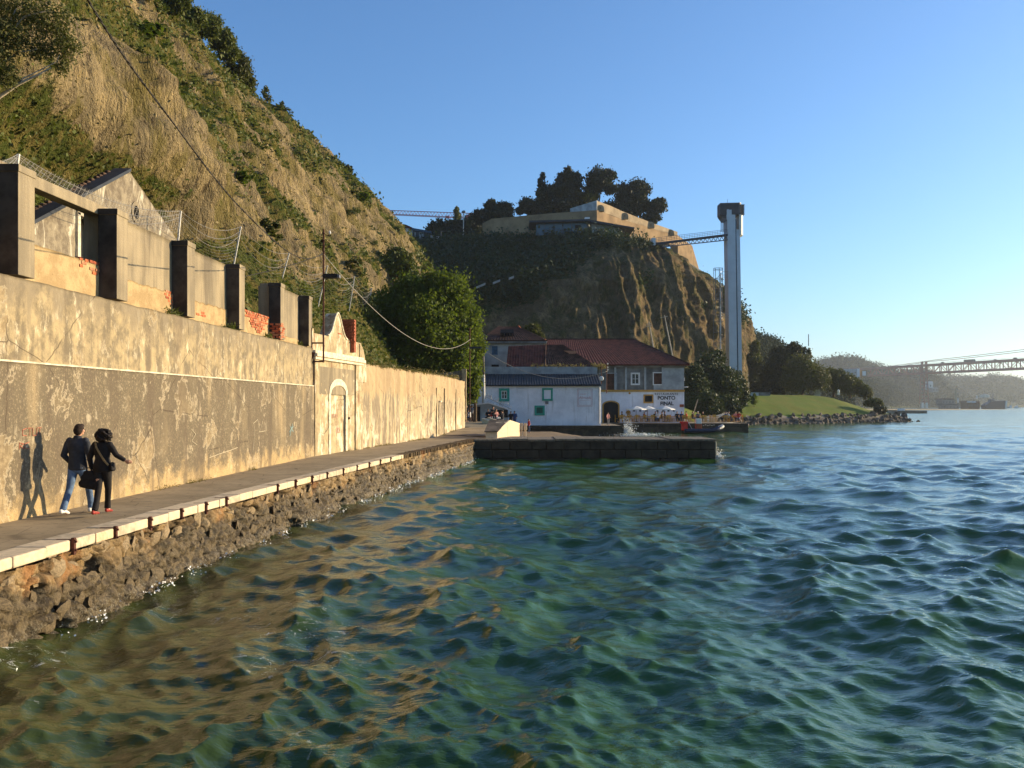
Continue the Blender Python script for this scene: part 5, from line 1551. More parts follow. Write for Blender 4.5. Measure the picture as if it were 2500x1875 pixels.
# ------------------------------------------------------------------ inflatable boat
bt = empty("inflatable_boat", (at(1715, 0, 109).x, 109, WATER), "dark inflatable boat with a silver upturned nose, moored by the terrace quay", "boat")
bx0, bx1 = at(1668, 0, 109).x, at(1764, 0, 109).x
def tubeside(sy, mats, x0, x1, name, mat):
    pts = []; n = 14
    for i in range(n + 1):
        k = i / n; x = bx0 + (bx1 - bx0) * (x0 + (x1 - x0) * k); kk = x0 + (x1 - x0) * k
        z = WATER + .30 + 1.0 * max(0, kk - .62) ** 2 / .15 * .55
        y = 109 + sy * (.85 * (1 - max(0, kk - .7) ** 2 / .09 * .95))
        pts.append((x, y, z))
    return MB().tube(pts, .24, 10).build(name, mat, bt, smooth=True)
for sy in (-1, 1):
    tubeside(sy, 0, 0, .93, "side_tube", MT['navy_rubber']); tubeside(sy, 0, .93, 1.0, "nose_tube", MT['grey_rubber'])
m = MB(); m.hexa([(bx0 + .1, 108.5, WATER - .2), (bx1 - 1.2, 108.8, WATER - .1), (bx1 - 1.2, 109.2, WATER - .1), (bx0 + .1, 109.5, WATER - .2), (bx0, 108.3, WATER + .25), (bx1 - .5, 108.9, WATER + .75), (bx1 - .5, 109.1, WATER + .75), (bx0, 109.7, WATER + .25)]); m.build("hull", MT['black'], bt)
a = zx(1663, 1679, 1031, 1052, 108.9)
MB().box((a[0] + .4, 109, a[2] + .55), (.65, .9, 1.0)).build("outboard_cover", MT['red'], bt, bevel=.08)
MB().box((a[0] + .35, 109, a[3] - .05), (.85, 1.2, .28)).build("red_bag", MT['red'], bt, bevel=.08)
a = zx(1698, 1712, 1022, 1050, 109)
MB().box(((a[0] + a[1]) / 2, 109, a[2] + .35), (a[1] - a[0], .8, .8)).build("console", MT['old_brick'], bt, bevel=.05)
MB().box(((a[0] + a[1]) / 2, 109, a[3] - .3), (a[1] - a[0] - .02, .7, .62)).build("windscreen", MT['canvas'], bt, bevel=.03)
MB().tube([at(1677, 1025, 109), at(1691, 1050, 109)], .03, 5).build("steering_pole", MT['white_trim'], bt)
for k in range(6): MB().ell(tuple(at(1718 + k * 5, 1039 - (k % 2) * 1.5, 108.15)), (.05, .04, .05), 6, 4).build("grab_handle", MT['white_trim'], bt)
mr = wire("mooring_rope", [at(1763, 1033, 109), at(1790, 1031.5, 112.6)], .02, MT['grey_cable'], "mooring rope from the boat's nose to the quay", "rope")

# spray where a wave breaks on the quay corner
rgn = np.random.default_rng(4)
P = np.array(at(1524, 1058, 97.4)) + np.abs(rgn.normal(size=(1200, 3))) * np.array([.75, .5, 1.0]) * rgn.uniform(.2, 1, (1200, 1))
P2 = np.array(at(1532, 1063, 97.0)) + rgn.normal(size=(1500, 3)) * np.array([1.3, .5, .10]) + np.array([1.0, 0, .05])
P3 = np.array(at(1749, 1119, 55.6)) + np.abs(rgn.normal(size=(260, 3))) * np.array([.22, .2, .20])
me = leaf_mesh("spray_foam", np.concatenate([P, P2, P3]), .045, MT['foam'], aspect=.9, rng=rgn)
tag(link("spray_foam", me), kind='stuff')
# bits of foam along the quay foot
y = rgn.uniform(7, 56, 2600); x = np.interp(y, _ys, _xs) + .25 + np.abs(rgn.normal(size=2600)) * .12
k = fbm(y * .7, 0, 3, 3) > .05
P = np.stack([x, y, np.full_like(x, WATER + .06) + rgn.normal(size=2600) * .05], 1)[k]
tag(link("quay_foot_foam", leaf_mesh("quay_foot_foam", P, .016 + .0004 * P[:, 1], MT['foam'], aspect=.8, rng=rgn)), kind='stuff')
# ------------------------------------------------------------------ promontory top: fort wall, pavilion, footbridge, lift tower
MT['fort'] = simple("ochre_fort_wall", (.27, .18, .095), .95, .28, .35, bump=.2, det=7)
MT['fort_pale'] = simple("pale_fort_parapet", (.33, .25, .155), .95, .25, .5, bump=.2, det=7)
ft = empty("fort_wall", at(1457, 570, 198), "ochre fortress wall crowning the cliff, with round-headed parapet niches", "fortress wall")
def strip(m, pts, top, thick=2.0):
    """pts (px, ytop, ybot, d) -> wall slab"""
    for (a, t0_, b0, d0), (b, t1_, b1, d1) in zip(pts[:-1], pts[1:]):
        A0, A1, B0, B1 = at(a, b0, d0), at(a, t0_, d0), at(b, b1, d1), at(b, t1_, d1)
        n = Vector((-(B0.y - A0.y), B0.x - A0.x, 0)).normalized() * thick
        if n.y < 0: n = -n
        m.hexa([A0, B0, B0 + n, A0 + n, A1, B1, B1 + n, A1 + n])
    return m
strip(MB(), [(1178, 545, 580, 210), (1201, 534, 578, 209), (1330, 522, 574, 203), (1457, 513, 572, 198)], 0).build("left_curtain", MT['fort'], ft)
strip(MB(), [(1457.3, 513, 572, 198), (1520, 536, 580, 208), (1600, 560, 590, 220), (1654, 574, 600, 229), (1690, 600, 640, 238), (1706, 655, 672, 243)], 0).build("right_curtain", MT['fort'], ft)
strip(MB(), [(1457, 490, 515, 198.5), (1490, 502, 524, 203.5), (1520, 516, 536, 208), (1600, 547, 561, 220), (1654, 566, 576, 229)], 0, .8).build("parapet", MT['fort_pale'], ft)
strip(MB(), [(1392, 509, 517, 201), (1428, 498, 516, 199.5), (1457, 489, 515, 198.4)], 0, .6).build("parapet", MT['shed_wall'], ft)
for px, y, d in ((1466, 497, 199.5), (1525, 516, 208.5), (1589, 538, 218), (1637, 557, 226)):
    c = at(px, y + 12, d - .4); r = 9 * d / FPX
    m = MB(); poly = [(c.x - r, c.y, c.z - .6), (c.x - r, c.y, c.z)] + [(c.x - r * math.cos(t), c.y, c.z + r * math.sin(t)) for t in np.linspace(0, math.pi, 9)[1:-1]] + [(c.x + r, c.y, c.z), (c.x + r, c.y, c.z - .6)]
    m.prism(poly, (0, .9, 0)); nb = m.build("niche", MT['fort_pale'], ft)
    MB().box((c.x, c.y - .05, c.z + r * .1), (r * .4, .11, r * .6)).build("niche_recess", MT['fort'], nb)
# lower retaining wall right of the footbridge
strip(MB(), [(1625, 618, 632, 203), (1680, 640, 655, 212), (1750, 684, 694, 219), (1790, 716, 722, 224)], 0, 1.2).build("retaining_wall", MT['stained'], ft)
strip(MB(), [(1655, 600, 640, 219), (1690, 612, 655, 226), (1704, 650, 672, 230)], 0, 2).build("lower_bastion", MT['fort'], ft)

pv = empty("cliff_pavilion", at(1380, 575, 196), "blue glass pavilion with a flat dark overhanging roof under the fort wall", "pavilion")
Dp = 194.5
def slab(px0, px1, y0, y1, d, depth, mat, name, par, y0b=None, y1b=None):
    a, b = at(px0, y1, d), at(px1, y1b if y1b else y1, d); c, e = at(px0, y0, d), at(px1, y0b if y0b else y0, d)
    f = Vector((0, depth, 0))
    return MB().hexa([a, b, b + f, a + f, c, e, e + f, c + f]).build(name, MT[mat], par)
slab(1309, 1432, 543, 575, Dp, 6, 'teal_glass', "glass_wall", pv, 538, 572)
slab(1432, 1443, 538, 572, Dp, 6, 'tower_dark', "end_wall", pv)
slab(1444, 1511, 545, 572, Dp + .3, 6, 'shed_wall', "pale_wall", pv, 554, 573)
slab(1292, 1440, 538.5, 543, Dp - 1.5, 9, 'tower_dark', "flat_roof", pv, 534.5, 539)
slab(1440, 1549, 536, 541, Dp - 1.5, 9, 'tower_dark', "flat_roof", pv, 555, 558.5)
for px, y in ((1523, 556), (1547, 560)): MB().bar(at(px, y, Dp), at(px, 580, Dp), .15).build("canopy_post", MT['tower_dark'], pv)
slab(1404, 1418, 549, 558, Dp - .1, .1, 'dark_room', "window", pv)
slab(1428, 1440, 530, 536, Dp, 1.2, 'white_trim', "roof_unit", pv)
for px in (1330, 1352, 1374, 1396): MB().bar(at(px, 543, Dp - .06), at(px, 573, Dp - .06), .12).build("mullion", MT['tower_dark'], pv)

# footbridge
DT = 188.0
fb = empty("footbridge", at(1690, 590, DT), "steel truss footbridge with railings joining the cliff top to the lift tower", "footbridge")
def fbp(k, y0, y1, dy=0): return at(1590 + (1777 - 1590) * k, y0 + (y1 - y0) * k, 197 + (DT - 197) * k + dy)
for s in (0, 2.2):
    MB().bar(fbp(0, 597, 574, s), fbp(1, 597, 574, s), .25, .45).build("deck_girder", MT['tower_dark'], fb)
    MB().bar(fbp(.14, 606, 586, s), fbp(1, 608, 586, s), .18).build("bottom_chord", MT['steel'], fb)
    m = MB(); n = 16
    for i in range(n):
        k0 = .14 + .86 * i / n; k1 = .14 + .86 * (i + .5) / n; k2 = .14 + .86 * (i + 1) / n
        m.bar(fbp(k0, 608, 586, s), fbp(k1, 598, 575, s), .12).bar(fbp(k1, 598, 575, s), fbp(k2, 608, 586, s), .12)
    m.build("truss_web", MT['steel'], fb)
    for j, dz in enumerate((0, 4, 8, 12)):
        MB().bar(fbp(0, 582 + dz, 560 + dz * .9, s), fbp(1, 582 + dz, 560 + dz * .9, s), .055).build("handrail", MT['steel'], fb)
    m = MB()
    for i in range(31): m.bar(fbp(i / 30, 582, 560, s), fbp(i / 30, 597, 574, s), .05)
    m.build("balusters", MT['steel'], fb)
MB().hexa([fbp(0, 595, 572), fbp(1, 595, 572), fbp(1, 595, 572, 2.2), fbp(0, 595, 572, 2.2), fbp(0, 593.5, 571), fbp(1, 593.5, 571), fbp(1, 593.5, 571, 2.2), fbp(0, 593.5, 571, 2.2)]).build("deck", MT['tower_dark'], fb)
MB().box(tuple(at(1594, 592, 197)), (.8, 2.5, 1.6)).build("end_pier", MT['white_trim'], fb)

# lift tower
lt = empty("lift_tower", at(1792, 940, DT), "tall slender concrete lift tower with a dark cabin head and sunlit bulge", "lift tower")
def tshaft(name, l0, r0, l1, r1, y0, y1, mat, d0, depth):
    a, b, c, e = at(l1, y1, d0), at(r1, y1, d0), at(l0, y0, d0), at(r0, y0, d0); f = Vector((0, depth, 0))
    return MB().hexa([a, b, b + f, a + f, c, e, e + f, c + f]).build(name, MT[mat], lt)
tshaft("concrete_shaft", 1775, 1795, 1782, 1800.5, 511, 960, 'concrete_tower', DT, 3.2)
tshaft("groove", 1795, 1798, 1800.5, 1804, 535, 960, 'tower_blue', DT + .25, 2.6)
tshaft("guide_rail", 1798, 1806.5, 1804, 1812.5, 560, 960, 'concrete_tower', DT, 3.0)
m = MB(); n = 10
c0_, c1_ = at(1803, 577, DT + 1.6), at(1803, 528, DT + 1.6)
rad = 9.2 * DT / FPX
poly = [Vector((c0_.x + rad * math.cos(t), c0_.y + 1.9 * math.sin(t), c0_.z)) for t in np.linspace(-1.9, 1.9, 15)] + [Vector((c0_.x - .2, c0_.y + 1.6, c0_.z)), Vector((c0_.x - .2, c0_.y - 1.6, c0_.z))]
m.prism(poly, (0, 0, c1_.z - c0_.z)); m.build("lit_bulge", MT['tower_lit'], lt)
poly2 = [Vector((p.x - .35, p.y, c1_.z + .02)) for p in poly[:15]]
a = at(1759, 527, DT)
m = MB(); P0 = [Vector((a.x, a.y + .2, c1_.z + .02)), Vector((a.x, a.y + 3.0, c1_.z + .02))]
pl = [P0[0]] + poly2 + [P0[1]]
m.prism(pl, (0, 0, at(0, 498, DT).z - c1_.z)); m.build("cabin_head", MT['tower_dark'], lt)
tshaft("shaft_front", 1774.5, 1795.3, 1774.5, 1795.3, 512, 536, 'concrete_tower', DT - .06, .5)
tshaft("cabin_screen", 1759, 1776, 1768, 1776, 526, 538, 'tower_dark', DT + .3, 2.6)
MB().prism([p + Vector((0, 0, at(0, 497, DT).z - c1_.z)) for p in pl], (0, 0, .16)).build("roof_rim", MT['steel'], lt)
for i in range(8):
    px = 1760 + i * 2.1
    MB().bar(at(px, 533, DT + .3), at(px, 566, DT + .3), .08).build("screen_bar", MT['steel'], lt)
MB().bar(at(1776, 496, DT + 1), at(1776, 486, DT + 1), .06).build("antenna", MT['steel'], lt)
for i in range(9):
    y = 500 + i * 3
    MB().box((c0_.x + .2, c0_.y - .05, at(0, y, DT).z), (rad * 1.62, 3.7, .06)).build("cladding_slat", MT['steel'], lt)

# spiral escape stair cage
sc_t = empty("stair_cage", at(1753, 900, 209), "slender round steel stair cage standing between the cliff and the lift tower", "stair tower")
Ds = 186.0
C0 = at(1753.5, 880, Ds); top = at(0, 655, Ds).z
for k in range(7):
    t = 2 * math.pi * k / 7 + .2; x, y = C0.x + .95 * math.cos(t), C0.y + .95 * math.sin(t)
    zb_ = C0.z if k % 2 else C0.z + 9
    MB().bar((x, y, zb_), (x, y, top), .075).build("cage_post", MT['steel'], sc_t)
MB().bar((C0.x + .45, C0.y - .2, C0.z), (C0.x + .45, C0.y - .2, top - 1), .17).build("central_pole", MT['white_trim'], sc_t)
for z in [top, top - .35] + [top - 2.2 * i for i in range(1, 10)]:
    MB().tube([(C0.x + .97 * math.cos(t), C0.y + .97 * math.sin(t), z) for t in np.linspace(0, 2 * math.pi, 17)], .035, 4).build("ring", MT['steel'], sc_t)
for y0 in (664, 672, 677): MB().bar(at(1757, y0, Ds), at(1777, y0 - 1, Ds + 2), .09, .07).build("landing_rail", MT['steel'], sc_t)
for y0 in (764, 770, 776): MB().bar(at(1757, y0, Ds), at(1779, y0, Ds + 2), .09, .07).build("landing_rail", MT['steel'], sc_t)
m = MB(); zz = top - 1; a_ = 0; pr = None
while zz > C0.z:
    p = Vector((C0.x + .6 * math.cos(a_), C0.y + .6 * math.sin(a_), zz)); m.box(tuple(p), (.5, .3, .05), a_); zz -= .22; a_ += .42
o = m.build("steps", MT['steel'], sc_t); o["kind"] = 'stuff'

# twin timber poles leaning on the cliff
for i, (x0, y0, x1, y1, arms) in enumerate(((1584, 785, 1597, 850, ((1578, 792, 1590, 790), (1577, 797, 1591, 795))), (1622, 770, 1640, 850, ((1612, 776, 1630, 772),)))):
    po = empty("timber_pole", at(x1, y1, 158), ["pale timber pole with cross arms before the cliff, just left of its twin", "pale timber pole with one cross arm before the cliff, right of its twin"][i], "utility pole", "timber poles in front of the cliff")
    MB().tube([at(x1 + 4, y1 + 30, 158), at(x0, y0, 158)], [.16, .10], 6).build("pole", MT['pale_bark'], po)
    for a in arms: MB().bar(at(a[0], a[1], 157.8), at(a[2], a[3], 157.8), .12).build("cross_arm", MT['pale_bark'], po)

# graffiti boulder wall on the slope
gwl = empty("graffiti_block", at(1403, 625, 180), "pale boulder-shaped concrete block with blue graffiti, half way up the cliff", "wall")
c = at(1402, 620, 184.2)
MB().ell(tuple(c), (1.95, .8, .75), 16, 8).build("block", MT['shed_wall'], gwl, smooth=True)
MT['blue_spray'] = simple("blue_spray_paint", (.05, .09, .32), .8, .2, 3)
rg = random.Random(5)
for k in range(5):
    x = c.x - 1.4 + k * .6; m = MB(); pts = [(x + rg.uniform(-.1, .35), c.y - 1.28, c.z - .3 + rg.uniform(0, .6)) for _ in range(4)]
    for a, b in zip(pts[:-1], pts[1:]): m.bar(a, b, .13, .1, up=(0, 1, 0))
    m.build("graffiti_letter", MT['blue_spray'] if k % 2 else MT['navy_rubber'], gwl)
for i, (x0, y0, x1, y1) in enumerate(((1160, 704, 1185, 693), (1203, 692, 1221, 685), (1242, 681, 1255, 676))):
    o = strip(MB(), [(x0, y0 - 3, y0 + 2, 168), (x1, y1 - 3, y1 + 2, 168)], 0, .4).build("low_wall", MT['shed_wall'], loc=at(x0, y0, 170.5))
    tag(o, ["pale low wall scrap on the cliff edge, nearest the big green tree", "middle one of three pale low wall scraps on the cliff edge", "smallest pale low wall scrap, highest of the three on the cliff edge"][i], "wall", "pale wall scraps on the cliff edge")

# houses in the saddle
sh = empty("saddle_house", at(1010, 590, 215), "white house with red curved roof and dark balcony front in the cliff saddle", "house")
Dh = 215
slab(958, 1002, 555, 600, Dh, 8, 'white_paint', "wall", sh, 557)
slab(1004, 1010, 556, 592, Dh - .4, 8, 'shed_wall', "party_wall", sh)
slab(1008, 1050, 560, 592, Dh - .5, 8, 'tower_dark', "dark_front", sh, 568)
slab(1005, 1052, 556, 561, Dh - 1, 9, 'tower_blue', "roof", sh, 564, 569)
m = MB(); pr = [at(955, 562, Dh - 1), at(962, 554, Dh - 1), at(975, 551, Dh - 1), at(990, 553, Dh - 1), at(1006, 560, Dh - 1)]
for a, b in zip(pr[:-1], pr[1:]): m.hexa([a, b, b + Vector((0, 9, 0)), a + Vector((0, 9, 0)), a + Vector((0, 0, .5)), b + Vector((0, 0, .5)), b + Vector((0, 9, .5)), a + Vector((0, 9, .5))])
m.build("red_roof", MT['tile_dark'], sh)
for x0, x1 in ((1012, 1015), (1023, 1028), (1029.5, 1034)):
    a = zx(x0, x1, 567, 580, Dh - .55); MB().box(((a[0] + a[1]) / 2, Dh - .58, (a[2] + a[3]) / 2), (a[1] - a[0], .06, a[3] - a[2])).build("window", MT['shed_wall'], sh)
MB().bar(at(1006, 579, Dh - 1.3), at(1051, 586, Dh - 1.3), .1, .2).build("balcony", MT['steel'], sh)
wl = MB(); strip(wl, [(1051, 574, 593, Dh), (1080, 579, 593, Dh), (1100, 578.5, 592, Dh)], 0, .5); o = wl.build("garden_wall", MT['white_trim'], loc=at(1051, 593, Dh)); tag(o, "white garden wall right of the house in the saddle", "wall")
wl = MB(); strip(wl, [(1003, 591, 606, Dh - 1), (1055, 592, 604, Dh - 1), (1100, 593, 598, Dh - 1)], 0, 4); o = wl.build("retaining_wall", MT['stained'], loc=at(1003, 606, Dh)); tag(o, "grey retaining wall below the house in the saddle", "wall")
slp = empty("street_lamp", at(1077, 598, Dh - 3), "thin street lamp beside the white garden wall in the saddle", "street lamp")
MB().tube([at(1077, 600, Dh - 3), at(1077, 565, Dh - 3)], .10, 6).build("pole", MT['steel'], slp); MB().bar(at(1077, 565, Dh - 3), at(1085, 564, Dh - 3), .12).build("lamp_arm", MT['steel'], slp)
sp2 = empty("tall_pole", at(1131, 580, 214), "tall concrete pole with a round head above the saddle", "pole")
MB().tube([at(1131, 600, 214), at(1132, 518, 214)], [.16, .11], 6).build("pole", MT['pole_white'], sp2); MB().ell(tuple(at(1132, 517, 214)), (.5, .3, .35), 8, 5).build("pole_head", MT['steel'], sp2)

# crane jib behind the ridge
cr_ = empty("tower_crane", at(1130, 530, 420), "red tower crane jib reaching across the sky behind the hill", "crane")
Dc = 420
def cj(px, top): k = (px - 880) / (1155 - 880); return at(px, (511 + 10 * k) if top else (519 + 13 * k), Dc)
MT['crane'] = simple("red_crane_steel", (.42, .09, .09), .6, .15, .3)
for tpz in (True, False): MB().bar(cj(880, tpz), cj(1155, tpz), .28).build("jib_chord", MT['crane'], cr_)
MB().bar(cj(880, False) + Vector((0, 2, 0)), cj(1155, False) + Vector((0, 2, 0)), .25).build("jib_chord", MT['crane'], cr_)
m = MB(); px = 880; 
while px < 1150: m.bar(cj(px, False), cj(px + 4, True), .16).bar(cj(px + 4, True), cj(px + 8, False), .16); px += 8
m.build("lattice", MT['crane'], cr_)
MB().box(tuple(at(1150, 527, Dc)), (2.6, 2, 1.5)).build("counterweight", MT['crane'], cr_)
MB().box(tuple(at(1093, 530, Dc)), (1.6, 1.6, 1.0)).build("trolley", MT['crane'], cr_)
MB().bar(at(1140, 525, Dc), at(1140, 640, Dc), 1.2).build("crane_mast", MT['crane'], cr_)

# ------------------------------------------------------------------ suspension bridge
br = empty("suspension_bridge", at(2258, 1000, 1265), "red steel suspension bridge with a deep truss deck, crossing the hazy river", "bridge")
A, B = Vector((540 - 60, 1352 + 200, 0)), Vector((625 + 60, 1100 - 202, 0))
Z1, Z0 = 57.5, 46.6
def bp_(k, z, off=0): p = A.lerp(B, k); n = Vector((B.y - A.y, -(B.x - A.x), 0)).normalized(); return Vector((p.x + n.x * off, p.y + n.y * off, z))
L = (B - A).length; W2 = 10.5
for s in (-W2, W2):
    MB().bar(bp_(0, Z1, s), bp_(1, Z1, s), 1.6, 2.0).build("top_chord", MT['bridge_red'], br)
    MB().bar(bp_(0, Z0, s), bp_(1, Z0, s), 1.4, 1.5).build("bottom_chord", MT['bridge_red'], br)
    nb = int(L / 12.5)
    for i in range(nb):
        MB().bar(bp_(i / nb, Z0, s), bp_(i / nb, Z1, s), .95).build("truss_post", MT['bridge_red'], br)
        a, b = (i, i + 1) if i % 2 else (i + 1, i)
        MB().bar(bp_(a / nb, Z0, s), bp_(b / nb, Z1, s), .6).build("truss_diagonal", MT['bridge_red'], br)
MB().hexa([bp_(0, Z1 + .6, -W2), bp_(1, Z1 + .6, -W2), bp_(1, Z1 + .6, W2), bp_(0, Z1 + .6, W2), bp_(0, Z1 + 1.4, -W2), bp_(1, Z1 + 1.4, -W2), bp_(1, Z1 + 1.4, W2), bp_(0, Z1 + 1.4, W2)]).build("road_deck", MT['bridge_red'], br)
MB().hexa([bp_(0, Z0 + .6, -4), bp_(1, Z0 + .6, -4), bp_(1, Z0 + .6, 4), bp_(0, Z0 + .6, 4), bp_(0, Z0 + 1.8, -4), bp_(1, Z0 + 1.8, -4), bp_(1, Z0 + 1.8, 4), bp_(0, Z0 + 1.8, 4)]).build("rail_deck", MT['bridge_red'], br)
m = MB()
for s in (-W2, W2): m.bar(bp_(0, Z1 + 2.6, s), bp_(1, Z1 + 2.6, s), .25)
m.build("handrail", MT['bridge_red'], br)
kp = None
for k in np.linspace(.2, .6, 400):
    p = bp_(k, 0)
    if abs(p.x / p.y * FPX + 1250 - 2257) < 1.2: kp = k; break
for s in (-W2, W2):
    c = bp_(kp, 0, s * .33)
    MB().bar((c.x, c.y, Z0 - 3), (c.x, c.y, 63), 2.6, 2.6).build("tower_leg", MT['bridge_red'], br)
    lg = MB()
    for q in (-1, 1): lg.bar((c.x + q * 3.6, c.y, WATER + 6), (c.x + q * 1.6, c.y, Z0 - 2), 1.2)
    for i in range(8):
        z0, z1 = WATER + 6 + i * 4.9, WATER + 6 + (i + 1) * 4.9; w0, w1 = 3.6 - i * .25, 3.6 - (i + 1) * .25
        lg.bar((c.x - w0, c.y, z0), (c.x + w1, c.y, z1), .5).bar((c.x + w0, c.y, z0), (c.x - w1, c.y, z1), .5)
    lg.build("lattice_leg", MT['bridge_red'], br)
    MB().box((c.x, c.y, 1.0), (3.2, 5, 10.4)).build("pier_base", MT['white_trim'], br)
for s in (-W2, W2):
    P_ = [bp_(kp, 63, s * .33)] + [bp_(kp + (1 - kp) * i / 10, 63 + 18 * i / 10 * (i / 10 * .45 + .55), s) for i in range(1, 11)]
    MB().tube(P_, .38, 5).build("main_cable", MT['bridge_red'], br)
    P_ = [bp_(kp, 63, s * .33), bp_(kp - .12, 57, s)]
    MB().tube(P_, .35, 5).build("back_cable", MT['bridge_red'], br)
    for i in (7, 8, 9): MB().bar(P_ and bp_(kp + (1 - kp) * i / 10, Z1, s), bp_(kp + (1 - kp) * i / 10, 63 + 18 * i / 10 * (i / 10 * .45 + .55), s), .14).build("hanger", MT['bridge_red'], br)
tk = bp_(kp + .11, Z1 + 3.2, -5)
tag(MB().box(tuple(tk), (3, 16, 3.6), math.atan2(B.y - A.y, B.x - A.x) + R(90)).box(tuple(tk + Vector((1.7, -8.8, -.4))), (2.4, 2.4, 2.8)).build("lorry", MT['tower_dark'], loc=tk), "dark lorry crossing the bridge deck just right of the tower", "lorry")
rg = random.Random(9)
for i in range(9):
    k = kp + .05 + i * .058 + rg.uniform(0, .02)
    if abs(k - kp - .11) < .02: continue
    p = bp_(k, Z1 + 2.2, rg.choice((-6, 6)))
    o = MB().box(tuple(p), (1.9, 4.4, .9), math.atan2(B.y - A.y, B.x - A.x) + R(90)).box(tuple(p + Vector((0, 0, .75))), (1.7, 2.3, .7), math.atan2(B.y - A.y, B.x - A.x) + R(90)).build("car", MT['tower_dark'], loc=p)
    tag(o, "small dark car seen end-on driving across the bridge deck", "car", "cars on the bridge deck")
# abutment
ab = empty("bridge_abutment", at(2080, 925, 800), "white concrete bridge abutment block with an open arch beside the wooded hill", "abutment")
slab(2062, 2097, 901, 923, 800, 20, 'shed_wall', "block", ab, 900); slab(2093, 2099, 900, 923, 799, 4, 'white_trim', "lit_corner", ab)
slab(2104, 2118, 903, 922, 800, 5, 'fort', "arch_pier", ab); slab(2106, 2114, 906, 917, 799.4, 6, 'canvas', "arch_opening", ab)

# yard, silos, ships below the bridge
def blk(name, px0, px1, y0, y1, d, mat, label, cat, depth=14, roof=None, group=None):
    r = empty(name, at((px0 + px1) / 2, y1, d), label, cat, group)
    slab(px0, px1, y0, y1, d, depth, mat, "wall", r)
    a, b = at(px0 - .6, y0, d - 1), at(px1 + .6, y0, d - 1); f = Vector((0, depth + 2, 0)); up = Vector((0, 0, max(.8, (y1 - y0) * d / FPX * .14)))
    MB().hexa([a, b, b + f, a + f, a + up * .2 + Vector((.8, 1, 0)) + up, b - Vector((.8, -1, 0)) + up * 1.2, b + f + up, a + f + up]).build("roof", MT[roof or mat], r)
    n = max(1, int((px1 - px0) / 7))
    for i in range(n):
        px = px0 + (i + .5) * (px1 - px0) / n
        c = at(px, y0 + (y1 - y0) * .45, d - .1); s = d / FPX
        MB().box(tuple(c), (2.2 * s, .3, (y1 - y0) * .28 * s)).build("window", MT['tower_dark'], r)
    return r
blk("apartment_block", 2266, 2278, 934, 951, 1350, 'white_trim', "narrow pale block on the hillside just right of the bridge tower", "building")
blk("apartment_block", 2276, 2291, 948, 957, 1300, 'shed_wall', "wide low pale block below the bridge, on the hillside", "building")
blk("warehouse", 2308, 2342, 988, 1002, 880, 'stained', "grey waterfront warehouse right of the bridge tower", "warehouse", roof='roof_black')
blk("warehouse", 2300, 2330, 975, 990, 960, 'stained', "darker stepped warehouse behind the grey one by the water", "warehouse", roof='tile_old')
blk("shipyard_shed", 2362, 2392, 982, 1001, 900, 'tile_old', "brown shipyard shed with sunlit white strips on its roof", "shed", roof='tile_old')
blk("sunlit_house", 2404, 2416, 965, 970, 1200, 'canvas', "small sunlit house on the slope above the ship", "house")
for i, (x0, x1, y0, y1) in enumerate(((2364, 2369, 979.5, 983), (2372.5, 2383, 979.5, 983))):
    o = slab(x0, x1, y0, y1, 890, 3, 'canvas', "white_container", None)
    tag(o, ["small square white container on the shipyard shed", "long white container on the shipyard shed"][i], "container")
o = MB().tube([at(2334, 990, 1000), at(2334, 942, 1000)], [1.3, .9], 8).build("chimney", MT['fort_pale'], loc=at(2334, 990, 1000)); tag(o, "thin pale chimney rising right of the reddish slope", "chimney")
for i, (px, y0, y1) in enumerate(((2339, 972, 980), (2385, 965, 970), (2398.5, 990, 996))):
    o = MB().tube([at(px, y1 + 3, 905), at(px, y0, 905)], .6, 8).build("white_silo", MT['canvas'], loc=at(px, y1 + 3, 905)); tag(o, ["small white silo right of the chimney foot", "small white silo high behind the shipyard", "small white silo close to the ship's stern"][i], "silo", "white silos in the shipyard")
sp_ = empty("moored_ship", at(2435, 1000, 880), "dark-hulled moored ship with a sunlit bow below the bridge", "ship")
Dq = 880
hul = [at(2408, 1000.5, Dq), at(2456, 1000.5, Dq), at(2457.5, 978, Dq), at(2430, 979, Dq), at(2418, 982, Dq), at(2406, 990, Dq)]
MB().prism(hul, (0, 9, 0)).build("hull", MT['tower_dark'], sp_)
MB().prism([at(2453.5, 1001, Dq - .5), at(2457.5, 1001, Dq - .5), at(2459, 978, Dq - .5), at(2455.5, 978, Dq - .5)], (3, 9, 0)).build("lit_bow", MT['canvas'], sp_)  # white plate on the dark hull: sunlight on the bow painted as colour
slab(2420, 2428, 974, 981, Dq + 1, 6, 'stained', "bridge_house", sp_)
MB().tube([at(2424, 975, Dq + 3), at(2424, 962, Dq + 3)], .35, 5).build("ship_mast", MT['steel'], sp_)
for i, (x0, x1) in enumerate(((2463, 2471), (2476, 2488))):
    r = empty("small_boat", at((x0 + x1) / 2, 997, 900), ["small white boat moored right of the dark ship", "longer white boat moored farther right of the dark ship"][i], "boat", "white boats beyond the ship")
    MB().prism([at(x0, 993, 900), at(x1, 993, 900), at(x1 - 1, 997, 900), at(x0 + 1, 997, 900)], (0, 4, 0)).build("hull", MT['canvas'], r)
    MB().box(tuple(at((x0 + x1) / 2, 991.5, 902)), (1.6, 2, 1.6)).build("cabin", MT['white_trim'], r)
    MB().tube([at((x0 + x1) / 2 + 2, 993, 901), at((x0 + x1) / 2 + 2, 984, 901)], .2, 5).build("mast", MT['white_trim'], r)
jt = empty("far_jetty", at(2230, 1008, 380), "low dark jetty beyond the rocky point", "jetty")
a, b = at(2185, 1009, 380), at(2262, 1009, 380)
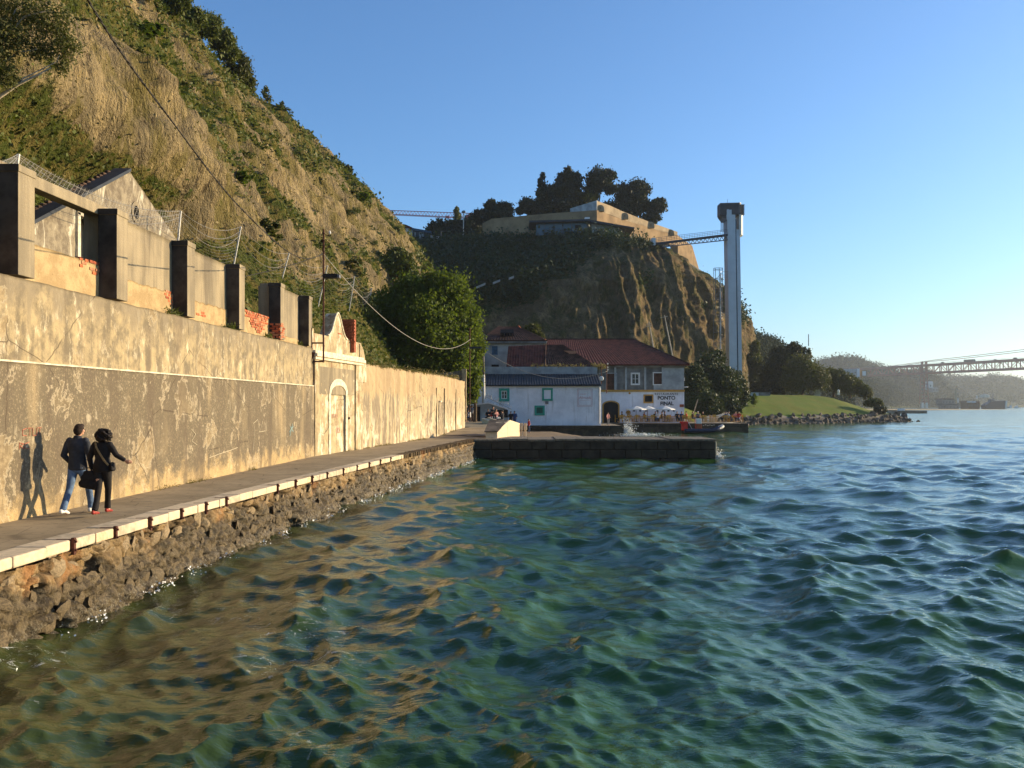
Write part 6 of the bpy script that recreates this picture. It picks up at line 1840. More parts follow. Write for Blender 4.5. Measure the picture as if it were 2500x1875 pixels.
MB().hexa([a, b, b + Vector((0, 8, 0)), a + Vector((0, 8, 0)), a + Vector((0, 0, 1.1)), b + Vector((0, 0, 1.1)), b + Vector((0, 8, 1.1)), a + Vector((0, 8, 1.1))]).build("deck", MT['masonry'], jt)
for i in range(9): MB().box((a.x + i * (b.x - a.x) / 8, 380.2, WATER), (.4, .4, 2)).build("pile", MT['masonry'], jt)
o = slab(2196, 2209, 997, 1003, 384, 2, 'canvas', "white_van", None); tag(o, "small white van parked on the far jetty", "van")
tag(MB().tube([at(1974, 845, 700), at(1974, 816, 700)], .35, 5).build("radio_mast", MT['steel'], loc=at(1974, 845, 700)), "thin faint radio mast above the park trees", "mast")
shore = MB().hexa([at(2090, 1001, 560) , at(2600, 1001, 880), at(2600, 1001, 900), at(2090, 1001, 1000), at(2090, 998, 560), at(2600, 999.3, 880), at(2600, 999, 900), at(2090, 998, 1000)]).build("far_bank", MT['masonry'], loc=(400, 700, 0))
tag(shore, kind='structure')
# ------------------------------------------------------------------ trees and shrubs
def crown_points(blobs, n, rng, clump=.20, per=26, fill=.0):
    """leaf centres gathered in clumps near the surface of overlapping blobs"""
    vol = np.array([b[3] * b[4] + b[4] * b[5] + b[3] * b[5] for b in blobs]); vol = vol / vol.sum()
    out, nor = [], []
    for b, v in zip(blobs, vol):
        c = np.array(b[:3]); r = np.array(b[3:6]); k = max(6, int(n * v / per))
        d = rng.normal(size=(k, 3)); d /= np.linalg.norm(d, axis=1)[:, None]
        rad = rng.uniform(.45, 1.08, k) ** .6
        cc = c + d * r * rad[:, None]
        P = np.repeat(cc, per, 0) + rng.normal(size=(k * per, 3)) * r.mean() * clump * np.repeat(rng.uniform(.5, 1.3, k), per)[:, None]
        out.append(P); nor.append(np.repeat(d, per, 0))
    return np.concatenate(out), np.concatenate(nor)
def tree(name, label, base, blobs, n, size, mat, cat="tree", group=None, bark='bark', tr=.3, seed=1, clump=.20, limbs=True, per=26, aspect=.55, top=None):
    """base (world), blobs (world x,y,z,rx,ry,rz)"""
    rng = np.random.default_rng(seed)
    r = empty(name, base, label, cat, group)
    P, N = crown_points(blobs, n, rng, clump, per)
    me = leaf_mesh("crown", P - np.array(base), size, LEAF[mat], bias=N, rng=rng, aspect=aspect)
    link("crown", me, r)
    b = Vector(base); cs = [Vector(q[:3]) for q in blobs]
    mean = sum(cs, Vector()) / len(cs)
    fork = b.lerp(Vector((mean.x * .6 + b.x * .4, mean.y * .6 + b.y * .4, mean.z)), .55)
    m = MB(); mid = b.lerp(fork, .5) + Vector((tr * .4, 0, 0))
    m.tube([b - Vector((0, 0, .4)), b + Vector((0, 0, .2)), mid, fork], [tr * 1.4, tr, tr * .8, tr * .6], 7)
    m.build("trunk", MT[bark], r, smooth=True)
    if limbs:
        for c in cs[:7]:
            k = fork.lerp(c, .5) + Vector((0, 0, -.06 * (c - fork).length))
            MB().tube([fork, k, c], [tr * .45, tr * .28, tr * .08], 5).build("limb", MT[bark], r, smooth=True)
    return r
def pb(px, py, rx, ry, d, dy=0):
    """blob from photo pixels"""
    c = at(px, py, d + dy); s = d / FPX
    return (c.x, c.y, c.z, rx * s, (rx + ry) * .5 * s, ry * s)
# trees behind the harbour wall
tree("plane_tree", "big bright green broadleaf tree rising behind the harbour wall", tuple(at(1040, 930, 88)),
     [pb(1010, 725, 62, 45, 88), pb(1080, 715, 65, 50, 88), pb(950, 775, 60, 60, 87), pb(1040, 800, 80, 70, 86), pb(1120, 780, 48, 60, 88), pb(935, 850, 50, 45, 87), pb(1010, 875, 70, 45, 86), pb(1095, 860, 55, 55, 87), pb(1150, 800, 22, 30, 89)],
     56000, .175, 'bright', tr=.45, seed=2, clump=.17)
tree("plane_tree", "narrow hanging green tree at the end of the harbour wall, beside the white building", tuple(at(1160, 1028, 93)),
     [pb(1160, 850, 20, 40, 92), pb(1150, 915, 24, 40, 92), pb(1152, 955, 18, 22, 91)], 7000, .17, 'bright', tr=.2, seed=3)
tree("olive_tree", "yellow-green small tree with visible branches at the foot of the sunlit cliff", tuple(at(965, 730, 104)),
     [pb(945, 655, 30, 30, 104), pb(985, 650, 28, 28, 104), pb(1010, 690, 22, 25, 103), pb(930, 700, 22, 20, 104), pb(968, 625, 24, 18, 105)], 15000, .20, 'scrub', tr=.22, seed=4)
tree("young_tree", "dark green tree squeezed between the cliff foot and the big bright tree", tuple(at(870, 800, 84)),
     [pb(880, 760, 40, 38, 84), pb(850, 800, 40, 32, 82), pb(900, 810, 30, 40, 84), pb(820, 740, 30, 20, 83)], 16000, .17, 'scrub', tr=.2, seed=5)
# shrubs along the crest of the sunlit hill
cr = [(432, 4, 34, 24, 79), (470, 40, 30, 24, 84), (510, 62, 30, 26, 88), (545, 95, 24, 24, 91), (580, 160, 30, 34, 98), (605, 205, 16, 26, 100), (560, 125, 20, 18, 95), (500, 20, 1, 1, 0)]
lab = ["rounded green shrub on the hill crest at the very top edge of the picture", "green shrub on the crest, just below the topmost one", "green shrub on the crest against the sky, third from the top",
       "smaller green shrub on the crest, just above the darkest bush", "largest and darkest bush standing out on the hill crest", "narrow dark bush hanging just below the largest crest bush", "small grey-green bush on the crest just above the largest one"]
for i, (px, py, rx, ry, d) in enumerate(cr[:7]):
    b = at(px - 8, py + ry * .7, d)
    tree("crest_shrub", lab[i], tuple(b), [pb(px, py, rx, ry, d), pb(px - rx * .6, py + ry * .5, rx * .8, ry * .6, d), pb(px + rx * .4, py + ry * .3, rx * .5, ry * .6, d)], 5200, .15, 'scrub' if i not in (4, 5) else 'olive', "shrub", "shrubs on the hill crest", tr=.10, seed=20 + i, limbs=False)
for i, (px, py, h) in enumerate(((648, 235, 26), (687, 270, 26), (700, 290, 16))):
    tree("sapling", ["thin sparse sapling on the crest above its two companions", "thin sapling on the crest, middle of three", "lowest and smallest of the three crest saplings"][i], tuple(at(px, py + h, 112)),
         [pb(px, py - h * .4, 7, h * .5, 112), pb(px + 6, py + h * .2, 9, h * .4, 112)], 420, .16, 'olive', group="saplings on the hill crest", tr=.05, seed=30 + i, limbs=False, per=8)
# individual shrubs on the slope, copies of four shapes
protos = []
for i in range(4):
    rg_ = np.random.default_rng(50 + i)
    bl = [(rg_.uniform(-.5, .5), rg_.uniform(-1.2, 1.2), .4 + rg_.uniform(-.3, .5), .5, .5, .42) for _ in range(6)]
    protos.append(tree("slope_shrub", "x", (0, 0, 0), bl, 1900, .085 + .03 * i, ['scrub', 'scrub', 'olive', 'bright'][i], "shrub", "shrubs dotted over the sunlit cliff", tr=.05, seed=60 + i, limbs=False))
P_, N_ = scatter("", HX, HY, HZ, (HY > 34) * (HY < 150) * (HX > -33) * (HZ > 10) * (.35 + HV), 74, None, 0, 0, 0, "", 12)
kinds = {0: "olive-green shrub growing on the sunlit cliff face", 1: "dense green shrub growing on the sunlit cliff face", 2: "dark brownish-green shrub growing on the sunlit cliff face", 3: "fresh bright green shrub growing on the sunlit cliff face"}
rg = random.Random(77); first = [True] * 4
for q in P_:
    k = rg.choice((0, 0, 1, 1, 2, 2, 3)); s = rg.uniform(.5, 1.25) * (.8 + q[1] / 220)
    lo = Vector(q) + Vector((-.35 * s, 0, -.35 * s))
    if first[k]: o = protos[k]; o.location = lo; first[k] = False; o.scale = (s, s, s * .7)
    else: o = dup(protos[k], lo, rg.uniform(0, 6), None, (s, s, s * .7))
    o["label"] = kinds[k]
# eucalyptus in the top left corner
rng = np.random.default_rng(8)
eu = tree("eucalyptus_tree", "eucalyptus with pale branches hanging into the top left corner", tuple(at(-260, 560, 26)),
     [pb(50, 30, 60, 40, 26), pb(130, 55, 45, 35, 26), pb(20, 90, 45, 25, 25.5), pb(165, 115, 25, 35, 26), pb(100, 120, 30, 24, 26), pb(-40, 120, 60, 70, 25.5), pb(18, 190, 22, 22, 25.5), pb(150, 160, 16, 18, 26)],
     12000, .062, 'euca', bark='pale_bark', tr=.16, seed=9, limbs=False, aspect=.35, clump=.36, per=16)
for pts, r0 in (([(-120, 330), (0, 235), (45, 205), (95, 182), (125, 165)], .07), ([(-60, 140), (0, 95), (20, 60), (40, 20)], .05), ([(-100, 180), (0, 160), (40, 130), (90, 120)], .04), ([(0, 235), (60, 190), (140, 150), (150, 120)], .03), ([(-120, 330), (-30, 140), (60, 40), (120, 25.5)], .05)):
    P = [at(x, y, 25.8) for x, y in pts]
    MB().tube(P, [r0 * (1 - .75 * i / (len(P) - 1)) for i in range(len(P))], 6).build("limb", MT['pale_bark'], eu, smooth=True)

# trees on the fortress
def spiky(px, ytop, ybot, w, d, n):
    out = []
    for i in range(n):
        k = i / (n - 1); out.append(pb(px + (-1) ** i * w * .12, ytop + (ybot - ytop) * k, w * (.18 + .82 * k ** .8), (ybot - ytop) / n * .95, d))
    return out
DF = 214
tree("cypress_tree", "slim dark cypress left of the tall fir on the fortress top", tuple(at(1322, 515, DF)), spiky(1323, 432, 510, 17, DF, 7), 6500, .34, 'dark', group="trees on the fortress", tr=.25, seed=101, clump=.28)
tree("fir_tree", "tallest broad dark fir in the middle of the fortress trees", tuple(at(1378, 520, DF)), spiky(1382, 420, 520, 52, DF, 7) + [pb(1355, 470, 20, 18, DF), pb(1400, 440, 20, 16, DF)], 20000, .38, 'dark', group="trees on the fortress", tr=.4, seed=102, clump=.24)
tree("pine_tree", "umbrella-shaped pine with a bare trunk right of the tall fir", tuple(at(1462, 495, DF)), [pb(1462, 440, 26, 24, DF), pb(1485, 430, 16, 14, DF), pb(1445, 462, 16, 16, DF), pb(1490, 462, 14, 10, DF)], 9000, .34, 'dark', group="trees on the fortress", tr=.22, seed=103, clump=.24)
tree("pine_tree", "wide round-topped pine leaning right at the end of the fortress trees", tuple(at(1560, 540, DF + 6)), [pb(1530, 475, 28, 22, DF + 6), pb(1560, 465, 26, 22, DF + 6), pb(1545, 500, 36, 20, DF + 6), pb(1600, 505, 24, 14, DF + 6), pb(1590, 530, 20, 14, DF + 6), pb(1612, 495, 12, 10, DF + 6)], 15000, .36, 'dark', group="trees on the fortress", tr=.35, seed=104, clump=.22)
tree("shrub_tree", "low dark shrubbery tree between the fir and the pale parapet", tuple(at(1430, 510, DF)), [pb(1425, 492, 28, 16, DF), pb(1445, 478, 16, 14, DF)], 5000, .34, 'olive', group="trees on the fortress", tr=.2, seed=105)
tree("shrub_tree", "low dark bush behind the fortress parapet under the right pines", tuple(at(1520, 530, DF + 4)), [pb(1495, 510, 30, 14, DF + 4), pb(1530, 520, 30, 14, DF + 4)], 6000, .34, 'dark', group="trees on the fortress", tr=.2, seed=106)
tree("shrub_tree", "rounded dark tree at the left foot of the cypress", tuple(at(1290, 525, DF)), [pb(1288, 502, 18, 16, DF), pb(1305, 515, 16, 14, DF), pb(1270, 515, 10, 8, DF)], 5000, .34, 'dark', group="trees on the fortress", tr=.2, seed=107)
tree("leafy_tree", "loose dark tree with separate tops at the left end of the fortress wall", tuple(at(1215, 560, DF)), [pb(1196, 505, 14, 16, DF), pb(1215, 510, 14, 18, DF), pb(1237, 512, 14, 16, DF), pb(1215, 530, 34, 16, DF), pb(1170, 530, 18, 16, DF)], 9500, .36, 'dark', group="trees on the fortress", tr=.25, seed=108)
tree("shrub_tree", "long dark thicket left of the fortress wall in the saddle", tuple(at(1110, 590, 220)), [pb(1070, 560, 26, 20, 220), pb(1110, 560, 30, 20, 220), pb(1150, 555, 26, 24, 219), pb(1085, 580, 40, 12, 218), pb(1160, 580, 20, 16, 216)], 13000, .38, 'dark', group="trees on the fortress", tr=.2, seed=109)
tree("poplar_tree", "small pale green poplar rising above the saddle thicket", tuple(at(1115, 550, 222)), [pb(1115, 515, 6, 9, 222), pb(1117, 528, 8, 10, 222)], 1600, .28, 'euca', tr=.1, seed=110, limbs=False)
tree("shrub_tree", "small rounded bush before the white wall of the saddle house", tuple(at(985, 590, 190)), [pb(985, 582, 14, 11, 190), pb(975, 592, 14, 8, 190)], 2600, .3, 'olive', tr=.1, seed=111, limbs=False)
tree("shrub_tree", "yellowish shrub growing against the cliff behind the old house roof", tuple(at(1308, 838, 128)), [pb(1300, 812, 16, 18, 128), pb(1318, 825, 12, 14, 128)], 3600, .22, 'olive', "shrub", tr=.08, seed=112, limbs=False)
# dark thicket right of the restaurant
th_ = [(1697, 935, 24, 42, 142), (1732, 905, 30, 38, 152), (1765, 940, 34, 40, 150), (1795, 950, 24, 40, 158), (1715, 985, 36, 28, 140), (1765, 990, 34, 22, 146), (1752, 872, 14, 14, 158)]
tl = ["dark bush pressed against the restaurant's right side wall", "tall dark tree at the cliff foot behind the thicket", "broad dark tree in front of the stair cage foot", "dark tree hiding the foot of the lift tower",
      "low dark bush nearest the leaning post", "low dark bush above the sunlit ramp wall", "small lighter tree top at the cliff foot by the stair cage"]
for i, (px, py, rx, ry, d) in enumerate(th_):
    b = at(px, py + ry, d); b.z = min(b.z, 1.5)
    tree("thicket_tree", tl[i], tuple(b), [pb(px, py, rx, ry, d), pb(px - rx * .5, py + ry * .5, rx * .8, ry * .6, d), pb(px + rx * .5, py + ry * .4, rx * .8, ry * .6, d), pb(px + rx * .2, py - ry * .5, rx * .5, ry * .5, d)],
         8000, .25, 'deep', group="dark thicket beside the restaurant", tr=.2, seed=120 + i)
# park trees
pk_ = [("conifer_tree", "tall dark conifer cluster left in the park, with pointed tops", 1915, 962, [pb(1905, 890, 30, 34, 206), pb(1935, 862, 18, 24, 206), pb(1948, 858, 14, 18, 206), pb(1920, 920, 40, 34, 205), pb(1898, 862, 14, 16, 206), pb(1967, 868, 12, 18, 206), pb(1880, 920, 20, 30, 206)], 20000, .30, 'dark'),
       ("park_tree", "large olive-brown rounded park tree in front of the conifers", 1958, 966, [pb(1955, 905, 34, 34, 198), pb(1985, 920, 28, 30, 198), pb(1940, 930, 30, 26, 198), pb(2005, 925, 18, 24, 198)], 17000, .24, 'olive'),
       ("park_tree", "yellow-green park tree right of the white stone slab", 2035, 966, [pb(2025, 925, 20, 24, 212), pb(2045, 930, 20, 24, 212), pb(2050, 912, 12, 10, 212)], 9000, .24, 'olive'),
       ("park_tree", "brownish rounded park tree at the end of the lawn top", 2075, 968, [pb(2070, 940, 22, 22, 208), pb(2090, 945, 16, 18, 208), pb(2062, 925, 12, 10, 208)], 8000, .24, 'olive'),
       ("park_tree", "smallest reddish park tree, last in the row above the lawn", 2112, 972, [pb(2110, 955, 14, 14, 206), pb(2120, 962, 10, 9, 206)], 4000, .22, 'olive'),
       ("pine_tree", "ragged pine just right of the lift tower", 1848, 955, [pb(1845, 850, 12, 16, 225), pb(1838, 880, 20, 18, 225), pb(1852, 900, 20, 20, 225), pb(1838, 925, 20, 16, 225), pb(1865, 925, 18, 16, 225)], 9500, .30, 'olive'),
       ("park_bush", "dark low bush bank under the ragged pine", 1880, 960, [pb(1860, 945, 26, 14, 215), pb(1895, 948, 26, 14, 212)], 8000, .28, 'dark')]
for i, (nm, lb, px, py, bl, n, s, mt) in enumerate(pk_):
    d = bl[0][1]
    tree(nm, lb, tuple(at(px, py, d)), bl, n, s, mt, group="park trees above the lawn", tr=.3, seed=140 + i, clump=.2)
tree("small_tree", "small spreading tree with a thin trunk on the lawn's right end", tuple(at(2134, 1002, 184)), [pb(2122, 984, 12, 8, 184), pb(2137, 982, 14, 9, 184), pb(2148, 988, 9, 7, 184)], 3500, .2, 'olive', tr=.12, seed=150)
tree("lawn_bush", "dark round bush low on the bank under the small spreading tree", tuple(at(2147, 1008, 182)), [pb(2147, 1001, 12, 9, 182), pb(2158, 1004, 7, 6, 182)], 2600, .2, 'dark', "bush", tr=.06, seed=151, limbs=False)
tree("lawn_bush", "small sunlit yellow-green bush on the left of the lawn", tuple(at(1841, 990, 168)), [pb(1841, 978, 7, 9, 168), pb(1842, 968, 5, 6, 168)], 1700, .16, 'bright', "bush", tr=.05, seed=152, limbs=False)
# park furniture
o = MB().box(tuple(at(1995, 954, 200)), (1.35, .35, 2.5)).build("stone_slab", MT['shed_wall'], loc=at(1995, 965, 200), bevel=.03); tag(o, "pale upright stone slab under the park trees", "monument")
o = MB().ell(tuple(at(2047, 956, 200)), (.32, .3, .48), 10, 8).box(tuple(at(2047, 962, 200)), (.5, .4, .35)).build("white_monument", MT['canvas'], loc=at(2047, 963, 200)); tag(o, "small white rounded monument on the lawn top", "monument")
o = MB().tube([at(1826, 956, 190), at(1826, 918, 190)], .07, 6).ell(tuple(at(1827, 916, 190)), (.2, .2, .15), 8, 5).build("park_lamp", MT['fort_pale'], loc=at(1826, 956, 190)); tag(o, "thin park lamp right of the lift tower foot", "street lamp")
for i, (x0, x1) in enumerate(((1812, 1852), (1852, 1880))):
    o = slab(x0, x1, 958, 966, 176, .4, 'shed_wall' if i == 0 else 'stained', "graffiti_wall" if i == 0 else "park_wall", None); tag(o, ["low park wall with pale blue graffiti at the lawn's left end", "low grey park wall continuing right of the graffiti"][i], "wall")

# ------------------------------------------------------------------ boulders
rb = empty("rock_embankment", (60, 170, -1), "bank of heaped boulders along the waterline below the lawn", "rock bank")
org = world_loc(rb)
rgn = np.random.default_rng(31); cnt = 0; pl = []
seg = SHORE[2:12]
ln_ = np.hypot(*(seg[1:] - seg[:-1]).T); cs = np.concatenate([[0], np.cumsum(ln_)])
tries = 0
while cnt < 292 and tries < 9000:
    tries += 1
    s = rgn.random() * cs[-3] ; i = min(np.searchsorted(cs, s) - 1, len(seg) - 2); i = max(i, 0); k = (s - cs[i]) / ln_[i]
    p = seg[i] * (1 - k) + seg[i + 1] * k; t_ = (seg[i + 1] - seg[i]) / ln_[i]; nn = np.array([-t_[1], t_[0]])
    D = rgn.uniform(-.9, 3.2); q = p + nn * D
    r = rgn.uniform(.28, .85)
    if any((q[0] - a) ** 2 + (q[1] - b) ** 2 < (.72 * (r + c)) ** 2 for a, b, c in pl): continue
    pl.append((q[0], q[1], r))
    z = float(land_z(np.array([[q[0]]]), np.array([[q[1]]]))[0, 0])
    st = bpy.data.objects.new("boulder", blump[int(rgn.integers(8))])
    st.location = Vector((q[0], q[1], max(z, WATER - .4) + r * .18)) - org
    st.rotation_euler = tuple(rgn.uniform(0, 6, 3)); st.scale = (r, r * rgn.uniform(.7, 1), r * rgn.uniform(.55, .85))
    COL.objects.link(st); st.parent = rb; cnt += 1
# scattered loose stones at the foot of the walkway corner
for i, (px, py, d, r, lb) in enumerate(((1500, 1066, 97, .5, "dark rock at the waterline under the building quay corner"), (1262, 1060, 66, .22, "small stone on the sand behind the parapet"))):
    o = bpy.data.objects.new("shore_rock", blump[i]); o.location = at(px, py, d); o.scale = (r, r, r * .6); COL.objects.link(o); tag(o, lb, "rock")

# ------------------------------------------------------------------ people
def blobmesh(name, chains, mat, voxel=.011, smooth=4):
    """chains: list of ((x,y,z), r) sequences; r scalar or (rx,ry,rz). One closed surface."""
    bm = bmesh.new()
    for ch in chains:
        for (p0, r0), (p1, r1) in zip(ch[:-1], ch[1:]) if len(ch) > 1 else [(ch[0], ch[0])]:
            p0, p1 = Vector(p0), Vector(p1)
            r0 = Vector((r0,) * 3) if np.isscalar(r0) else Vector(r0); r1 = Vector((r1,) * 3) if np.isscalar(r1) else Vector(r1)
            n = max(1, int((p1 - p0).length / (min(min(r0), min(r1)) * .45)))
            for i in range(n + 1):
                k = i / n
                bmesh.ops.create_icosphere(bm, subdivisions=2, radius=1, matrix=Matrix.Translation(p0.lerp(p1, k)) @ Matrix.Diagonal((*r0.lerp(r1, k), 1)))
    me = bpy.data.meshes.new(name); bm.to_mesh(me); bm.free()
    o = bpy.data.objects.new(name, me); COL.objects.link(o)
    rm = o.modifiers.new("r", 'REMESH'); rm.mode = 'VOXEL'; rm.voxel_size = voxel
    if smooth:
        sm = o.modifiers.new("s", 'SMOOTH'); sm.factor = .5; sm.iterations = smooth
    dg = bpy.context.evaluated_depsgraph_get(); dg.update()
    out = bpy.data.meshes.new_from_object(o.evaluated_get(dg)); out.name = name
    bpy.data.objects.remove(o)
    out.materials.clear(); out.materials.append(mat)
    out.polygons.foreach_set("use_smooth", [True] * len(out.polygons))
    return out
def hand(base, d, side, curl=.5):
    """palm + five unequal bent fingers; d = direction of the fingers"""
    d = Vector(d).normalized(); base = Vector(base)
    sx = d.cross(Vector((0, 1, 0)));
    if sx.length < .1: sx = Vector((0, 0, 1))
    sx = d.cross(Vector((1, 0, 0))).normalized() if abs(d.x) < .7 else d.cross(Vector((0, 1, 0))).normalized()
    nrm = d.cross(sx)
    ch = [[(base, .022), (base + d * .075, (.026, .026, .026))]]
    for i, L in enumerate((.062, .072, .068, .052)):
        o = base + d * .075 + sx * (i - 1.5) * .019
        a = o + d * L * .5 + nrm * L * .15 * side; b = a + (d * (1 - curl) + nrm * side * curl) * L * .55
        ch.append([(o, .0095), (a, .009), (b, .0075)])
    o = base + d * .025 + sx * -.03
    ch.append([(o, .011), (o + d * .035 - sx * .022, .010), (o + d * .06 - sx * .018, .0085)])
    return ch
MT['jacket'] = simple("charcoal_navy_jacket", (.035, .040, .052), .85, .25, 9, bump=.3)
MT['jeans'] = simple("faded_blue_jeans", (.10, .16, .27), .85, .35, 7, bump=.3)
MT['sneaker'] = simple("white_sneaker", (.72, .70, .66), .6, .08, 20)
MT['black_cloth'] = simple("black_cloth", (.013, .011, .011), .85, .25, 14, bump=.3)
MT['red_shoe'] = simple("red_shoe_leather", (.30, .035, .025), .5, .15, 20)
MT['tan_strap'] = simple("tan_strap", (.22, .16, .08), .7, .2, 30)

man = empty("person", (-8.34, 17.3, .008), "man in a dark jacket, blue jeans and white sneakers, walking away beside the wall", "person", "walking couple", rz=-.10)
hd = [((.03, .03, 1.585), (.076, .092, .112))]
body = [[((0, 0, .92), (.155, .11, .12)), ((0, .0, 1.12), (.145, .10, .12)), ((0, 0, 1.33), (.18, .11, .13))],
        [((0, 0, 1.40), .06), ((.01, .01, 1.50), .054), ((.02, .02, 1.56), .06)], [((.028, .03, 1.60), (.073, .090, .105))],
        [((.060, .105, 1.585), .02), ((.068, .122, 1.575), .013)],                       # nose
        [((.03, .075, 1.535), (.05, .045, .035))],                                       # jaw
        [((-.047, .03, 1.59), (.010, .020, .03))], [((.103, .02, 1.59), (.010, .020, .03))],   # ears
        [((-.085, 0, .90), .085), ((-.085, -.11, .49), .056), ((-.075, -.36, .13), .038)],
        [((.085, 0, .90), .085), ((.10, .20, .50), .056), ((.10, .30, .10), .038)],
        [((-.075, -.36, .10), .038), ((-.075, -.24, .04), .032)], [((.10, .30, .06), .038), ((.10, .43, .03), .032)],
        [((-.18, 0, 1.385), .055), ((-.25, -.03, 1.12), .042), ((-.21, .13, .97), .032)],
        [((.17, 0, 1.375), .055), ((.24, -.012, 1.13), .042), ((.25, .05, .90), .030)]]
body += hand((-.21, .13, .97), (.6, .7, -.4), 1, .6) + hand((.25, .05, .89), (0, .15, -1), -1, .75)
link("body", blobmesh("body", body, MT['skin'], .010, 2), man)
jk = [[((0, 0, .86), (.195, .135, .06)), ((0, 0, .98), (.18, .13, .10)), ((0, 0, 1.12), (.168, .125, .12)), ((0, -.005, 1.30), (.205, .135, .13)), ((0, 0, 1.39), (.185, .10, .07))],
      [((-.16, 0, 1.395), .070), ((-.19, -.005, 1.34), .070), ((-.262, -.035, 1.12), .058), ((-.225, .11, .985), .048)],
      [((.16, 0, 1.395), .070), ((.19, -.005, 1.34), .070), ((.245, -.015, 1.13), .058), ((.252, .045, .92), .048)],
      [((0, .0, 1.44), (.085, .08, .04)), ((.0, 0, 1.475), (.078, .075, .03))]]
jo = link("jacket", blobmesh("jacket", jk, MT['jacket'], .011, 3), man)
tr_ = [[((0, 0, .93), (.165, .125, .10)), ((0, 0, .84), (.155, .12, .08))],
       [((-.082, 0, .88), (.10, .105, .10)), ((-.088, -.06, .66), .083), ((-.088, -.12, .48), .068), ((-.078, -.30, .20), (.062, .066, .06)), ((-.076, -.35, .115), (.066, .072, .03))],
       [((.082, 0, .88), (.10, .105, .10)), ((.095, .10, .66), .083), ((.102, .20, .50), .068), ((.10, .28, .20), (.062, .066, .06)), ((.10, .30, .09), (.068, .075, .03))]]
link("jeans", blobmesh("jeans", tr_, MT['jeans'], .011, 3), man)
for q, dz, dy in (((-.075, -.36, .085), .0, .03), ((.10, .30, .05), 0, 0)):
    x, y, z = q
    link("shoe", blobmesh("shoe", [[((x, y - .05, z), (.042, .05, .045)), ((x, y + .06, z - .008), (.044, .05, .038)), ((x, y + .155, z - .022 - dy), (.042, .05, .026))]], MT['sneaker'], .009, 2), man)
hr = [[((.028, .005, 1.638), (.087, .102, .090)), ((.02, -.03, 1.59), (.084, .080, .095))], [((.04, .05, 1.685), (.06, .06, .04))]]
link("hair", blobmesh("hair", hr, MT['brown_hair'], .009, 1), man)
m = MB(); B_ = Vector((-8.34, 17.3, 0)); 
for a in ((-.008, .123), (.062, .127)): m.tube([B_ + Vector((a[0] + .026 * math.cos(t), a[1], 1.605 + .017 * math.sin(t))) for t in np.linspace(0, 6.28, 10)], .003, 4)
m.build("glasses", MT['black_cloth'], man)
bag = MB(); mb = Vector((-8.03, 17.06, 0))
o = link("bag", blobmesh("bag", [[((-.04, 0, .80), (.05, .04, .05)), ((.08, 0, .80), (.05, .04, .05))], [((-.06, 0, .70), (.08, .05, .09)), ((.10, 0, .70), (.09, .05, .09))], [((-.10, 0, .60), (.08, .055, .08)), ((.14, 0, .56), (.08, .055, .09))], [((.02, 0, .60), (.14, .06, .10))]], MT['black_cloth'], .012, 1), None, mb)
h_ = MB().tube([mb + Vector((-.04, 0, .82)), mb + Vector((-.01, 0, .90)), mb + Vector((.05, -.01, .90)), mb + Vector((.08, 0, .82))], .012, 5).build("handle", MT['black_cloth'], None); h_.parent = o; h_.matrix_parent_inverse = Matrix.Translation(-mb)
tag(o, "soft black bag carried between the walking man and woman", "bag")

wom = empty("person", (-7.78, 17.12, .008), "woman with windblown dark curly hair in black clothes and red shoes, arm held out", "person", "walking couple", rz=-.05)
body = [[((0, 0, .90), (.15, .11, .12)), ((0, 0, 1.06), (.115, .09, .12)), ((0, 0, 1.25), (.145, .10, .13))],
        [((0, 0, 1.32), .05), ((.0, .01, 1.41), .045), ((.0, .02, 1.46), .05)], [((.0, .02, 1.50), (.068, .085, .10))], [((.0, .11, 1.49), .014)], [((0, .06, 1.445), (.042, .04, .03))],
        [((-.08, 0, .88), .085), ((-.04, -.08, .48), .052), ((.02, -.34, .13), .034)], [((.08, 0, .88), .085), ((.03, .16, .48), .052), ((-.08, .36, .09), .034)],
        [((.02, -.34, .10), .034), ((.02, -.27, .05), .024)], [((-.08, .36, .06), .034), ((-.08, .44, .04), .024)],
        [((-.155, 0, 1.32), .05), ((-.23, -.02, 1.06), .036), ((-.22, .04, .86), .027)],
        [((.155, 0, 1.32), .05), ((.27, -.01, 1.13), .036), ((.42, .03, 1.03), .027)]]
body += hand((-.22, .04, .86), (0, .1, -1), 1, .7) + hand((.42, .03, 1.03), (.95, .1, -.3), -1, .35)
link("body", blobmesh("body", body, MT['skin'], .010, 2), wom)
jk = [[((0, 0, .84), (.185, .14, .05)), ((0, 0, .94), (.18, .135, .08)), ((0, 0, 1.06), (.14, .115, .10)), ((0, 0, 1.24), (.168, .12, .12)), ((0, 0, 1.33), (.14, .09, .06))],
      [((-.14, 0, 1.325), .068), ((-.17, 0, 1.28), .066), ((-.24, -.02, 1.06), .052), ((-.228, .03, .89), .042)],
      [((.14, 0, 1.325), .068), ((.17, 0, 1.28), .066), ((.275, -.01, 1.13), .052), ((.40, .025, 1.045), .045)], [((0, 0, 1.37), (.075, .07, .04))]]
link("coat", blobmesh("coat", jk, MT['black_cloth'], .011, 3), wom)
tr_ = [[((0, 0, .90), (.17, .13, .09))], [((-.08, 0, .86), (.10, .11, .10)), ((-.06, -.03, .66), .080), ((-.04, -.08, .48), .064), ((.0, -.22, .27), .058), ((.02, -.32, .13), (.062, .07, .04))],
       [((.08, 0, .86), (.10, .11, .10)), ((.06, .07, .66), .080), ((.03, .16, .48), .064), ((-.04, .28, .25), .056), ((-.08, .35, .10), (.062, .07, .03))]]
link("trousers", blobmesh("trousers", tr_, MT['black_cloth'], .011, 3), wom)
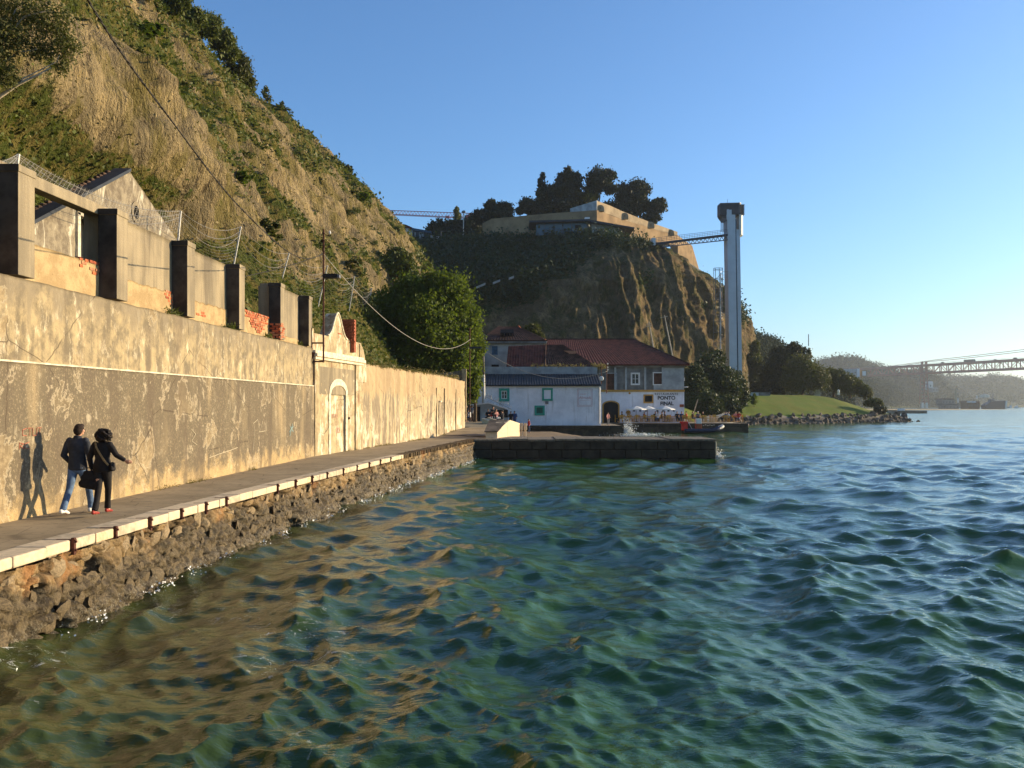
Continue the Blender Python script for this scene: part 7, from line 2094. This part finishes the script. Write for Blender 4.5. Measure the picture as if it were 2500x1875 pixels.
for x, y, z in ((.02, -.34, .085), (-.08, .36, .05)):
    link("shoe", blobmesh("shoe", [[((x, y - .05, z), (.034, .04, .042)), ((x, y + .06, z - .015), (.036, .05, .03)), ((x, y + .13, z - .03), (.034, .045, .022))]], MT['red_shoe'], .009, 2), wom)
rgh = random.Random(3)
hr = [[((.0, -.01, 1.53), (.105, .115, .115))], [((-.02, -.05, 1.47), (.10, .07, .10))]]
for k in range(46):
    a, b = rgh.uniform(0, 6.28), rgh.uniform(-.7, 1.2)
    q = Vector((math.cos(a) * math.cos(b) * .105 + (.035 if math.cos(a) > 0 else 0), math.sin(a) * math.cos(b) * .10 - .03, 1.51 + math.sin(b) * .115))
    if q.y > .09: q.y = .05
    hr.append([(q, rgh.uniform(.02, .034)), (q + Vector((.045 + .03 * rgh.random(), 0, rgh.uniform(-.04, .0))), .014)])
link("hair", blobmesh("hair", hr, MT['hair'], .009, 1), wom)
rs_ = np.random.default_rng(6); dd_ = rs_.normal(size=(1500, 3)); dd_ /= np.linalg.norm(dd_, axis=1)[:, None]
dd_ = dd_[dd_[:, 1] < .55]
Ph = np.array([.01, -.02, 1.515]) + dd_ * np.array([.108, .105, .115]) * rs_.uniform(.85, 1.12, (len(dd_), 1)) + np.array([.045, 0, -.02]) * (dd_[:, :1] > 0) * rs_.uniform(0, 1.6, (len(dd_), 1))
ls_ = link("hair_curls", leaf_mesh("hair_curls", Ph, .024, MT['hair'], bias=dd_, aspect=.22, rng=rs_), wom); ls_["kind"] = 'stuff'
wb_ = Vector((-7.78, 17.12, 0)); rot = Matrix.Rotation(-.05, 3, 'Z')
m = MB(); m.v = []
sp_l = [Vector(p) for p in ((-.10, -.08, 1.385), (-.05, -.128, 1.28), (.03, -.130, 1.15), (.10, -.135, 1.04), (.165, -.10, .95))]
m = MB()
for a, b in zip(sp_l[:-1], sp_l[1:]): m.bar(rot @ a + wb_, rot @ b + wb_, .034, .012, up=(0, 1, 0))
stp = m.build("strap", MT['tan_strap'], loc=wb_)
o = link("shoulder_bag", blobmesh("shoulder_bag", [[((.20, -.03, .98), (.04, .08, .03)), ((.21, -.03, .87), (.045, .09, .04))]], MT['black_cloth'], .012, 1), None, wb_)
tag(o, "small black shoulder bag on a tan strap at the woman's right hip", "bag")
stp.parent = o; stp.location = (0, 0, 0)

def bgperson(pose):
    if pose == 'stand':
        bd = [[((0, 0, .9), (.15, .1, .1)), ((0, 0, 1.3), (.18, .1, .1))], [((0, 0, 1.42), .06), ((0, 0, 1.58), (.09, .10, .12))],
              [((-.09, 0, .9), .09), ((-.10, .02, .48), .06), ((-.11, -.03, .06), .045), ((-.11, .1, .04), .045)], [((.09, 0, .9), .09), ((.11, .05, .48), .06), ((.12, .03, .06), .045), ((.12, .16, .04), .045)],
              [((-.2, 0, 1.38), .06), ((-.26, 0, 1.1), .045), ((-.22, .1, .88), .04)], [((.2, 0, 1.38), .06), ((.27, 0, 1.1), .045), ((.16, .2, 1.05), .04)]]
        tp_ = [[((0, 0, .86), (.17, .12, .06)), ((0, 0, 1.32), (.20, .13, .12)), ((0, 0, 1.4), (.16, .1, .06))], [((-.19, 0, 1.38), .075), ((-.27, 0, 1.1), .06)], [((.19, 0, 1.38), .075), ((.28, 0, 1.1), .06)]]
        bt_ = [[((0, 0, .9), (.17, .12, .08))], [((-.09, 0, .86), .10), ((-.10, .02, .48), .075), ((-.11, -.03, .12), .06)], [((.09, 0, .86), .10), ((.11, .05, .48), .075), ((.12, .03, .12), .06)]]
        hr_ = [[((0, -.02, 1.63), (.10, .11, .10))]]
    else:
        bd = [[((0, 0, .52), (.16, .13, .1)), ((0, -.03, .92), (.18, .1, .1))], [((0, -.02, 1.03), .06), ((0, .01, 1.2), (.09, .10, .12))],
              [((-.1, 0, .5), .085), ((-.12, .42, .48), .06), ((-.12, .40, .06), .045), ((-.12, .5, .04), .045)], [((.1, 0, .5), .085), ((.12, .42, .48), .06), ((.12, .40, .06), .045), ((.12, .5, .04), .045)],
              [((-.2, -.02, .98), .06), ((-.26, .08, .74), .045), ((-.12, .32, .78), .04)], [((.2, -.02, .98), .06), ((.26, .08, .74), .045), ((.12, .30, .80), .04)]]
        tp_ = [[((0, 0, .52), (.18, .14, .08)), ((0, -.03, .92), (.20, .13, .12)), ((0, -.02, 1.0), (.16, .1, .06))], [((-.19, -.02, .98), .075), ((-.27, .08, .74), .06)], [((.19, -.02, .98), .075), ((.27, .08, .74), .06)]]
        bt_ = [[((0, 0, .5), (.18, .14, .08))], [((-.1, 0, .5), .10), ((-.12, .42, .48), .075), ((-.12, .40, .14), .06)], [((.1, 0, .5), .10), ((.12, .42, .48), .075), ((.12, .40, .14), .06)]]
        hr_ = [[((0, -.02, 1.25), (.10, .11, .10))]]
    return [blobmesh(n, c, MT['skin'], .035, 1) for n, c in (("body", bd), ("top", tp_), ("trousers", bt_), ("hair", hr_))]
BG = {p: bgperson(p) for p in ('stand', 'sit')}
CL = {n: simple("cloth_" + n, c, .85, .15, 6) for n, c in dict(black=(.015, .015, .02), white=(.65, .65, .64), red=(.50, .035, .03), blue=(.03, .06, .16), grey=(.15, .15, .16), ochre=(.35, .22, .06), brown=(.10, .06, .04), denim=(.06, .09, .16), pink=(.55, .25, .22)).items()}
def bgp(pose, loc, rz, top, bot, hairm, label, group, s=1.0):
    r = empty("person", loc, label, "person", group, rz); r.scale = (s, s, s)
    for me, mt_ in zip(BG[pose], (None, CL[top], CL[bot], MT[hairm] if hairm in MT else CL[hairm])):
        if mt_ is None: mm = me
        else: mm = me.copy(); mm.materials[0] = mt_
        link(me.name, mm, r)
    return r
G1 = "people by the lean-to"; G2 = "people on the restaurant terrace"
def gp(px, d, z): p = at(px, 1000, d); p.z = z; return p
bgp('stand', gp(1152, 94, .41), R(20), 'grey', 'brown', 'hair', "standing man in grey and brown just right of the harbour wall end", G1)
bgp('stand', gp(1139, 92, .41), R(-60), 'black', 'brown', 'hair', "person in black half hidden by the end of the harbour wall", G1)
bgp('sit', gp(1146, 90, .41), R(90), 'white', 'denim', 'hair', "seated person in white low behind the wall end", G1)
for i, (px, c, b, lb) in enumerate(((1192, 'black', 'black', "seated person in black closest to the white pole"), (1199, 'red', 'white', "seated person in red and white, left of its red neighbour"), (1204, 'black', 'black', "dark figure sitting tallest in the group by the pole"), (1211, 'pink', 'white', "seated person in pink, right end of the group by the pole"))):
    bgp('sit', gp(px, 88 + (i % 2), .41 + (.25 if i == 2 else 0)), R(160 + 20 * i), c, b, 'hair', lb, G1)
bgp('sit', gp(1226, 80, .35), R(60), 'black', 'grey', 'hair', "crouching person in black beside the low sunlit wall", G1)
bgp('stand', gp(1247, 97, -.25), R(180), 'black', 'black', 'hair', "left of two people in dark clothes standing by the white wall", G1)
bgp('stand', gp(1256, 97, -.22), R(170), 'blue', 'blue', 'hair', "person in dark blue with folded arms by the white wall", G1)
bgp('stand', gp(1291, 85, -.52), R(-70), 'red', 'denim', 'hair', "child in a red top walking on the sand before the white wall", None, .78)
bgp('stand', gp(1485, 99.8, -.13), R(-60), 'pink', 'grey', 'hair', "person in a pale top at the right corner of the white building", None, .85)
tl_ = [(1518, 'black', "seated in black nearest the arched door"), (1573, 'red', "seated in red with a pale hat by the first parasol"), (1600, 'black', "seated in black beside a person in white"), (1606, 'white', "seated in white beside a person in black"),
       (1616, 'brown', "seated in brown under the third parasol"), (1623, 'grey', "seated in grey under the third parasol"), (1653, 'black', "seated in black left of the plaque"), (1664, 'blue', "seated in blue under the plaque"),
       (1675, 'red', "seated in red just beyond the restaurant corner"), (1691, 'brown', "seated in brown behind the red outboard"), (1704, 'grey', "seated in grey with a white hat above the boat"), (1716, 'black', "seated in black above the boat's console"),
       (1771, 'blue', "seated in blue at the sunny terrace end"), (1779, 'white', "seated in white at the sunny terrace end"), (1796, 'pink', "seated in pale pink next to the bright red jacket"), (1804, 'red', "seated in a bright red jacket at the terrace's far end")]
for i, (px, c, lb) in enumerate(tl_):
    p = at(px, 1031, 113.6 + (i % 3) * .5); p.z = TZ + .02
    bgp('sit', p, R((90, -90, 180, 150)[i % 4]), c, 'denim' if i % 2 else 'black', 'white' if i in (1, 10) else 'hair', "person " + lb, G2)
p = at(1534, 1031, 115); p.z = TZ
bgp('stand', p, R(180), 'ochre', 'black', 'hair', "person in an ochre shirt standing left of the first parasol", G2)
# ------------------------------------------------------------------ haze
hz = NT("haze_air")
hz.t.nodes.remove(hz.b)
pv_ = hz.n("ShaderNodeVolumePrincipled")
pv_.inputs["Color"].default_value = (.80, .90, 1.0, 1)
pv_.inputs["Density"].default_value = .00013
pv_.inputs["Anisotropy"].default_value = .45
hz.t.links.new(pv_.outputs[0], hz.out.inputs["Volume"])
hm = MB().box((0, 1650, 60), (7300, 3800, 136)).build("haze", hz.m)
tag(hm, kind='stuff')
